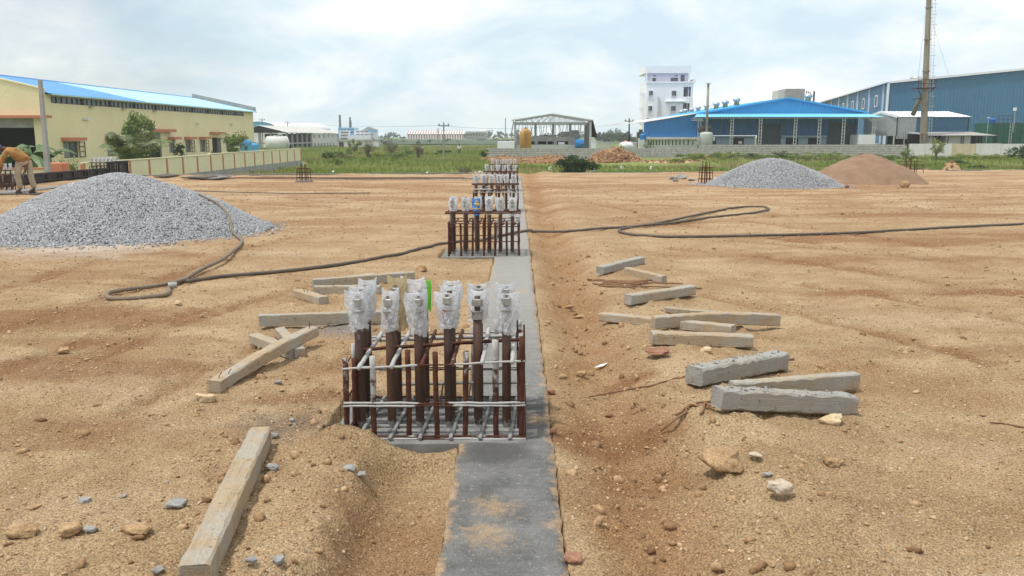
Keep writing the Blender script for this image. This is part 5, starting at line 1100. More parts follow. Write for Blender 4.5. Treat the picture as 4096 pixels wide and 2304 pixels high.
for y, z in ((71.6, 3.0), (97.0, 3.0), (108.5, 3.05)):
    m_ = MB(); m_.tube([(FX + .12, y, z), (FX + .12, y + 1.1, z)], .055, 8); m_.build('tube_lamp', WHITE, T)
    m_ = MB(); m_.box(FX + .002, FX + .09, y + .2, y + .9, z + .02, z + .09); m_.build('lamp_bracket', GCON, T)

# ------------------------------------------------------------------ precast compound wall
WX = -20.05; posts_y = [39.6 + 2.36 * i for i in range(18)]
T = thing('compound_wall', 'pale yellow panelled compound wall with terracotta posts, left', 'wall', (WX, 60, FIELD_Z))
mb = MB(); mb.box(WX - .16, WX + .16, posts_y[0] - .1, posts_y[-1] + .1, -1.9, -.62); mb.build('stone_plinth', GCON, T)
zt = lambda i: .40 if i < 7 else .455
src = {}
for i in range(len(posts_y) - 1):
    k = i >= 7
    if k not in src: mb = MB(); mb.box(WX - .05, WX + .05, posts_y[i] + .09, posts_y[i + 1] - .09, -.619, zt(i)); src[k] = (mb.build('panel', YELW, T, bevel=.01), i)
    else: part_copy(src[k][0], T, (0, posts_y[i] - posts_y[src[k][1]], 0))
s0 = None
for i, y in enumerate(posts_y):
    if s0 is None: mb = MB(); mb.box(WX - .085, WX + .085, y - .088, y + .088, -.618, .36); s0 = mb.build('post', ORANGE, T, bevel=.01)
    else: part_copy(s0, T, (0, y - posts_y[0], 0))
mb = MB(); mb.box(WX - .09, WX + .09, posts_y[0] - .1, posts_y[7] - .1, .402, .455); mb.box(WX - .09, WX + .09, posts_y[7] - .1, posts_y[-1] + .1, .457, .51); mb.build('coping', YELW, T)
T = thing('low_gate_wall', 'low yellow wall with terracotta coping behind the leaning pole', 'wall', (-24.5, 41, -1.2))
mb = MB(); mb.box(-34, -21.6, 40.6, 40.8, -1.2, .10); mb.build('panel', YELW, T); mb = MB(); mb.box(-34, -21.6, 40.55, 40.85, .102, .17); mb.build('coping', ORANGE, T)
mb = MB(); mb.box(-21.9, -21.15, 39.9, 40.5, -1.2, .42); tag(mb.build('gate_pier', ORANGE, bevel=.03), 'terracotta gate pier at the start of the compound wall', 'pier')
POLE = M('grey_pole_concrete', (0.36, 0.355, 0.335), (0.29, 0.285, 0.27), scale=2, rough=.9, fine=.12, fscale=10)
pa, pb = ony(190, 690, 37.5), ony(160, 318, 37.5); mb = MB(); mb.bar(pa + Vector((0, 0, -1.2)), pb, .24, .20, (0, 1, 0)); v_ = mb.v
tp = [Vector(q) for q in mb.v]; cb = (tp[4] + tp[5] + tp[6] + tp[7]) / 4; mb.v[4:] = [tuple(cb + (q - cb) * .62) for q in tp[4:]]
tag(mb.build('utility_pole', POLE, bevel=.015), 'leaning grey concrete pole without wires beside the banana plant', 'pole')

# tanks beside the far end of the wall
TANKW = M('mouldy_white_tank_paint', (0.60, 0.61, 0.575), (0.52, 0.53, 0.50), scale=1.5, rough=.7, spots=[((0.30, 0.30, 0.28), 1.8, .64)], stretch=(1, 1, .5))
T = thing('storage_tank', 'big mouldy white horizontal tank behind the yellow wall end', 'tank', (-25.0, 90, -1.3))
ax = Vector((1, .55, 0)).normalized(); c = Vector((-25.0, 90, .82)); prof = [(-1.22, .05), (-1.20, .40), (-1.10, .66), (-.98, .76), (.98, .76), (1.10, .66), (1.20, .40), (1.22, .05)]
mb = MB(); mb.tube([c + ax * a for a, _ in prof], [r for _, r in prof], 24); mb.build('tank_shell', TANKW, T, smooth=True)
for s_ in (-.6, .6): mb = MB(); q = c + ax * s_; mb.box(q.x - .35, q.x + .35, q.y - .3, q.y + .3, -1.4, .15); mb.build('saddle', GCON, T)
mb = MB(); mb.tube([c + ax * -.1 + Vector((0, 0, .70)), c + ax * -.1 + Vector((0, 0, .86))], .25, 12); mb.tube([c + ax * .2 + Vector((0, 0, .74)), c + ax * .2 + Vector((0, 0, .92)), c + ax * .6 + Vector((0, 0, .86))], .05, 6); mb.build('manhole', TANKW, T)
BLUE_T = M('blue_plastic_tank', (0.07, 0.33, 0.58), (0.06, 0.28, 0.50), rough=.5, spec=.4)
def water_tank(x, y, z, r, h, label, mat=None, grp='blue plastic water tanks'):
    T = thing('water_tank', label, 'water tank', (x, y, z), grp); mb = MB()
    mb.lathe((x, y, z), [(r * .97, 0), (r, .03), (r * .97, h * .3), (r, h * .33), (r * .97, h * .6), (r, h * .63), (r * .97, h * .78), (r * .7, h * .92), (r * .4, h * .97)], 18); mb.build('tank_body', mat or BLUE_T, T, smooth=True)
    mb = MB(); mb.lathe((x, y, z), [(r * .36, h * .95), (r * .36, h * 1.04), (r * .1, h * 1.06)], 12); mb.build('lid', GLASS_D, T)
p = ony(988, 600, 100); water_tank(p.x, 100, -.3, .62, 1.55, 'turquoise water tank with black lid at the factory corner'); p = ony(1008, 600, 102); water_tank(p.x + .3, 102, -.3, .55, 1.1, 'lower turquoise water tank right at the factory corner')
mb = MB(); p = ony(1000, 600, 101); mb.box(p.x - 1.3, p.x + 1.3, 99, 103, -1.4, -.3); tag(mb.build('tank_plinth', YEL), 'yellow plinth under the turquoise tanks', 'plinth')

# open concrete shed with grey sheet roof, barrel-roofed sheds behind
GROOF = M('asbestos_roof_sheet', (0.55, 0.54, 0.50), (0.46, 0.45, 0.42), scale=.6, rough=.95, fine=.15, fscale=3)
T = thing('open_shed', 'half-open concrete shed with grey sheet roof behind the white tank', 'building', (-54, 214, -2.2))
SX = -50.4
mb = MB(); corr_roof(mb, (SX + .5, 188.5, 2.2), (SX + .5, 243, 2.2), (-56.2, 243, 3.75), (-56.2, 188.5, 3.75), .8, .06); mb.build('roof_sheet', GROOF, T)
mb = MB(); corr_roof(mb, (-62.0, 243, 2.2), (-62.0, 188.5, 2.2), (-56.2, 188.5, 3.75), (-56.2, 243, 3.75), .8, .06); mb.build('roof_sheet', GROOF, T)
mb = MB()
for a, b, c_, d in rects_minus(213, 242, -2.2, 2.12, [(214.5 + 5.4 * i, 215.8 + 5.4 * i, 1.0, 1.75) for i in range(5)] + [(215 + 3.6 * i, 216.4 + 3.6 * i, -1.7, -.35) for i in range(7)]): mb.box(SX - .25, SX, a, b, c_, d)
mb.build('white_wall', PCON, T)
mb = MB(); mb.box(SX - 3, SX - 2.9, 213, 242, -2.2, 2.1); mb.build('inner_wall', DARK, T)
for i, y in enumerate((190, 194.5, 199, 203.5, 208, 212.5)): mb = MB(); mb.box(SX - .4, SX, y - .25, y + .25, -2.2, 2.15); mb.build('column', GCON, T)
for i, x in enumerate((-61.5, -59, -56.5, -54)): mb = MB(); mb.box(x - .25, x + .25, 189.6, 190.1, -2.2, 2.9 if i in (1, 2) else 2.3); mb.build('column', GCON, T)
mb = MB(); mb.box(-62, SX + .3, 189.5, 190.2, -.25, .05); mb.box(SX - .38, SX + .02, 190.3, 212.4, -.3, .0); mb.build('tie_beam', GCON, T)
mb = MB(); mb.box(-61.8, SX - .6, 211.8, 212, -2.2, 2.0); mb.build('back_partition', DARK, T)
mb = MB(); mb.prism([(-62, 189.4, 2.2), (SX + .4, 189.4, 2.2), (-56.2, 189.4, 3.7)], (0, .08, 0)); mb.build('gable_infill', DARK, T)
BARREL = M('white_barrel_sheet', (0.72, 0.74, 0.76), (0.66, 0.69, 0.72), rough=.5); LBLUE = M('light_blue_sheet', (0.16, 0.45, 0.68), (0.13, 0.38, 0.62), rough=.5)
for i, (u, w, top, lb) in enumerate(((1035, 5.0, 5.3, 'white barrel-roofed shed with blue end behind the open shed'),)):
    p = ony(u, 520, 235); T = thing('barrel_shed', lb, 'building', (p.x, 240, -2)); n = 14
    arc = [(p.x + w * math.cos(math.pi * j / n), top - 2.2 + 2.2 * math.sin(math.pi * j / n)) for j in range(n + 1)]
    mb = MB(); mb.add([(a, 235, z) for a, z in arc] + [(a + 6, 275, z) for a, z in arc], [(j, j + 1, n + 2 + j, n + 1 + j) for j in range(n)]); mb.build('barrel_roof', BARREL, T, smooth=True)
    mb = MB(); mb.prism([(a, 235.3, z) for a, z in arc], (0, .1, 0)); mb.build('end_wall', LBLUE, T)
    mb = MB(); mb.box(p.x - w + .2, p.x + w - .2, 235.6, 236, -2.2, top - 2.2); mb.build('wall', WHITE, T)
# low white shed and rust-red one right of the open shed
T = thing('low_white_shed', 'low white shed with rusty door at the right of the open shed', 'building', (-46, 222, -2.0))
p, q = ony(1337, 570, 220), ony(1500, 570, 220); mb = MB(); mb.box(p.x + 1.0, q.x, 220, 226, -2.2, .15); mb.build('wall', WHITE, T)
mb = MB(); mb.box(p.x + 1.2, p.x + 2.4, 219.85, 219.99, -2.2, -.1); mb.build('rusty_door', RUST, T)
mb = MB(); mb.box(p.x + .8, q.x + .2, 219.7, 226.3, .152, .30); mb.build('roof_slab', GCON, T)

# ------------------------------------------------------------------ distance: factory complex, striped warehouse, sheds
T = thing('far_factory', 'distant white and blue multi-storey factory with two chimneys', 'building', (-145, 560, -1.5)); D = 560
def fy(u, v, d=D): return ony(u, v, d)
for (u0, v0, u1, v1, mt, nm) in ((1352, 510, 1420, 556, LBLUE, 'blue_block'), (1420, 519, 1500, 556, WHITE, 'white_block'), (1400, 540, 1490, 560, WHITE, 'low_block'), (1362, 522, 1402, 557, WHITE, 'stair_block')):
    a, b = fy(u0, v0), fy(u1, v1); mb = MB(); dd = {'stair_block': 4, 'low_block': 8, 'white_block': 2, 'blue_block': 0}[nm]; mb.box(a.x, b.x, D - dd, D + 14, -2.5, a.z); blk = mb.build(nm, mt, T)
    if nm in ('white_block', 'blue_block', 'stair_block'):
        for r in range(3):
            for c_ in range(4):
                ux = u0 + 6 + c_ * (u1 - u0 - 8) / 4; vz = v0 + 5 + r * 12; p, q = fy(ux, vz), fy(ux + (u1 - u0) / 5.5, vz + 5); m_ = MB(); m_.box(p.x, q.x, D - dd - .25, D - dd - .02, q.z, p.z); m_.build('window', GLASS_D, blk)
a, b = fy(1475, 518), fy(1500, 530); mb = MB(); mb.box(a.x, b.x, D - 3, D + 10, b.z, a.z); mb.build('blue_penthouse', LBLUE, T)
a, b, c_ = fy(1452, 520), fy(1475, 507), fy(1500, 517); mb = MB(); mb.prism([(a.x, D - 3.2, a.z), (b.x, D - 3.2, b.z), (c_.x, D - 3.2, c_.z)], (0, 14, 0)); mb.build('pitched_roof', GCON, T)
for u, v, r in ((1355, 459, .9), (1396, 468, .8), (1400, 482, .5)): a = fy(u, v); mb = MB(); mb.tube([(a.x, D + 3, -2), (a.x, D + 3, a.z)], [r, r * .7], 8); mb.build('chimney', FRAME_D, T)
T = thing('striped_warehouse', 'distant red and white striped warehouse on the horizon', 'building', (-58, 620, -1.5)); D = 620
a, b = ony(1627, 536, D), ony(1855, 549, D); RW = M('faded_red_sheet', (0.40, 0.12, 0.085), (0.34, 0.10, 0.075), rough=.8); n = 44; st = (b.x - a.x) / n; s1 = s2 = None
for i in range(n):
    x = a.x + st * i; mt = RW if i % 2 else WHITE
    m_ = MB(); m_.box(x, x + st - .02, D, D + .3, -2.5, a.z); m_.build('wall_stripe', mt, T)
t_ = ony(1627, 523, D).z; mb = MB(); mb.prism([(a.x - .3, D - .3, a.z + .02), (a.x - .3, D + 9, t_), (a.x - .3, D + 18, a.z + .02)], (b.x - a.x + .6, 0, 0)); mb.build('roof', WHITE, T)
for i in range(0, n, 2): x = a.x + st * i; m_ = MB(); m_.prism([(x, D - .35, a.z + .05), (x, D + 9, t_ + .05), (x, D + 9, t_ + .12), (x, D - .35, a.z + .12)], (st * .8, 0, 0)); m_.build('roof_stripe', RW, T)
T = thing('far_low_shed', 'distant long grey shed right of the striped warehouse', 'building', (-20, 640, -1.5)); a, b = ony(1862, 530, 640), ony(1945, 549, 640)
mb = MB(); mb.box(a.x, b.x, 640, 655, -2.5, a.z); mb.build('wall', GCON, T); mb = MB(); mb.box(a.x - 1, b.x + 1, 638, 657, a.z + .02, a.z + .9); mb.build('roof', PCON, T)
for i in range(6): x = a.x + 1 + i * (b.x - a.x - 2) / 6; m_ = MB(); m_.box(x, x + 1.2, 639.8, 639.98, 1.2, 2.4); m_.build('window', GLASS_D, T)
T = thing('hillside_flats', 'distant grey apartment block just above the shed roof, left', 'building', (-150, 500, -1)); a, b = ony(1185, 497, 500), ony(1235, 520, 500)
mb = MB(); mb.box(a.x, b.x, 500, 510, -2, a.z); mb.build('wall', GCON, T)
for i in range(5): x = a.x + .8 + i * (b.x - a.x) / 5.2; m_ = MB(); m_.box(x, x + .7, 499.8, 499.98, a.z - 1.8, a.z - .6); m_.build('window', GLASS_D, T)
# poles and lines
PW = M('weathered_pole', (0.30, 0.30, 0.28), (0.24, 0.235, 0.22), rough=.9); PD = M('dark_pole', (0.06, 0.058, 0.055), rough=.8)
def line_pole(u, vtop, vbase, d, label, mat=PW, r=.12, arm=True):
    a, b = ony(u, vtop, d), ony(u, vbase, d); T = thing('power_pole', label, 'pole', (b.x, d, min(b.z, -1.2)), 'power poles'); z0 = min(b.z, -1.5)
    mb = MB(); mb.tube([(b.x, d, z0), (a.x, d, a.z)], [r, r * .7], 8); mb.build('shaft', mat, T)
    if arm:
        mb = MB(); mb.box(a.x - .7, a.x + .7, d - .06, d + .06, a.z - .5, a.z - .38); mb.build('cross_arm', PD, T)
        for q in (-.6, 0, .6): m_ = MB(); m_.lathe((a.x + q, d, a.z - .38), [(.05, 0), (.08, .12), (.03, .22)], 6); m_.build('insulator', PD, T)
    return a
p1 = line_pole(1775, 489, 622, 110, 'tall pale power pole in the middle of the field'); p2 = line_pole(1752, 512, 605, 130, 'thin pale pole left of the tall field pole', r=.09, arm=False)
p3 = line_pole(1150, 486, 520, 232, 'power pole above the open shed roof', PD); p4 = line_pole(1048, 473, 520, 226, 'power pole nearest the factory corner', PD)
p5 = line_pole(2022, 472, 560, 170, 'slim pole left of the truss shed', PW, .11, False); p6 = line_pole(2517, 473, 560, 135, 'dark power pole left of the white building', PD, .14)
WIREM = M('wire', (0.10, 0.10, 0.10), rough=.6)
def wire(pts, label, r=.014, sag=.6):
    mb = MB()
    for a, b in zip(pts[:-1], pts[1:]): mb.tube([Vector(a).lerp(Vector(b), t / 8) - Vector((0, 0, sag * 4 * (t / 8) * (1 - t / 8))) for t in range(9)], r, 4)
    tag(mb.build('overhead_wire', WIREM), label, 'wire', 'overhead wires')
wire([p3, p1 - Vector((0, 0, .4))], 'overhead wire from the shed pole to the tall field pole'); wire([p1 - Vector((.6, 0, .4)), ony(2300, 494, 140), p6 - Vector((0, 0, .4))], 'overhead wire from the field pole past the truss shed'); wire([p6 - Vector((.6, 0, .3)), ony(2700, 500, 200)], 'overhead wire leading to the white building'); wire([p4, p3], 'overhead wire between the two shed poles')
# ------------------------------------------------------------------ block wall
BLK = M('grey_block', (0.48, 0.465, 0.435), (0.38, 0.37, 0.345), scale=2.3, rough=.97, fine=.2, fscale=14, bump=.02, bscale=12, spots=[((0.56, 0.545, 0.52), 1.6, .62), ((0.27, 0.26, 0.25), .5, .68)], lo=.42, hi=.58)
MORT = M('block_mortar', (0.15, 0.143, 0.13), (0.11, 0.105, 0.098), scale=1.5, rough=1, fine=.2, fscale=10)
BY = 100.0; ZB = -1.6
T = thing('block_wall', 'long grey concrete-block boundary wall, stepped up at the right', 'wall', (21, BY, ZB))
mb = MB(); mb.box(-3.40, 21.0, BY + .03, BY + .22, ZB, .17); mb.box(21.0, 45.3, BY + .03, BY + .22, ZB, .62); mb.build('wall_core', MORT, T)
bl = []; rg = random.Random(3); ch, bw = .2, .42
for r in range(11):
    z0 = ZB + r * ch; x = -3.42 + (r % 2) * bw / 2
    while x < 45.2:
        w = bw * rg.uniform(.82, 1.1); top = .19 if x < 21 else .64
        if z0 + ch * .6 < top and x + w < 45.4: bl.append((x, min(x + w, 45.4), z0))
        x += w
bl.sort(key=lambda b: (-(b[2] > -1.0), abs(b[0] - 12) + rg.random()))
meshes = []
for k in range(6):
    w = bw * (.84 + .05 * k); m_ = MB(); j = lambda: rg.uniform(-.006, .006)
    m_.hexa([(j() + .008, j(), .012 + j()), (w - .012 + j(), j(), .012 + j()), (w - .012, .05, .012), (.008, .05, .012), (.01 + j(), j(), ch - .012 + j()), (w - .015 + j(), j(), ch - .010 + j()), (w - .012, .05, ch - .012), (.008, .05, ch - .012)])
    me = bpy.data.meshes.new('brick'); me.from_pydata(m_.v, [], m_.f); me.update(); me.materials.append(BLK); meshes.append((w, me))
for x, x1, z in bl[:300]:
    w, me = min(meshes, key=lambda q: abs(q[0] - (x1 - x))); o = bpy.data.objects.new('brick', me); COL.objects.link(o); o.parent = T; o.location = Vector((x, BY - .015 + rg.uniform(-.012, .006), z)) - BASE[T]; o.scale = ((x1 - x) / w, 1, 1)
mb = MB()
for x, x1, z in bl[300:]: y = BY - .015 + rg.uniform(-.012, .006); mb.hexa([(x + .008, y, z + .016), (x1 - .016, y, z + .016), (x1 - .016, y + .05, z + .016), (x + .008, y + .05, z + .016), (x + .01, y, z + ch - .016), (x1 - .016, y, z + ch - .016), (x1 - .016, y + .05, z + ch - .016), (x + .008, y + .05, z + ch - .016)])
o = mb.build('bricks', BLK, T); o['kind'] = 'stuff'
WWALL = M('stained_white_wall_paint', (0.70, 0.70, 0.675), (0.60, 0.595, 0.565), scale=.7, rough=.95, fine=.08, fscale=5, spots=[((0.42, 0.37, 0.29), 1.0, .63)], stretch=(1, 1, .35))
OCHRE = M('ochre_stained_wall', (0.52, 0.40, 0.25), (0.62, 0.54, 0.42), scale=.9, rough=.95, spots=[((0.66, 0.63, 0.57), 1.2, .60)], stretch=(1, 1, .5))
T = thing('white_wall', 'stained white painted boundary wall with an ochre panel, far right', 'wall', (60, BY, ZB))
px = [3636, 3700, 3808, 3903, 4004, 4110, 4230, 4400]
for i in range(7): a, b = ony(px[i], 600, BY).x, ony(px[i + 1], 600, BY).x; mb = MB(); mb.box(a + .02, b - .02, BY + .0, BY + .2, ZB, .70 + .03 * (i % 2)); mb.build('panel', OCHRE if i == 2 else WWALL, T)
mb = MB()
for i in range(8): a = ony(px[i], 600, BY).x; mb.box(a - .018, a + .018, BY + .02, BY + .18, ZB, .69)
mb.build('panel_joint', GCON, T)

# ------------------------------------------------------------------ open truss shed with the yellow tank
TY0, TY1 = 115.0, 124.0; xl, xa, xr = -0.66, 4.79, 10.29; ze, za_ = 3.66, 4.49
FRPS = M_attr('translucent_sheet', [(0, (.74, .76, .77)), (1, (.74, .76, .77))], rough=.5, transl=.55)
T = thing('truss_shed', 'open steel-truss shed with bare pitched roof in the middle distance', 'shed', (4.8, 130, -.9))
mb = MB(); corr_roof(mb, (xl, TY1, ze), (xl, TY0 - .4, ze), (xa, TY0 - .4, za_), (xa, TY1, za_), .6, .04); corr_roof(mb, (xr, TY0 - .4, ze), (xr, TY1, ze), (xa, TY1, za_), (xa, TY0 - .4, za_), .6, .04); mb.build('roof_sheet', FRPS, T)
for yi, y in enumerate(np.linspace(TY0, TY1 - .5, 3)):
    mb = MB(); L, Rr = xl + .5, xr - .45; zb = 3.35
    mb.bar((L, y, zb), (Rr, y, zb), .09, .09); mb.bar((L, y, ze - .06), (xa, y, za_ - .08), .09, .09); mb.bar((xa, y, za_ - .08), (Rr, y, ze - .06), .09, .09)
    for i in range(1, 13):
        t = i / 13; x = L + (Rr - L) * t; zt_ = (ze - .06) + (za_ - ze) * (1 - abs(x - xa) / (xa - L)); mb.bar((x, y, zb), (x, y, zt_), .045, .045, (0, 1, 0)); xn = L + (Rr - L) * (i + (1 if x < xa else -1)) / 13
        zn = (ze - .06) + (za_ - ze) * (1 - abs(xn - xa) / (xa - L)); mb.bar((x, y, zb), (xn, y, zn), .045, .045, (0, 1, 0))
    mb.build('roof_truss', STEEL, T)
    for x in (L, Rr): m_ = MB(); m_.box(x - .14, x + .14, y - .12, y + .12, -.9, 3.4); m_.build('column', GCON if x < 5 else STEEL, T)
mb = MB(); corr(mb, (xr - .3, TY0 + .1, 0), (0, 1, 0), 8.5, lambda s: -.5, lambda s: 3.5, .6, .04, (1, 0, 0)); mb.build('side_sheet', GCON, T)
mb = MB(); mb.prism([(xr - .1, TY0, 3.6), (xr + .5, TY0, 1.4), (xr + .42, TY0, 1.4), (xr - .2, TY0, 3.6)], (0, 8, 0)); mb.build('leaning_sheet', RUST, T)
mb = MB(); mb.prism([(xl + .25, TY0, 3.55), (xl - .15, TY0, 1.5), (xl - .05, TY0, 1.5), (xl + .35, TY0, 3.55)], (0, 8, 0)); mb.build('leaning_sheet', GCON, T)
mb = MB(); mb.box(xl + .6, xr - .6, TY0 + 4, TY0 + 4.3, 3.05, 3.3); mb.build('white_tie_beam', WHITE, T)
rg = random.Random(9)
for i in range(24): x = .4 + i * .38 + rg.uniform(-.1, .1); y = TY0 + rg.uniform(3, 8); m_ = MB(); m_.bar((x + rg.uniform(-.3, .5), y, 1.4), (x, y, 3.1), .07, .07, (0, 1, 0)); m_.build('prop', GCON, T)
for x in (2.6, 5.0, 7.3): m_ = MB(); m_.box(x - .17, x + .17, TY0 + 2, TY0 + 2.35, .4, 3.2); m_.build('column', GCON, T)
T = thing('machine_deck', 'grey concrete machine deck with dark openings inside the truss shed', 'platform', (4, 117, -.9))
mb = MB()
for a, b, c_, d in rects_minus(-.1, 7.9, .41, 1.48, [(1.9, 2.5, .45, .85), (2.9, 4.05, .45, .87), (4.2, 5.05, .45, .87), (5.5, 7.0, .45, .87)]): mb.box(a, b, 116.2, 116.5, c_, d)
mb.build('deck_wall', GCON, T); mb = MB(); mb.box(-.1, 7.9, 116.5, 119, 1.3, 1.47); mb.build('deck_slab', GCON, T); mb = MB(); mb.box(-.1, 7.9, 117.6, 117.8, .41, 1.3); mb.build('deck_shade', DARK, T)
mb = MB(); mb.box(-.1, 8.3, 115.4, 116.1, -.9, .40); mb.build('lower_plinth', PCON, T); mb = MB(); mb.box(5.65, 6.5, 116.0, 116.19, .44, .76); mb.build('white_box', WHITE, T)
for i in range(9): m_ = MB(); x = 2.6 + i * .6; m_.bar((x, 117.3, 1.5 + .05 * (i % 3)), (x + 1.0, 118, 1.62 + .07 * (i % 2)), .10, .10); m_.build('scrap_section', GCON if i % 2 else RUST, T)
m_ = MB(); m_.box(6.1, 7.2, 117.4, 118.5, 1.48, 2.15); m_.box(7.2, 8.5, 117.2, 118.6, 1.0, 2.35); m_.build('machine_housing', GCON, T)
BLUE_D = M('blue_drum_paint', (0.02, 0.16, 0.42), (0.03, 0.20, 0.48), rough=.45)
mb = MB(); p = ony(2318, 570, 114.4); mb.tube([(p.x - .55, 114.4, .55), (p.x - .5, 114.4, .55), (p.x + .5, 114.6, .55), (p.x + .55, 114.6, .55)], [.45, .6, .6, .45], 16); mb.box(p.x - .4, p.x + .4, 114.2, 114.8, -.9, .0); tag(mb.build('blue_tank', BLUE_D, smooth=False), 'blue rounded tank under the right end of the truss shed', 'tank')
YTANK = M('yellow_tank_paint', (0.50, 0.275, 0.060), (0.42, 0.22, 0.05), scale=1.2, rough=.5, spec=.4, spots=[((0.30, 0.14, 0.05), 3, .68)])
T = thing('yellow_tank', 'upright mustard-yellow domed tank with ladder before the truss shed', 'tank', (1.16, 108, -.9)); mb = MB()
mb.lathe((1.16, 108, 0), [(.72, -1.0), (.72, 1.85), (.68, 2.1), (.56, 2.3), (.38, 2.42), (.16, 2.48)], 22); mb.build('tank_shell', YTANK, T, smooth=True)
mb = MB()
for x in (-.17, .17): mb.tube([(1.16 + x, 107.2, -.9), (1.16 + x, 107.2, 2.2), (1.16 + x, 107.6, 2.5)], .035, 6)
for i in range(9): mb.box(.99, 1.33, 107.17, 107.23, .1 + i * .26, .14 + i * .26)
mb.build('ladder', YTANK, T); mb = MB(); mb.lathe((1.16, 108, 0), [(.14, 2.46), (.14, 2.62), (.04, 2.64)], 10); mb.build('nozzle', RUST, T)
mb = MB(); p, q = ony(1990, 575, 112), ony(2058, 590, 112); mb.box(p.x, q.x, 112, 115, -1, .85); tag(mb.build('white_cabin', WHITE, bevel=.03), 'plain white cabin left of the yellow tank', 'cabin')
mb = MB(); p = ony(2375, 575, 113); mb.box(p.x - .3, p.x + .3, 113, 113.6, -1, .95); mb.box(p.x - .36, p.x + .36, 112.94, 113.66, .952, 1.02); tag(mb.build('white_pillar', WHITE, bevel=.02), 'small white pillar at the right of the truss shed', 'pillar')
PICK = M('white_fence_paint', (0.62, 0.63, 0.63), rough=.8); T = thing('picket_fence', 'white picket fence far behind the block wall', 'fence', (16, 150, -1.2)); a, b = ony(2378, 575, 150), ony(2460, 575, 150); n = 18; s0 = None
for i in range(n):
    if s0 is None: mb = MB(); mb.box(a.x, a.x + .12, 150, 150.06, -1.2, .55); s0 = mb.build('picket', PICK, T)
    else: part_copy(s0, T, ((b.x - a.x) / n * i, 0, 0))
mb = MB(); mb.box(a.x, b.x, 150.07, 150.12, .2, .3); mb.build('rail', PICK, T)
ORD_ = M('orange_drum_paint', (0.50, 0.13, 0.05), rough=.5); p = ony(2505, 583, 106); mb = MB(); c0 = Vector((p.x, 106, .30)); mb.tube([c0 + Vector((-1.0, 0, -.15)), c0 + Vector((-.6, 0, .05)), c0 + Vector((0, 0, .12)), c0 + Vector((.6, 0, .05)), c0 + Vector((1.0, 0, -.2))], [.1, .42, .5, .42, .1], 12); tag(mb.build('white_mixer', WHITE, smooth=True), 'rounded white drum lying behind the block wall', 'drum')
mb = MB(); c0 = Vector((p.x, 107.2, .62)); mb.tube([c0 + Vector((-.45, 0, 0)), c0 + Vector((0, 0, .08)), c0 + Vector((.5, 0, 0))], [.2, .36, .2], 12); tag(mb.build('orange_drum', ORD_, smooth=True), 'orange drum behind the rounded white one', 'drum')
for i, (u, v) in enumerate(((2522, 567), (2545, 570), (2570, 566))): a = ony(u, v, 125); m_ = MB(); m_.box(a.x - .42, a.x + .42, 125, 125.8, -1.0, a.z); m_.build('x', WHITE) if False else tag(m_.build('white_crate', WHITE, bevel=.03), ['left', 'middle', 'right'][i] + ' white crate below the dark power pole', 'crate', 'white crates below the pole')
a = ony(2563, 530, 128); T = thing('transformer', 'grey transformer on a frame beside the dark power pole', 'transformer', (a.x, 128, -1)); m_ = MB(); m_.box(a.x - .5, a.x + .45, 128, 128.8, 1.2, 2.1); m_.box(a.x - .2, a.x + .3, 128.1, 128.7, 2.1, 2.5); m_.build('housing', GCON, T); m_ = MB()
for q in (-.45, .4): m_.box(a.x + q - .05, a.x + q + .05, 128.3, 128.4, -1, 1.2)
m_.build('frame', PD, T)

# ------------------------------------------------------------------ white four-storey building
LIL = M('lilac_white_paint', (0.88, 0.87, 0.905), (0.85, 0.835, 0.875), scale=.4, rough=.8, fine=.04, fscale=3)
LILD = M('lilac_darker_tone', (0.70, 0.64, 0.74), (0.66, 0.60, 0.70), scale=.4, rough=.85)  # darker tone for the set-back walls and lower window panels
D = 165.0; T = thing('white_building', 'white four-storey building with open balconies behind the blue shed', 'building', (28.5, D, -1))
z4 = lambda x, y, d=D: ony(2450 + x / 2.342, 220 + y / 2.342, d)
x0, x1 = z4(318, 400).x, z4(755, 400).x; zs = lambda y: z4(400, y).z
holes = [(z4(350, 0).x, z4(388, 0).x, zs(403), zs(335)), (z4(565, 0).x, z4(610, 0).x, zs(408), zs(335)), (z4(348, 0).x, z4(386, 0).x, zs(548), zs(478)), (z4(563, 0).x, z4(608, 0).x, zs(548), zs(478)), (z4(678, 0).x, z4(748, 0).x, zs(390), zs(298)), (z4(678, 0).x, z4(740, 0).x, zs(528), zs(452)), (z4(340, 0).x, z4(366, 0).x, zs(606), zs(592))]
mb = MB()
for a, b, c_, d in rects_minus(x0, x1, -1.2, zs(250), holes): mb.box(a, b, D, D + .35, c_, d)
mb.build('front_wall', LIL, T)
mb = MB(); mb.box(x0, x0 + .3, D + .36, D + 9, -1.2, zs(250)); mb.box(x1 - .3, x1, D + .36, D + 9, -1.2, zs(250)); mb.box(x0, x1, D + 9, D + 9.3, -1.2, zs(250)); mb.build('side_wall', LIL, T)
mb = MB(); mb.box(x0 + .31, x1 - .31, D + 2.6, D + 2.8, -1, zs(252)); mb.build('inner_wall', LILD, T)
for z in (zs(250) - .22, zs(395) - .1, zs(535) - .1, 1.5): mb = MB(); mb.box(x0 + .31, x1 - .31, D + .36, D + 8.9, z, z + .2); mb.build('floor_slab', LIL, T)
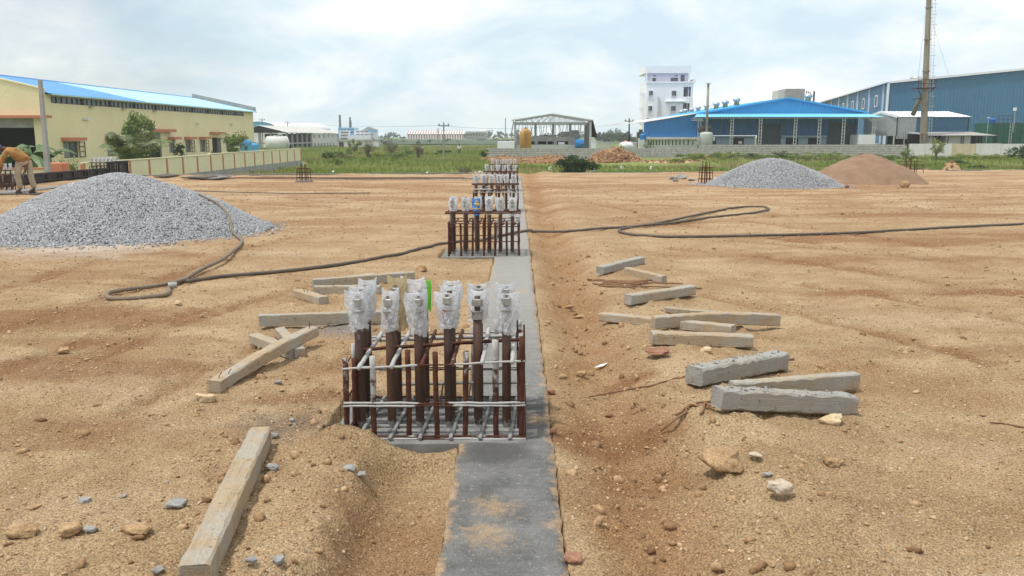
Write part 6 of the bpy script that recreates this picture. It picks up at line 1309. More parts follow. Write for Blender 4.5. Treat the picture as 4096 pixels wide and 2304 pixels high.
for i, h in enumerate(holes):
    if i < 4:
        w = MB(); w.box(h[0] - .12, h[0], D - .08, D + .3, h[2] - .12, h[3] + .12); w.box(h[1], h[1] + .12, D - .08, D + .3, h[2] - .12, h[3] + .12); w.box(h[0], h[1], D - .08, D + .3, h[3], h[3] + .12); w.box(h[0], h[1], D - .08, D + .3, h[2] - .12, h[2]); fr = w.build('window', LIL, T)
        hz = h[2] + (h[3] - h[2]) * .38; g = MB(); g.box(h[0], h[1], D + .12, D + .16, hz, h[3]); g.build('pane', GLASS_D, fr); g = MB(); g.box(h[0], h[1], D + .10, D + .2, h[2], hz); g.build('lower_panel', LILD, fr)
        g = MB(); m_ = (h[0] + h[1]) / 2; g.box(m_ - .05, m_ + .05, D + .05, D + .115, hz, h[3]); g.box(h[0] + .002, h[0] + .35, D + .02, D + .1, hz, h[3] - .05); g.build('casement', GLASS_G, fr)
    elif i < 6: g = MB(); g.box(h[0] + .1, h[1] - .5, D + 2.5, D + 2.58, h[2], h[3] - .35); g.build('balcony_door', GLASS_D, T); g = MB(); g.box(h[1] - .5, h[1] - .42, D + .1, D + .2, h[2], h[3]); g.build('balcony_post', LIL, T)
    else: g = MB(); g.box(h[0], h[1], D + .12, D + .16, h[2], h[3]); g.build('pane', GLASS_D, T)
# set-back top floor with terrace roof slab
zt0, zt1, zt2 = zs(250), zs(170), zs(103); xa_, xb_ = z4(318, 0).x, z4(735, 0).x
holes2 = [(z4(385, 0).x, z4(420, 0).x, zs(246), zs(212)), (z4(558, 0).x, z4(628, 0).x, zs(246), zs(210)), (z4(652, 0).x, z4(690, 0).x, zs(246), zs(184)), (z4(393, 0).x, z4(418, 0).x, zs(197), zs(187)), (z4(598, 0).x, z4(624, 0).x, zs(195), zs(184))]
mb = MB()
for a, b, c_, d in rects_minus(xa_, xb_, zt0, zt1, holes2): mb.box(a, b, D + .7, D + .95, c_, d)
mb.build('top_floor_wall', LILD, T)
for h in holes2: g = MB(); g.box(h[0], h[1], D + .8, D + .86, h[2], h[3]); g.build('pane', GLASS_D, T)
mb = MB(); mb.box(xa_ - .15, xb_ + .1, D + .02, D + 9, zt1 + .002, zt1 + .25); mb.box(xa_ - .15, xb_ + .1, D + .02, D + .25, zt1 + .25, zt2); mb.box(xa_ - .15, xa_ + .1, D + .26, D + 9, zt1 + .25, zt2); mb.box(xb_ - .15, xb_ + .1, D + .26, D + 9, zt1 + .25, zt2); mb.build('roof_parapet', LIL, T)
mb = MB(); mb.box(xa_ - .02, xa_ + .25, D + .0, D + .25, zt0, zt1); mb.box(xb_ - .3, xb_ - .02, D + .0, D + .25, zt0, zt1); mb.build('terrace_post', LIL, T)
mb = MB(); mb.box(x0 - .1, x1 + .25, D - .12, D - .001, zs(262), zs(248)); mb.box(z4(510, 0).x, z4(700, 0).x, D - .5, D - .001, zs(440), zs(430)); mb.build('string_course', LIL, T)
mb = MB(); mb.box(x1 + .002, x1 + .5, D + .2, D + 5, zs(250) - .1, zs(225)); mb.build('side_parapet', LIL, T)
for y in (350, 488, 625):
    mb = MB()
    for q in (.6, 2.6): mb.prism([(x0 - .002, D + q, zs(y)), (x0 - .9, D + q, zs(y)), (x0 - .9, D + q, zs(y + 12)), (x0 - .45, D + q, zs(y + 30)), (x0 - .45, D + q, zs(y + 120)), (x0 - .002, D + q, zs(y + 120))], (0, .35, 0))
    mb.build('side_fin', LIL, T)
PIPEW = M('drain_pipe_grey', (.55, .54, .58), rough=.7)
for xx, a, b in ((440, 385, 590), (455, 400, 560)): mb = MB(); q = z4(xx, 0).x; mb.tube([(q, D - .15, zs(b)), (q, D - .15, zs(a))], .07, 6); mb.build('drain_pipe', PIPEW, T)
mb = MB(); q = z4(355, 0).x
for k in (-.25, .25): mb.tube([(q + k, D + .6, zt0), (q + k, D + .6, zt1)], .05, 5)
for k in range(5): mb.box(q - .25, q + .25, D + .57, D + .63, zt0 + .3 + k * .5, zt0 + .36 + k * .5)
mb.build('terrace_ladder', LIL, T)

# ------------------------------------------------------------------ blue shed with canopy
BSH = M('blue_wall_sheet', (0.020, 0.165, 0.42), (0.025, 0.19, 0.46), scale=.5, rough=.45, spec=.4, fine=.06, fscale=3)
BSD = M('shaded_blue_wall_sheet', (0.018, 0.095, 0.23), (0.022, 0.11, 0.26), scale=.5, rough=.5, spec=.4)  # canopy shade put into the colour of the lower sheets
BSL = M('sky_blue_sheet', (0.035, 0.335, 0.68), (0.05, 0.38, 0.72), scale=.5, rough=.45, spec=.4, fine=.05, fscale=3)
CAN = M('cyan_canopy_sheet', (0.16, 0.52, 0.74), (0.20, 0.58, 0.78), scale=.6, rough=.45, spec=.4)
D = 112.0; z4b = lambda x, y: ony(2450 + x / 2.342, 220 + y / 2.342, D)
ap, eL, eR = z4b(1640, 402), z4b(785, 550), z4b(2390, 540); G0 = -1.0; zc = z4b(0, 560).z
xL, xR = z4b(845, 0).x, z4b(2345, 0).x; eL.x -= 0
T = thing('blue_shed', 'bright blue gabled shed with cyan canopy and roof ventilators', 'building', (33, D, G0))
slopeL = (ap.z - eL.z) / (ap.x - eL.x); slopeR = (ap.z - eR.z) / (eR.x - ap.x)
def topz(x): return ap.z - (slopeL * (ap.x - x) if x < ap.x else slopeR * (x - ap.x))
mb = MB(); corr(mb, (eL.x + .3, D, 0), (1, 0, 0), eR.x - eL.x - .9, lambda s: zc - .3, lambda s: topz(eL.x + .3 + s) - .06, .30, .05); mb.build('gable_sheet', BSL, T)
zb2 = z4b(0, 752).z; dr1 = (z4b(1395, 0).x, z4b(1622, 0).x, z4b(0, 640).z); dr2 = (z4b(2070, 0).x, z4b(2330, 0).x, z4b(0, 632).z)
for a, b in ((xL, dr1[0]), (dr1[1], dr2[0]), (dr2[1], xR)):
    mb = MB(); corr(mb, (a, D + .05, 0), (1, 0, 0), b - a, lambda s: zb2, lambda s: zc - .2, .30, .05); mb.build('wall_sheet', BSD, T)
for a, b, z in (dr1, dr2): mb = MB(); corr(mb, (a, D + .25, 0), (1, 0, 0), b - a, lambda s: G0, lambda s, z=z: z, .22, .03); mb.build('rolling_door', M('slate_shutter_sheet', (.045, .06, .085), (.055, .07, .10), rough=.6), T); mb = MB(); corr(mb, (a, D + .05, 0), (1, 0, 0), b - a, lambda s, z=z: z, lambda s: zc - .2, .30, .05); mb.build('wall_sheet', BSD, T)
LW = M('blue_grey_plinth_paint', (0.27, 0.34, 0.43), (0.23, 0.30, 0.385), scale=.8, rough=.85)
wh = [(z4b(880, 0).x, z4b(1005, 0).x), (z4b(1152, 0).x, z4b(1270, 0).x), (z4b(1670, 0).x, z4b(1790, 0).x), (z4b(1882, 0).x, z4b(2000, 0).x)]
for a, b in ((xL, dr1[0] - .3), (dr1[1], dr2[0] - .2)):
    mb = MB()
    for r in rects_minus(a, b, G0, zb2 - .12, [(p, q, .0, zb2 - .35) for p, q in wh]): mb.box(r[0], r[1], D + .06, D + .3, r[2], r[3])
    mb.build('plinth_wall', LW, T); mb = MB(); mb.box(a, b, D - .35, D + .04, zb2 - .22, zb2 - .05); mb.build('ledge', LW, T)
for p, q in wh: mb = MB(); mb.box(p, q, D + .2, D + .25, -.2, zb2 - .35); mb.build('opening_shade', DARK, T)
mb = MB(); mb.box(z4b(1210, 0).x, z4b(1242, 0).x, D - .5, D - .46, .62, z4b(0, 805).z); sg = mb.build('notice_board', WHITE, T); mb = MB(); q0, q1 = z4b(1213, 0).x, z4b(1239, 0).x; mb.box(q0, q1, D - .53, D - .505, .78, .9); mb.build('red_text_line', ORANGE, sg); mb = MB(); mb.box(z4b(1224, 0).x, z4b(1228, 0).x, D - .49, D - .465, -1, .62); mb.build('sign_post', STEEL, sg)
for q in ((eL, 1), (eR, -1)): mb = MB(); e = q[0]; a_ = Vector((e.x, D - .5, e.z)); b_ = Vector((ap.x, D - .5, ap.z)); corr_roof(mb, a_ if q[1] > 0 else a_, (e.x, D + 45, e.z), (ap.x, D + 45, ap.z), b_, .5, .05); mb.build('roof_sheet', BSL, T); mb = MB(); mb.bar(a_ + Vector((0, 0, -.02)), b_ + Vector((0, 0, -.02)), .10, .22); mb.build('barge_board', BSL, T)
mb = MB(); mb.box(xR, xR + .1, D + .3, D + 45, G0, eR.z - .3); mb.box(xL - .1, xL, D + .3, D + 45, G0, eL.z - .3); mb.build('side_wall', BSH, T)
# canopy
ca, cb = z4b(720, 570), z4b(2450, 585); mb = MB(); corr_roof(mb, (ca.x, D - 3.0, ca.z - .22), (cb.x, D - 3.0, ca.z - .22), (cb.x - 1.2, D - .05, ca.z + .28), (ca.x + 1.0, D - .05, ca.z + .28), .35, .05); mb.build('canopy_sheet', CAN, T)
mb = MB()
for xx in (z4b(760, 0).x, z4b(2420, 0).x):
    mb.bar((xx, D - 3, ca.z - .32), (xx, D - .1, ca.z - .32), .06, .06); mb.bar((xx, D - 3, ca.z - .62), (xx, D - .1, ca.z - .55), .06, .06)
mb.bar((ca.x + .4, D - 2.8, ca.z - .36), (cb.x - .4, D - 2.8, ca.z - .36), .06, .06)
for k in range(10): a_ = z4b(745 + k * 8, 0).x; mb.bar((a_, D - 2.8, ca.z - .36), (a_ + .25, D - 2.8, ca.z - .75), .04, .04, (0, 1, 0)); a_ = z4b(2350 + k * 11, 0).x; mb.bar((a_, D - 2.8, ca.z - .36), (a_ + .25, D - 2.8, ca.z - .7), .04, .04, (0, 1, 0))
mb.build('canopy_truss', STEEL, T)
src = None
for xx in (815, 1120, 1387, 1716, 1941, 2167, 2450):
    x = ony(2450 + xx / 2.342, 500, D - 2.8).x
    if src is None:
        mb = MB(); x00 = x
        for k in (-.16, .16): mb.box(x + k - .035, x + k + .035, D - 2.84, D - 2.76, G0, ca.z - .36)
        z = G0 + .3
        while z < ca.z - .5: mb.box(x - .125, x + .125, D - 2.83, D - 2.77, z, z + .06); z += .42
        src = mb.build('lattice_column', STEEL, T)
    else: part_copy(src, T, (x - x00, 0, 0))
def vent(x, y, z, r, label, grp, neck=None, flat=1.0):
    V = thing('roof_ventilator', label, 'ventilator', (x, y, z - .3), grp); mb = MB(); mb.lathe((x, y, z), [(r * .75, -.45 * flat), (r * .70, 0), (r * .72, .05)], 14); mb.build('neck', neck or GALV, V, smooth=True)
    mb = MB(); mb.lathe((x, y, z), [(r * .72, .052), (r * 1.02, r * .35 * flat), (r * 1.05, r * .75 * flat), (r * .8, r * 1.1 * flat), (r * .35, r * 1.28 * flat), (r * .05, r * 1.3 * flat)], 16); mb.build('turbine', GALV, V, smooth=False)
OCH = M('ochre_vent_neck', (.45, .33, .16), rough=.8)
pv = [(645, 545), (682, 535), (741, 525), (803, 510), (882, 495), (972, 478), (1056, 462), (1163, 440), (1833, 408)]
for i, (x, y) in enumerate(pv):
    d = 112 + (9 - min(i, 7)) * 4.2 if i < 8 else 120; s_ = ony(2450 + x / 2.342, 220 + y / 2.342, d); vent(s_.x, d, s_.z + .0, (.50 if i < 8 else .55) * (1 if i > 4 else .85), (ORD + ['seventh', 'eighth'])[i] + ' silver roof ventilator from left on the blue shed' if i < 8 else 'lone silver ventilator right of the blue shed ridge', 'silver ventilators on the blue shed', OCH if i > 3 else None)
# lower lean-to wing on the left
a, b = z4b(300, 628), z4b(800, 545); T = thing('blue_wing', 'lower blue wing with slotted white base left of the blue shed', 'building', (20, D + 1, G0))
mb = MB(); sl = (b.z - a.z) / (b.x - a.x); zlow = z4b(0, 768).z; x0w = z4b(318, 0).x
mb = MB(); corr(mb, (x0w, D + .6, 0), (1, 0, 0), xL + 1.0 - x0w, lambda s: zlow, lambda s: a.z + sl * (x0w - a.x + s) - .05, .30, .02); mb.build('wall_sheet', BSH, T)
mb = MB(); corr_roof(mb, (a.x, D + .3, a.z), (a.x, D + 40, a.z), (b.x, D + 40, b.z), (b.x, D + .3, b.z), .6, .04); mb.build('roof_sheet', PCON, T)
mb = MB(); mb.box(a.x - .4, xL + .2, D - .3, D + .58, zlow - .30, zlow - .02); mb.build('base_ledge', PCON, T)
wl0 = z4b(262, 0).x; sl_ = [(z4b(x, 0).x, z4b(x + 11, 0).x) for x in (355, 384, 405, 433, 461, 490, 520, 551, 585, 620, 657, 694, 735, 780)]
mb = MB()
for r in rects_minus(wl0, xL, G0, zlow - .31, [(p, q, z4b(0, 845).z, zlow - .42) for p, q in sl_]): mb.box(r[0], r[1], D + .1, D + .4, r[2], r[3])
mb.build('slotted_base', PCON, T); mb = MB(); mb.box(wl0, xL, D + 1.0, D + 1.1, G0, zlow - .31); mb.build('shade_backing', DARK, T)
mb = MB(); mb.box(z4b(262, 0).x, z4b(312, 0).x, D - 1, D + .08, G0, zlow - .35); mb.build('corner_block', PCON, T)
water_tank(z4b(303, 0).x, D - .2, zlow - .34, .42, .8, 'small dark blue drum at the corner of the blue wing', BLUE_D)
# boiler with stack
p = ony(2450 + 877 / 2.342, 560, 106.0); T = thing('boiler', 'pale green-grey upright boiler with tall thin stack before the blue shed', 'boiler', (p.x, 106, -1)); BOI = M('grey_green_boiler_paint', (.42, .45, .42), (.36, .385, .36), scale=1.5, rough=.55, spec=.4)
mb = MB(); mb.lathe((p.x, 106, 0), [(.80, -1), (.80, 1.75), (.74, 1.95), (.5, 2.05), (.2, 2.08)], 20); mb.build('boiler_shell', BOI, T, smooth=True)
mb = MB(); mb.lathe((p.x, 106, 0), [(.17, 2.06), (.15, 5), (.15, 7.75)], 10); mb.build('stack', M('dull_stack_steel', (.34, .33, .28), (.26, .25, .21), scale=1, rough=.6), T, smooth=True)
mb = MB(); mb.lathe((p.x, 106, 0), [(.30, 7.78), (.32, 7.84), (.05, 7.98)], 10); mb.build('stack_cap', GALV, T)
mb = MB(); mb.box(p.x - 1.0, p.x - .72, 105.6, 105.9, 1.0, 1.5); mb.box(p.x + .72, p.x + 1.0, 105.6, 105.9, 1.0, 1.5); mb.build('flange', GALV, T)
mb = MB(); mb.lathe((p.x - .45, 106.6, 0), [(.45, 2.0), (.5, 2.4), (.4, 2.75), (.1, 2.8)], 10); mb.lathe((p.x + .4, 106.7, 0), [(.4, 2.0), (.42, 2.5), (.3, 2.8)], 10); mb.build('burner', PD, T)
# concrete water tower block behind the ridge
a, b = ony(3117, 355, 190), ony(3218, 392, 190); T = thing('roof_tank_block', 'square concrete tank block showing behind the blue shed ridge', 'building', (a.x + 2, 192, -1)); m_ = MB(); m_.box(ony(3145, 355, 190).x, b.x, 190, 196, -1.2, a.z); m_.build('tank_wall', GCON, T); m_ = MB(); m_.box(a.x, ony(3144, 355, 190).x, 190.5, 195, -1.2, a.z - .3); m_.build('stair_wall', PCON, T)
for i, u in enumerate((3233, 3241, 3248, 3262, 3265)): m_ = MB(); q = ony(u, 362 + 3 * (i % 3), 190); m_.tube([(q.x, 191, -1), (q.x, 191, q.z)], .12, 5); m_.build('rebar_stub', PD, T)

# ------------------------------------------------------------------ big blue-grey warehouse, turned slightly to the site
WBL = M('steel_blue_wall_sheet', (0.050, 0.155, 0.265), (0.058, 0.172, 0.29), scale=.25, rough=.5, spec=.4, fine=.05, fscale=2)
th = math.atan((2837 - 2065) / CAM_F); fd = Vector((math.sin(th), math.cos(th), 0)); rd = Vector((math.cos(th), -math.sin(th), 0))
c0 = ony(3557, 330, 125); O = Vector((c0.x, 125, 0)); ev = c0.z; HW = 19.5; rise = 1.75; LEN = 110
T = thing('warehouse', 'big steel-blue warehouse with white trim filling the right background', 'building', (O.x + 15, O.y + 30, -1))
P = lambda s, d, z=0: O + rd * s + fd * d + Vector((0, 0, z))
mb = MB(); corr(mb, P(0, 0), rd, 2 * HW, lambda s: -1, lambda s: ev + rise * (1 - abs(s - HW) / HW), .40, .05, -fd); mb.build('front_sheet', WBL, T)
mb = MB(); corr(mb, P(0, 0), fd, LEN, lambda s: -1, lambda s: ev, .8, .04, -rd); mb.build('side_sheet', WBL, T)
for s_ in (0, 2 * HW):
    mb = MB(); corr_roof(mb, P(s_ - (.4 if s_ == 0 else -.4), -.3, ev + .02), P(s_ - (.4 if s_ == 0 else -.4), LEN, ev + .02), P(HW, LEN, ev + rise + .04), P(HW, -.3, ev + rise + .04), 1.0, .05); mb.build('roof_sheet', GALV, T)
    mb = MB(); mb.bar(P(s_, -.32, ev + .02), P(HW, -.32, ev + rise + .03), .12, .30); mb.build('white_barge', WHITE, T)
mb = MB(); mb.bar(P(-.45, -.3, ev + .02), P(-.45, LEN, ev + .02), .14, .22); mb.build('white_gutter', WHITE, T)
mb = MB(); mb.bar(P(-.10, -.10, -1), P(-.10, -.10, ev), .30, .30, fd); mb.build('corner_trim', WHITE, T); mb = MB(); mb.bar(P(-.10, 3.2, -1), P(-.10, 3.2, ev), .22, .22, fd); mb.build('downpipe', WHITE, T)
for i in range(1, 10): mb = MB(); mb.bar(P(-.12, 3.2 + i * 11.5, -1), P(-.12, 3.2 + i * 11.5, ev), .26, .20, fd); mb.build('downpipe', WHITE, T)
for i in range(9):
    d0 = 7.8 + i * 11.5; a_, b_ = d0, d0 + 1.9; w = MB(); zb_, zt_ = 6.0, 7.6; w.bar(P(-.09, a_, zb_), P(-.09, b_, zb_), .12, .18); w.bar(P(-.09, a_, zt_), P(-.09, b_, zt_), .12, .18); w.bar(P(-.09, a_, zb_), P(-.09, a_, zt_), .12, .18, fd); w.bar(P(-.09, b_, zb_), P(-.09, b_, zt_), .12, .18, fd); fr = w.build('window', WHITE, T)
    g = MB(); g.bar(P(-.06, a_ + .1, (zb_ + zt_) / 2), P(-.06, b_ - .1, (zb_ + zt_) / 2), .05, zt_ - zb_ - .1); g.build('louvre', FRAME_D, fr)
mb = MB()
for i in range(8): pass
vx = [(3310, 362), (3361, 360), (3411, 352), (3470, 341), (3537, 333), (3600, 320), (3660, 312), (3722, 303)]
for i in range(8):
    q = P(2.5 + i * .25, 96 - i * 13.2, ev + .35); vent(q.x, q.y, q.z, .75, (ORD + ['seventh', 'eighth'])[i] + ' low white ventilator from left on the big warehouse roof', 'ventilators on the big warehouse roof', flat=.8)
mb = MB(); mb.bar(P(-1.2, 2, -.3), P(-1.2, 60, -.3), 1.6, 1.6); mb.build('white_base_course', PCON, T)
# annex with white roof
ay = 108.0; A = lambda x, y, d=ay: ony(3500 + x / 4.139, 350 + y / 4.139, d)
T = thing('sheet_annex', 'small blue and grey sheet-metal annex with white roof at the chimney', 'building', (52, ay, -.5)); xl_, xm, xr_ = A(130, 0).x, A(410, 0).x, A(1600, 0).x; zt_, zr = A(0, 490).z, A(0, 410).z; zb_ = A(0, 755).z
mb = MB(); corr(mb, (xm, ay, 0), (1, 0, 0), A(730, 0).x - xm, lambda s: A(0, 850).z, lambda s: zt_, .25, .04); mb.build('grey_sheet', GALV, T); mb = MB(); corr(mb, (A(730, 0).x, ay, 0), (1, 0, 0), xr_ - A(730, 0).x, lambda s: zb_, lambda s: zt_, .25, .04); mb.build('blue_sheet', WBL, T)
mb = MB(); gw = xm - xl_; xp = A(280, 0).x; gl = Vector((xm, ay, 0)) - Vector((xl_, ay + 5, 0)); L = gl.length; mb = MB(); corr(mb, (xl_, ay + 5, 0), gl.normalized(), L, lambda s: A(0, 800).z, lambda s: zt_ - .15 + (zr - zt_ + .15) * (1 - abs(s / L - .52) / .52), .25, .04); mb.build('gable_sheet', GALV, T)
mb = MB(); corr_roof(mb, (xm - .1, ay - .3, zt_ + .02), (xr_ + .3, ay - .3, zt_ + .02), (A(1465, 0).x, ay + 3, zr + .15), (xp, ay + 3, zr + .15), .4, .05); mb.build('roof_sheet', WHITE, T); mb = MB(); mb.bar((xl_ - .2, ay + 5, zt_ - .1), (xp, ay + 2.6, zr + .1), .15, .3); mb.bar((xp, ay + 2.6, zr + .1), (xm - .1, ay - .25, zt_ + .05), .15, .3); mb.build('white_barge', WHITE, T)
mb = MB(); mb.tube([(xm, ay - .08, A(0, 800).z), (xm, ay - .08, zt_)], .08, 6); mb.build('downpipe', PD, T); mb = MB(); mb.tube([(xr_, ay - .05, zb_), (xr_, ay - .05, zt_)], .07, 6); mb.build('downpipe', PD, T)
for x in (140, 230, 385, 560, 1000, 1590): m_ = MB(); q = A(x, 0).x; m_.box(q - .07, q + .07, ay + (4.9 if x < 300 else .05), ay + (5.0 if x < 300 else .18), -1, A(0, 800).z); m_.build('leg', STEEL, T)
mb = MB(); mb.box(A(400, 0).x, A(1600, 0).x, ay + 2, ay + 2.2, -1, zb_); mb.build('undercroft_shade', DARK, T)
# low grey canopy in front, machines and walls below it
T = thing('low_canopy', 'low grey lean-to canopy on thin posts behind the white wall', 'canopy', (58, 104, -.9)); y0 = 103.0; B_ = lambda x, y, d=y0: ony(3500 + x / 4.139, 350 + y / 4.139, d)
mb = MB(); corr_roof(mb, (B_(960, 0).x, y0, B_(0, 795).z), (B_(2110, 0).x, y0, B_(0, 795).z), (B_(1930, 0).x, y0 + 3.6, B_(0, 752).z + .15), (B_(820, 0).x, y0 + 3.6, B_(0, 765).z + .15), .3, .03); mb.build('roof_sheet', GCON, T)
for x in (880, 985, 1060, 1225, 1310, 1535, 1568, 1790, 1850, 2080, 2105): m_ = MB(); q = B_(x, 0).x; m_.box(q - .05, q + .05, y0 + .3, y0 + .4, -1, B_(0, 800).z); m_.build('post', PD, T)
mb = MB(); mb.box(B_(1360, 0).x, B_(1775, 0).x, y0 + 1.5, y0 + 3, -1, B_(0, 800).z); mb.build('white_room', WHITE, T); mb = MB(); mb.box(B_(1040, 0).x, B_(1170, 0).x, y0 + 1.8, y0 + 3, -1, B_(0, 810).z); mb.build('grey_cabinet', GALV, T); mb = MB(); mb.box(B_(820, 0).x, B_(2110, 0).x, y0 + 3.3, y0 + 3.4, -1, B_(0, 770).z); mb.build('shade_back', DARK, T)
mb = MB(); mb.box(A(-150, 0).x, A(125, 0).x, ay + 1, ay + 4, -1, A(0, 780).z); tag(mb.build('white_shed', WHITE), 'low white shed between blue shed and annex', 'shed')
# chimney
T = thing('chimney', 'tall rust-streaked steel chimney with ladder and platform', 'chimney', (0, 0, 0)); cy = 103.6; cb_, ct = ony(3692, 590, cy), ony(3718, -60, cy); T.location = (cb_.x, cy, -1); BASE[T] = Vector((cb_.x, cy, -1))
CHIM = M('streaked_chimney_steel', (0.30, 0.265, 0.215), (0.215, 0.175, 0.13), scale=1.6, rough=.85, fine=.2, fscale=8, spots=[((0.17, 0.085, 0.05), 2.2, .58)], stretch=(1, 1, .25))
tip = cb_ + (ct - cb_) * 1.25; base = cb_ - (ct - cb_).normalized() * 2.0; k = 7; pts = [base.lerp(tip, i / k) for i in range(k + 1)]
mb = MB(); mb.tube(pts, [.42 - .18 * i / k for i in range(k + 1)], 16); mb.build('flue', CHIM, T, smooth=True)
mb = MB()
for i in range(1, k): q = pts[i]; r = .44 - .18 * i / k; mb.tube([q, q + Vector((0, 0, .14))], r + .05, 16)
mb.build('flange', CHIM, T)
ld = MB(); ofs = Vector((.62, -.35, 0))
for s_ in (-.17, .17): ld.tube([base + ofs + Vector((s_, 0, 1)), tip + ofs * .72 + Vector((s_, 0, -1))], .025, 4)
n = 60
for i in range(n): q = (base + ofs + Vector((0, 0, 1))).lerp(tip + ofs * .72 + Vector((0, 0, -1)), i / n); ld.box(q.x - .17, q.x + .17, q.y - .015, q.y + .015, q.z, q.z + .03)
ld.build('ladder', STEEL, T)
cg = MB()
for i in range(12, n, 3): q = (base + ofs + Vector((0, 0, 1))).lerp(tip + ofs * .72 + Vector((0, 0, -1)), i / n); cg.tube([q + Vector((-.3 + .0, 0, 0)), q + Vector((-.25, -.4, 0)), q + Vector((.2, -.5, 0)), q + Vector((.35, 0, 0))], .02, 4)
cg.build('ladder_cage', STEEL, T)
pl = MB(); q = ony(3698, 352, cy); 
pl.box(q.x - 1.15, q.x + 1.0, cy - .8, cy + .8, q.z - .08, q.z)
for x in (-1.1, -.5, .4, .95): pl.box(q.x + x - .03, q.x + x + .03, cy - .8, cy - .74, q.z, q.z + .95)
for z in (.45, .92): pl.box(q.x - 1.12, q.x + .98, cy - .81, cy - .75, q.z + z, q.z + z + .05)
pl.bar((q.x - 1.0, cy - .5, q.z - .1), (q.x - .4, cy, q.z - .9), .07, .07, (0, 1, 0)); pl.bar((q.x + .9, cy - .5, q.z - .1), (q.x + .4, cy, q.z - .7), .07, .07, (0, 1, 0)); pl.build('platform', RUST, T)
d0, d1 = ony(3652, 458, 106), ony(3690, 375, 104); mb = MB(); mb.tube([d0, d1], [.28, .22], 10); mb.build('inclined_duct', CHIM, T, smooth=True)
mb = MB(); a_, b_ = ony(3650, 397, cy), ony(3690, 392, cy); mb.bar(a_, b_, .08, .10); mb.build('stub_arm', PD, T)
wire([ony(3725, 70, cy), ony(3797, 303, 130)], 'right guy wire of the chimney', .012, .2); wire([ony(3700, 60, cy), ony(3672, 320, 118)], 'left guy wire of the chimney', .012, .2)
# green tanks, drums, lamp
GRN = M('dark_green_tank_paint', (0.020, 0.105, 0.075), (0.03, 0.13, 0.09), scale=1, rough=.55, fine=.1, fscale=5)
for i, (u0, u1, dd) in enumerate(((3968, 4050, 106), (4062, 4200, 107))):
    a, b = ony(u0, 492, dd), ony(u1, 492, dd); T = thing('green_tank', ['left dark green steel tank with ribs behind the white wall', 'right dark green steel tank with ribs at the picture edge'][i], 'tank', (a.x, dd, -1), 'green steel tanks'); mb = MB(); mb.box(a.x, b.x, dd, dd + 4, -1, a.z); mb.build('tank_shell', GRN, T); n = 3 if i == 0 else 5
    for k in range(n + 1): m_ = MB(); x = a.x + (b.x - a.x) * k / n; m_.box(x - .05, x + .05, dd - .1, dd - .002, -1, a.z); m_.build('rib', GRN, T)
    for z in (a.z - .06, a.z - .9, a.z - 1.7): m_ = MB(); m_.box(a.x - .06, b.x + .06, dd - .13, dd - .004, z, z + .09); m_.build('stringer', GRN, T)
    lm = MB(); xq = b.x - .25
    for s_ in (-.14, .14): lm.box(xq + s_ - .02, xq + s_ + .02, dd - .3, dd - .25, -1, a.z)
    for k in range(9): lm.box(xq - .14, xq + .14, dd - .29, dd - .26, -.6 + k * .4, -.56 + k * .4)
    lm.build('ladder', STEEL, T)
    if i == 0:
        hr_ = MB()
        for k in range(4): x = a.x + .9 + k * .55; hr_.tube([(x, dd + .2, a.z), (x, dd + .2, a.z + .9)], .025, 4)
        hr_.tube([(a.x + .3, dd + .2, a.z + .2), (a.x + .9, dd + .2, a.z + .9), (a.x + 2.6, dd + .2, a.z + .9)], .025, 4); hr_.tube([(a.x + .9, dd + .2, a.z + .45), (a.x + 2.6, dd + .2, a.z + .45)], .02, 4); hr_.build('handrail', RUST, T)
        for k, x in enumerate((a.x + .15, a.x + .55)): water_tank(x, dd + .6, a.z, .24, .6, ['left', 'right'][k] + ' bright blue drum on top of the green tank', BLUE_DR if False else M('bright_blue_drum_paint', (.02, .17, .62), rough=.4), 'bright blue drums on the green tank')
a = ony(4060, 437, 106.5); T = thing('flood_lamp', 'white flood lamp on a thin post above the green tanks', 'lamp', (a.x, 106.5, -1)); mb = MB(); mb.tube([(a.x + .1, 106.5, 2), (a.x + .05, 106.5, a.z - .2)], .03, 5); mb.build('post', STEEL, T); mb = MB(); mb.box(a.x - .16, a.x + .16, 106.4, 106.6, a.z - .18, a.z + .2); mb.build('lamp_head', WHITE, T)
a = ony(3955, 472, 106.5); T = thing('flood_lamp', 'small lamp on a thin post left of the green tanks', 'lamp', (a.x, 106.5, -1)); mb = MB(); mb.tube([(a.x - .06, 106.5, -1), (a.x, 106.5, a.z)], .03, 5); mb.build('post', STEEL, T); mb = MB(); mb.box(a.x - .15, a.x + .12, 106.4, 106.6, a.z, a.z + .09); mb.build('lamp_head', WHITE, T)
# ------------------------------------------------------------------ vegetation
LEAF = np.array([(0, -.5, 0), (.42, 0, .10), (0, .5, 0), (-.42, 0, .10)]); LEAF_F = [(0, 1, 2, 3)]
G_DARK = M_attr('dark_leaf', [(0, (0.018, 0.040, 0.014)), (.6, (0.045, 0.085, 0.026)), (1, (0.085, 0.130, 0.042))], rough=.7, transl=.25)
G_MID = M_attr('mid_leaf', [(0, (0.075, 0.12, 0.03)), (.6, (0.17, 0.24, 0.065)), (1, (0.28, 0.35, 0.11))], rough=.75, transl=.3)
G_YEL = M_attr('yellow_green_leaf', [(0, (0.13, 0.165, 0.04)), (.6, (0.29, 0.34, 0.095)), (1, (0.42, 0.45, 0.16))], rough=.8, transl=.3)
G_FAR = M_attr('far_leaf', [(0, (0.012, 0.030, 0.014)), (.6, (0.030, 0.058, 0.028)), (1, (0.055, 0.090, 0.042))], rough=.9)
G_DRY = M_attr('dry_leaf', [(0, (0.10, 0.085, 0.055)), (.6, (0.19, 0.165, 0.105)), (1, (0.27, 0.25, 0.15))], rough=.9, transl=.2)
BARK = M('brown_bark', (0.11, 0.085, 0.06), (0.16, 0.13, 0.095), scale=6, rough=.95)
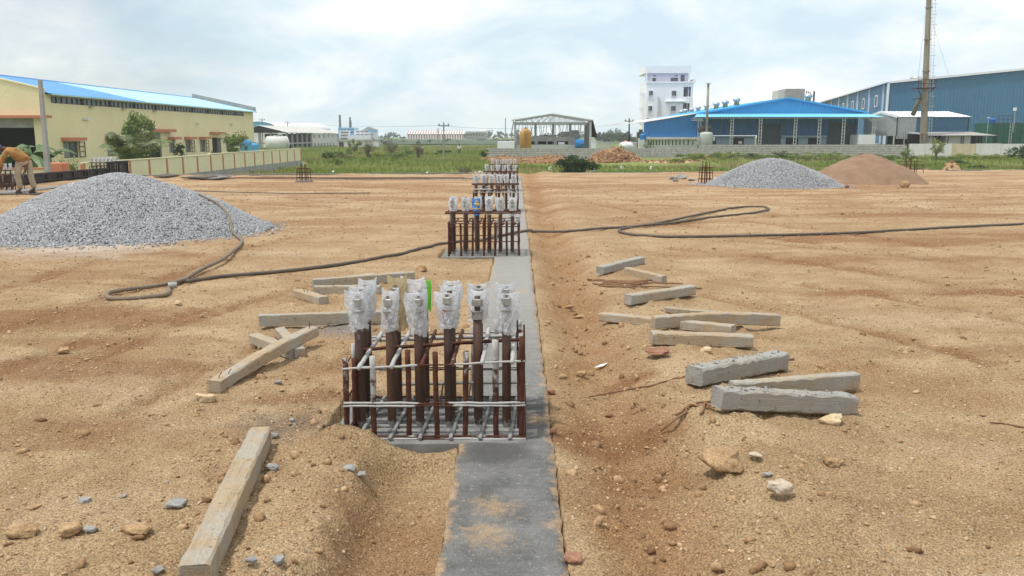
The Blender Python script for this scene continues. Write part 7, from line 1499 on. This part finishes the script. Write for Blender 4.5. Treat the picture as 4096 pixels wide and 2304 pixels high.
def leaves(c, rx, ry, rz, n, size, clumps=16, flat=0.0):
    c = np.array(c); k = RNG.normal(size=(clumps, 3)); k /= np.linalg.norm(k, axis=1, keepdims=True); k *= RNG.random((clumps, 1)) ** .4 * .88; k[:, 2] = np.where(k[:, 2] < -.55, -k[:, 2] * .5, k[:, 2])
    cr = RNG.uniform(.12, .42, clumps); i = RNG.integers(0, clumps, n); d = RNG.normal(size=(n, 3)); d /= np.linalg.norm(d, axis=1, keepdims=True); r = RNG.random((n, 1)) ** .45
    p = k[i] + d * r * cr[i][:, None]; tone = np.clip(.42 + .28 * (d[:, 2] * r[:, 0]) + .18 * p[:, 2] + RNG.normal(0, .16, n) + (RNG.random(clumps)[i] - .5) * .3, 0, 1)  # leaf tone lightens upward in clump and plant, painting light from above
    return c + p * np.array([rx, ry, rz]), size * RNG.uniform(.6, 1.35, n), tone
def shrub(x, y, w, h, label, mat=None, n=1200, leaf=.11, z=None, name='shrub', cat='shrub', grp=None, clumps=16, stems=5, bare=False):
    z = (fh(x, y) if z is None else z); T = thing(name, label, cat, (x, y, z), grp); rg = random.Random(int(x * 91 + y * 13) & 9999)
    mb = MB()
    for i in range(stems):
        a = rg.uniform(0, 6.28); r = rg.uniform(.2, .8) * w / 2; p = [Vector((x + rg.uniform(-.05, .05) * w, y, z - .05))]
        tip = Vector((x + r * math.cos(a), y + r * math.sin(a) * .7, z + h * rg.uniform(.6, .95)))
        for t in (.35, .7, 1): p.append(p[0].lerp(tip, t) + Vector((rg.uniform(-.06, .06), 0, rg.uniform(-.02, .06))) * w)
        mb.tube(p, [.022 * h, .016 * h, .010 * h, .005 * h], 5)
        if bare:
            for _ in range(9): q0 = p[1].lerp(p[3], rg.random()); mb.tube([q0, q0 + Vector((rg.uniform(-.3, .3) * w, rg.uniform(-.2, .2) * w, rg.uniform(.0, .3) * h))], [.008 * h, .003 * h], 4)
    mb.build('stem', BARK, T)
    pos, sz, tn = leaves((x, y, z + h * .50), w / 2, w / 2 * .8, h * .55, n, leaf, clumps); pos[:, 2] = np.maximum(pos[:, 2], z + .02)
    scatter('foliage', LEAF, LEAF_F, pos, np.column_stack([sz, sz * 1.3, sz]), eul(n), mat or G_MID, T, wear_tone=tn); return T
def tree(x, y, h, w, label, mat, n=2500, leaf=.12, z=None, cw=.55, name='leafy_tree', clumps=26):
    z = fh(x, y) if z is None else z; T = thing(name, label, 'tree', (x, y, z)); rg = random.Random(int(abs(x) * 71 + y * 17) & 9999); mb = MB(); top = Vector((x + rg.uniform(-.1, .1) * w, y, z + h * .72)); base = Vector((x, y, z - .1))
    mb.tube([base, base.lerp(top, .4) + Vector((.03 * w, 0, 0)), base.lerp(top, .75), top], [.045 * h * .6, .03 * h * .6, .02 * h * .6, .008 * h], 7)
    for i in range(9): q = base.lerp(top, rg.uniform(.35, .9)); a = rg.uniform(0, 6.28); e = Vector((x + math.cos(a) * w * .42, y + math.sin(a) * w * .35, z + h * rg.uniform(.5, .95))); mb.tube([q, q.lerp(e, .5) + Vector((0, 0, .05 * h)), e], [.012 * h, .008 * h, .004 * h], 5)
    mb.build('trunk', BARK, T); pos, sz, tn = leaves((x, y, z + h * (1 - cw * .5)), w / 2, w / 2 * .85, h * cw * .55, n, leaf, clumps)
    scatter('crown', LEAF, LEAF_F, pos, np.column_stack([sz, sz * 1.4, sz]), eul(n), mat, T, wear_tone=tn); return T
# grass of the field: nobody could count the blades
def blades(n_b=7):
    v = []; f = []; rg = random.Random(2)
    for i in range(n_b):
        a = rg.uniform(0, 6.28); l = rg.uniform(.5, 1); o = (rg.uniform(-.3, .3), rg.uniform(-.3, .3)); dx, dy_ = math.cos(a) * .35 * l, math.sin(a) * .35 * l; px_, py_ = -math.sin(a) * .06, math.cos(a) * .06; b = len(v)
        v += [(o[0] - px_, o[1] - py_, -.05), (o[0] + px_, o[1] + py_, -.05), (o[0] + dx * .4 + px_ * .8, o[1] + dy_ * .4 + py_ * .8, .6 * l), (o[0] + dx, o[1] + dy_, l)]; f += [(b, b + 1, b + 2), (b, b + 2, b + 3)]
    return np.array(v), f
BV, BF = blades()
GRASS = M_attr('grass_blade', [(0, (0.12, 0.17, 0.04)), (.35, (0.20, 0.26, 0.062)), (.7, (0.29, 0.34, 0.095)), (.88, (0.37, 0.375, 0.14)), (1, (0.34, 0.26, 0.14))], rough=.8, transl=.25)
def grass(n, y0, y1, xl, xr, h0, h1, name, label):
    y = y0 * (y1 / y0) ** RNG.random(n); x = xl(y) + (xr(y) - xl(y)) * RNG.random(n); ok = (y > edge_y(x) + 1.6) & ~((x > -4.2) & (y > 97) & (x < 200)) & ~((x > -3) & (x < 20) & (y > 82)) & ~((np.abs(x + 20) < .5) & (y < 82) & (y > 39))
    x, y = x[ok], y[ok]; m = len(x); pt = fbm(x * .12, y * .12, 3, 400); p2 = fbm(x * .05, y * .09, 3, 420); s = (h0 + (h1 - h0) * np.clip(.5 + pt * 1.2, 0, 1)) * RNG.uniform(.6, 1.2, m); s *= np.where((y > 247) & (y < 278), .2, 1)
    tone = np.clip(.48 + .65 * p2 + RNG.normal(0, .12, m) + np.where(p2 < -.28, .75, 0), 0, 1)
    tag(scatter(name, BV, BF, np.column_stack([x, y, field_h(x, y)]), np.column_stack([s * 1.0, s * 1.0, s]), np.column_stack([np.zeros(m), np.zeros(m), RNG.uniform(0, 6.28, m)]), GRASS, wear_tone=tone), label, 'grass', kind='stuff')
grass(26000, 42, 100, lambda y: -19.4 + 0 * y, lambda y: .66 * y, .22, .55, 'field_grass', 'green grass of the near field beyond the yard')
grass(14000, 80, 245, lambda y: np.where(y < 110, -.30 * y + 5, -.26 * y), lambda y: np.where(y < 97, .1 * y, -4.4), .35, .75, 'far_grass', 'grass of the open field before the pond')
# shrubs in the field, left of the beam
def at_field(u, v): return onz(u, v, FIELD_Z)
k = 0
for (u, d, w, h, mt, lb, bare, nn) in ((1418, 112, 2.3, 2.5, G_MID, 'bright green thorn bush right of the low white shed', False, 1500), (1474, 104, 2.6, 2.3, G_DRY, 'greyish bare shrub right of the bright thorn bush', True, 420), (1560, 108, 3.0, 2.3, G_DRY, 'wide half-bare shrub in the middle of the left field', True, 520), (1672, 103, 1.7, 1.9, G_DRY, 'dry brown shrub beside the distant grey-shirted person', True, 450),
        (1350, 100, 2.4, 1.3, G_MID, 'low green shrub in front of the open shed', False, 800), (1310, 92, 2.0, 1.1, G_DARK, 'dark low shrub at the end of the yellow wall', False, 700), (1400, 92, 2.6, 1.2, G_YEL, 'pale green shrub below the bright thorn bush', False, 900), (1515, 96, 2.8, 1.3, G_YEL, 'pale green shrub between the two bare ones', False, 900), (1620, 112, 2.6, 1.7, G_MID, 'round green shrub left of the dry brown one', False, 900),
        (1590, 95, 3.0, 1.0, G_MID, 'low spreading shrub below the half-bare one', False, 800), (1345, 78, 1.6, .9, G_MID, 'small green shrub near the perimeter strip', False, 500), (1375, 88, 1.5, 1.0, G_DRY, 'thin dry shrub near the wall end', True, 250), (1778, 118, 3.0, 1.0, G_DARK, 'dark low bush at the foot of the tall field pole', False, 700), (1855, 58, 1.3, .9, G_DRY, 'grey twiggy shrub at the yard edge left of the beam end', True, 350), (1940, 112, 1.6, 1.3, G_DARK, 'dark bush at the left end of the block wall', False, 600)):
    p = ony(u, 600, d); shrub(p.x, d, w, h, lb, mt, nn, .10 if not bare else .07, bare=bare, stems=5 if not bare else 12)
# big dark bush at the yard edge and weeds along the wall
p = ony(2295, 690, 62); shrub(p.x, 62, 3.3, 1.45, 'big dense dark green bush at the yard edge right of the beam', G_DARK, 4200, .11, clumps=34, stems=8)
weeds = [(2745, 92, 3.0, 1.3, G_MID), (2790, 90, 2.6, 1.7, G_YEL), (2700, 88, 2.0, .9, G_YEL), (2880, 92, 3.4, 1.7, G_MID), (2935, 90, 2.6, 1.9, G_YEL), (2990, 93, 3.0, 1.3, G_DARK), (3060, 91, 3.2, 1.5, G_MID), (3130, 92, 3.0, 1.7, G_DARK), (3190, 90, 3.2, 1.9, G_MID), (3260, 91, 3.4, 1.8, G_YEL), (3330, 92, 3.2, 1.6, G_MID), (3400, 90, 3.0, 1.5, G_YEL), (3470, 93, 2.8, 1.4, G_DARK), (3700, 92, 3.0, 1.2, G_YEL), (3790, 90, 2.8, 1.1, G_MID), (3870, 93, 3.2, 1.4, G_YEL), (3950, 91, 3.0, 1.3, G_MID), (4020, 90, 3.4, 1.5, G_YEL), (3840, 84, 2.4, .9, G_DARK), (3930, 72, 2.2, .8, G_DARK), (3560, 92, 2.4, 1.1, G_MID)]
pn = ['left of the right-hand starter cage', 'at the tan spoil ridge', 'low among the spoil', 'right of the starter cage', 'tallest right of the starter cage', 'darker, left of the gravel peak', 'above the left gravel slope', 'dark, right above the gravel peak', 'bright, above the gravel heap', 'tall yellowish, above the right gravel slope', 'between the gravel and sand heaps', 'above the left side of the sand heap', 'dark, behind the sand heap peak', 'under the stained white wall', 'left of the ochre panel', 'under the ochre panel', 'right of the ochre panel', 'right-most under the white wall', 'small dark, below the ochre panel', 'small dark, at the far right yard edge', 'at the end of the block wall']
for (u, d, w, h, mt), q in zip(weeds, pn): p = ony(u, 600, d); shrub(p.x, d, w * 1.15, h * .52, 'weed clump ' + q, mt, 1300, .085, name='weed_clump', cat='weeds', grp='weeds along the boundary wall')
p = ony(3748, 600, 84); tree(p.x, 84, 2.6, 1.6, 'thin young tree before the white wall near the chimney', G_YEL, 700, .10, cw=.7); p = ony(3630, 600, 82); tree(p.x, 82, 1.7, 2.0, 'small bushy tree at the joint of block and white walls', G_MID, 700, .09, cw=.8); p = ony(4100, 600, 70); tree(p.x, 70, 2.3, 4.2, 'spreading thorn tree entering at the right picture edge', G_DARK, 1500, .09, cw=.7)
p = ony(2605, 575, 104); shrub(p.x, 104, 2.0, 1.9, 'green plant before the slotted base of the blue wing', G_MID, 600, .10, z=-.7); p = ony(2480, 575, 104); shrub(p.x, 104, 2.0, 1.5, 'green plant left of the rounded white drum', G_YEL, 500, .10, z=-.8)
# factory garden
GZ = -1.15
def banana(x, y, z, label, n, L, seed):
    T = thing('banana_plant', label, 'plant', (x, y, z)); rg = random.Random(seed); mb = MB(); mb.tube([(x, y, z), (x + .05, y, z + 1.5)], [.16, .10], 8); mb.build('stem', M_attr('banana_stem', [(0, (.14, .15, .06)), (1, (.16, .17, .07))]), T)
    for i in range(n):
        a = i / n * 6.28 + rg.uniform(-.3, .3); e = rg.uniform(.5, 1.35); l = L * rg.uniform(.75, 1.15); w = .36 * rg.uniform(.8, 1.2); m_ = MB(); k = 12; droop = rg.uniform(1.0, 2.0)
        for j in range(k + 1):
            t = j / k; r = l * t * math.cos(e) + .25 * l * t * t; hgt = l * t * math.sin(e) - droop * l * .45 * t ** 2.4; cx, cy_, cz_ = x + math.cos(a) * r, y + math.sin(a) * r, z + 1.4 + hgt; ww = w * (math.sin(math.pi * min(1, .08 + t * .95)) ** .6) * (0 if t < .12 else 1); sx, sy = -math.sin(a) * ww, math.cos(a) * ww; tn = .5 + .4 * math.sin(j * 2.1 + i)
            m_.v += [(cx - sx, cy_ - sy, cz_ - ww * .35), (cx, cy_, cz_ + .02), (cx + sx, cy_ + sy, cz_ - ww * .35)]; m_.w += [.15 + .5 * rg.random()] * 3
        m_.f += [(3 * j + q, 3 * j + q + 1, 3 * j + q + 4, 3 * j + q + 3) for j in range(k) for q in (0, 1)]
        m_.build('leaf', BANL, T)
BANL = M_attr('banana_leaf', [(0, (.06, .11, .035)), (.6, (.12, .19, .06)), (1, (.23, .30, .11))], rough=.45, spec=.4, transl=.25)
p = ony(118, 640, 50); banana(p.x, 50, GZ, 'banana plant with broad leaves beside the leaning pole', 10, 2.5, 3); banana(p.x - 1.0, 50.6, GZ, 'second banana plant left of the pole, behind the worker', 9, 2.1, 8); p = ony(196, 640, 51); banana(p.x, 51, GZ, 'narrow banana plant just right of the leaning pole', 5, 1.9, 11)
def palm(x, y, z, label, n, L, seed):
    T = thing('coconut_palm', label, 'palm', (x, y, z)); rg = random.Random(seed); mb = MB(); mb.tube([(x, y, z), (x - .1, y, z + .9)], [.22, .16], 8); mb.build('trunk', BARK, T)
    for i in range(n):
        a = i / n * 6.28 + rg.uniform(-.25, .25); e = rg.uniform(.75, 1.5); l = L * rg.uniform(.8, 1.1); k = 22; P = []
        for j in range(k + 1): t = j / k; r = l * (t * math.cos(e) + .22 * t * t); hgt = l * (t * math.sin(e) - .40 * rg.uniform(.98, 1.02) * t ** 3.0); P.append(Vector((x - .1 + math.cos(a) * r, y + math.sin(a) * r, z + .85 + hgt)))
        m_ = MB(); m_.tube(P, [.035 * (1 - .85 * j / k) for j in range(k + 1)], 4)
        for j in range(3, k + 1):
            t = j / k; d = (P[j] - P[j - 1]).normalized(); sd = d.cross(Vector((0, 0, 1))).normalized(); ll = l * .24 * math.sin(math.pi * (.12 + .82 * t)) + .12
            for s_ in (-1, 1):
                for h_ in (0, .5):
                    b = P[j - 1].lerp(P[j], h_); tip = b + (sd * s_ * .75 + d * .55 + Vector((0, 0, -.45 + rg.uniform(-.2, .25)))).normalized() * ll; q = d * .048; tn = rg.uniform(.1, .9); m_.add([b - q, b + q, b.lerp(tip, .6) + q * .9, tip], [(0, 1, 2, 3)], [tn] * 4)
        m_.build('frond', PALML, T)
PALML = M_attr('palm_leaflet', [(0, (.07, .095, .035)), (.4, (.12, .16, .06)), (.8, (.21, .245, .10)), (1, (.32, .31, .14))], rough=.55, spec=.4, transl=.2)
p = ony(405, 640, 54); palm(p.x, 58, GZ + .2, 'young coconut palm with arching fronds before the factory', 12, 3.6, 4)
p = ony(560, 640, 64); tree(p.x, 64, 4.4, 3.2, 'tall feathery tree right of the coconut palm', G_MID, 5200, .12, z=GZ, cw=.85, clumps=44)
p = ony(735, 640, 80); shrub(p.x, 80, 1.6, 2.0, 'round dark shrub before the factory windows', G_DARK, 1100, .11, z=GZ + .2); p = ony(945, 640, 88); tree(p.x, 88, 3.2, 3.1, 'pale bushy tree at the far end of the factory', G_MID, 2200, .12, z=GZ, cw=.85, clumps=30); p = ony(592, 640, 76); shrub(p.x, 76, 1.4, 1.0, 'low dark shrub at the factory gate', G_DARK, 500, .10, z=GZ + .2); p = ony(865, 640, 90); shrub(p.x, 90, 1.2, 1.0, 'small shrub under the factory side door', G_DARK, 400, .10, z=GZ + .2)
for i, u in enumerate((235, 285)): p = ony(u, 640, 52); shrub(p.x, 52, 1.2, 1.5, ['left', 'right'][i] + ' silvery shrub above the low gate wall', G_YEL, 450, .08, z=GZ, stems=8)
p = ony(450, 640, 47); shrub(p.x, 47, 2.2, 1.6, 'low leafy plants at the foot of the coconut palm', G_DARK, 800, .14, z=GZ)
# far trees along the horizon: one mass
n = 0; P_ = []; S_ = []; W_ = []
for i in range(110):
    d = RNG.uniform(640, 820); u = RNG.uniform(1300, 2640); hgt = RNG.uniform(3.0, 7.5) * (1.15 if (2010 < u < 2110 or u > 2380 or 1900 < u < 2020) else .8); w = hgt * RNG.uniform(1.0, 1.9); x = ony(u, 545, d).x
    pos, sz, tn = leaves((x, d, -1.6 + hgt * .5), w / 2, w / 2, hgt * .6, 170, .95, 9); P_.append(pos); S_.append(sz); W_.append(tn)
for i in range(26):
    d = RNG.uniform(330, 420); u = RNG.uniform(2385, 2620); hgt = RNG.uniform(2.4, 4.4); x = ony(u, 545, d).x; pos, sz, tn = leaves((x, d, -1.4 + hgt * .55), hgt * .75, hgt * .7, hgt * .6, 200, .6, 10); P_.append(pos); S_.append(sz); W_.append(tn)
for i in range(60):
    d = RNG.uniform(285, 560); u = RNG.uniform(1300, 2640); hgt = RNG.uniform(.8, 1.8); x = ony(u, 545, d).x; pos, sz, tn = leaves((x, d, -1.5 + hgt * .4), hgt * 1.6, hgt, hgt * .5, 60, .5, 6); P_.append(pos); S_.append(sz); W_.append(tn)
P_ = np.concatenate(P_); S_ = np.concatenate(S_); tag(scatter('far_treeline', LEAF, LEAF_F, P_, S_, eul(len(P_)), G_FAR, wear_tone=np.concatenate(W_)), 'hazy dark green belt of trees along the horizon', 'trees', kind='stuff')
# ------------------------------------------------------------------ earth mounds, birds
EARTH = M('dug_red_earth', (0.30, 0.165, 0.085), (0.21, 0.11, 0.055), scale=1.4, rough=1, fine=.3, fscale=8, bump=.15, bscale=5)
EARTHT = M('tan_spoil_earth', (0.48, 0.33, 0.19), (0.38, 0.25, 0.14), scale=1.2, rough=1, fine=.25, fscale=8, bump=.1, bscale=5)
EC = M_attr('earth_lump', [(0, (.15, .075, .04)), (.5, (.27, .145, .075)), (1, (.40, .25, .14))], rough=1)
def mound(u0, u1, vt, d, label, mat, seed, nc=900, ry=2.2, lump=.13):
    a, b = ony(u0, vt, d), ony(u1, vt, d); P = ((a.x + b.x) / 2, d, (b.x - a.x) / 2, ry, 1); z = fh(P[0], d - ry * 1.1) - .06; H = a.z - z; P = (*P[:4], H)
    T = heap(P, 'earth_mound', label, mat, seed, z=z, res=60); o = T.children[0]; me = o.data; co = np.empty(len(me.vertices) * 3); me.vertices.foreach_get('co', co); co = co.reshape(-1, 3); co[:, 2] += .55 * H * fbm(co[:, 0] * .7 + seed * 9, co[:, 1] * .7, 4, seed) * np.clip(co[:, 2] / H * 2.0, 0, 1); me.vertices.foreach_set('co', co.ravel()); me.update()
    if nc:
        i = RNG.integers(0, len(co), nc); q = co[i] + np.array([P[0], d, z]); q = q[q[:, 2] > z + .05]; m = len(q); s = lump * RNG.uniform(.4, 1.3, m); o = scatter('earth_lumps', ICO_V, ICO_F, q, np.column_stack([s * 1.2, s, s * .8]), eul(m), EC, T); o['kind'] = 'stuff'
mound(1890, 2140, 622, 93, 'left red earth mound piled against the block wall', EARTH, 3); mound(2030, 2350, 628, 92, 'middle low red earth mound behind the dark bush', EARTH, 5); mound(2335, 2570, 600, 91, 'tall lumpy brown earth mound right of the dark bush', EARTH, 8, 2200, 2.6, .17); mound(2490, 2860, 640, 90, 'low tan spoil ridge along the block wall', EARTHT, 11, 900, 3.6); mound(2795, 2860, 622, 93, 'small pinkish spoil heap behind the starter cage', EARTHT, 13, 200, 1.2)
mound(1842, 1900, 614, 120, 'dark tarpaulin-covered mound beside the white-shirted person', GCON, 15, 0, 1.2); mound(3745, 3880, 668, 52, 'low sandy spoil hump at the far right yard edge', EARTHT, 17, 150, 1.0)
EG = M('white_feather', (.80, .80, .78), (.74, .74, .72), rough=.8); EB = M('yellow_beak', (.55, .35, .05), rough=.5)
def egret(u, d, label, wings=False, s=1.0, face=1):
    p = ony(u, 690, d); z = fh(p.x, d) + .12; s *= .42; T = thing('egret', label, 'bird', (p.x, d, z - .1), 'white egrets in the grass'); w = lambda a, b, c: (p.x + a * face * s, d + b * s, z + c * s)
    skin('body', [w(-.22, 0, .30), w(-.05, 0, .36), w(.10, 0, .42), w(.16, 0, .55), w(.12, 0, .66), w(.17, 0, .72)], [(0, 1), (1, 2), (2, 3), (3, 4), (4, 5)], [.03, .10, .085, .03, .025, .035], EG, T, sub=1)
    mb = MB(); mb.tube([w(.19, 0, .72), w(.30, 0, .70)], [.015 * s, .004 * s], 5); mb.build('beak', EB, T)
    for q in (-.03, .03): mb = MB(); mb.tube([w(0, q, .30), w(.02, q, .0), w(.0, q, -.2)], .010 * s, 4); mb.build('leg', GTR, T)
    if wings:
        for q in (-1, 1): mb = MB(); mb.add([w(.10, q * .06, .42), w(-.12, q * .06, .38), w(-.30, q * .30, .66), w(-.05, q * .55, .80), w(.12, q * .3, .62)], [(0, 1, 2, 3, 4)]); mb.add([w(.10, q * .06, .44), w(-.12, q * .06, .40), w(-.30, q * .30, .67), w(-.05, q * .55, .81), w(.12, q * .3, .64)], [(4, 3, 2, 1, 0)]); mb.build('wing', EG, T)
for a in ((1905, 60, 'leftmost of three egrets left of the beam end', False, 1, -1), (1918, 62, 'middle of three egrets left of the beam end', False, 1, 1), (1931, 60, 'rightmost of three egrets left of the beam end', False, 1, -1), (2200, 66, 'egret with raised wings left of the dark bush', True, 1.4, -1), (2375, 66, 'egret half hidden at the right of the dark bush', True, 1.1, 1), (2435, 58, 'egret standing at the yard edge right of the dark bush', False, 1, -1), (2488, 70, 'egret flapping before the tall earth mound', True, 1.2, 1), (2605, 68, 'egret with open wings below the tan spoil ridge', True, 1.3, -1), (1332, 62, 'lone egret in the grass right of the pad starter cage', False, 1, 1), (1516, 58, 'small egret low in the left grass', False, .8, -1), (1708, 60, 'grey-white egret in the grass left of the beam', False, .9, 1), (3505, 75, 'egret resting behind the sand heap', True, 1.2, -1)): egret(*a)
# ------------------------------------------------------------------ air
HZ = bpy.data.materials.new('haze_air'); HZ.use_nodes = True; t = HZ.node_tree; t.nodes.clear(); out = t.nodes.new('ShaderNodeOutputMaterial'); pv = t.nodes.new('ShaderNodeVolumePrincipled')
pv.inputs['Color'].default_value = (0.90, 0.95, 0.985, 1); pv.inputs['Density'].default_value = 0.00045; pv.inputs['Anisotropy'].default_value = 0.2; t.links.new(pv.outputs[0], out.inputs['Volume'])
mb = MB(); mb.box(-1350, 1350, -120, 1300, -4.5, 29); hz = mb.build('haze', HZ); tag(hz, 'thin pale haze in the air over the whole site', 'haze', kind='stuff')
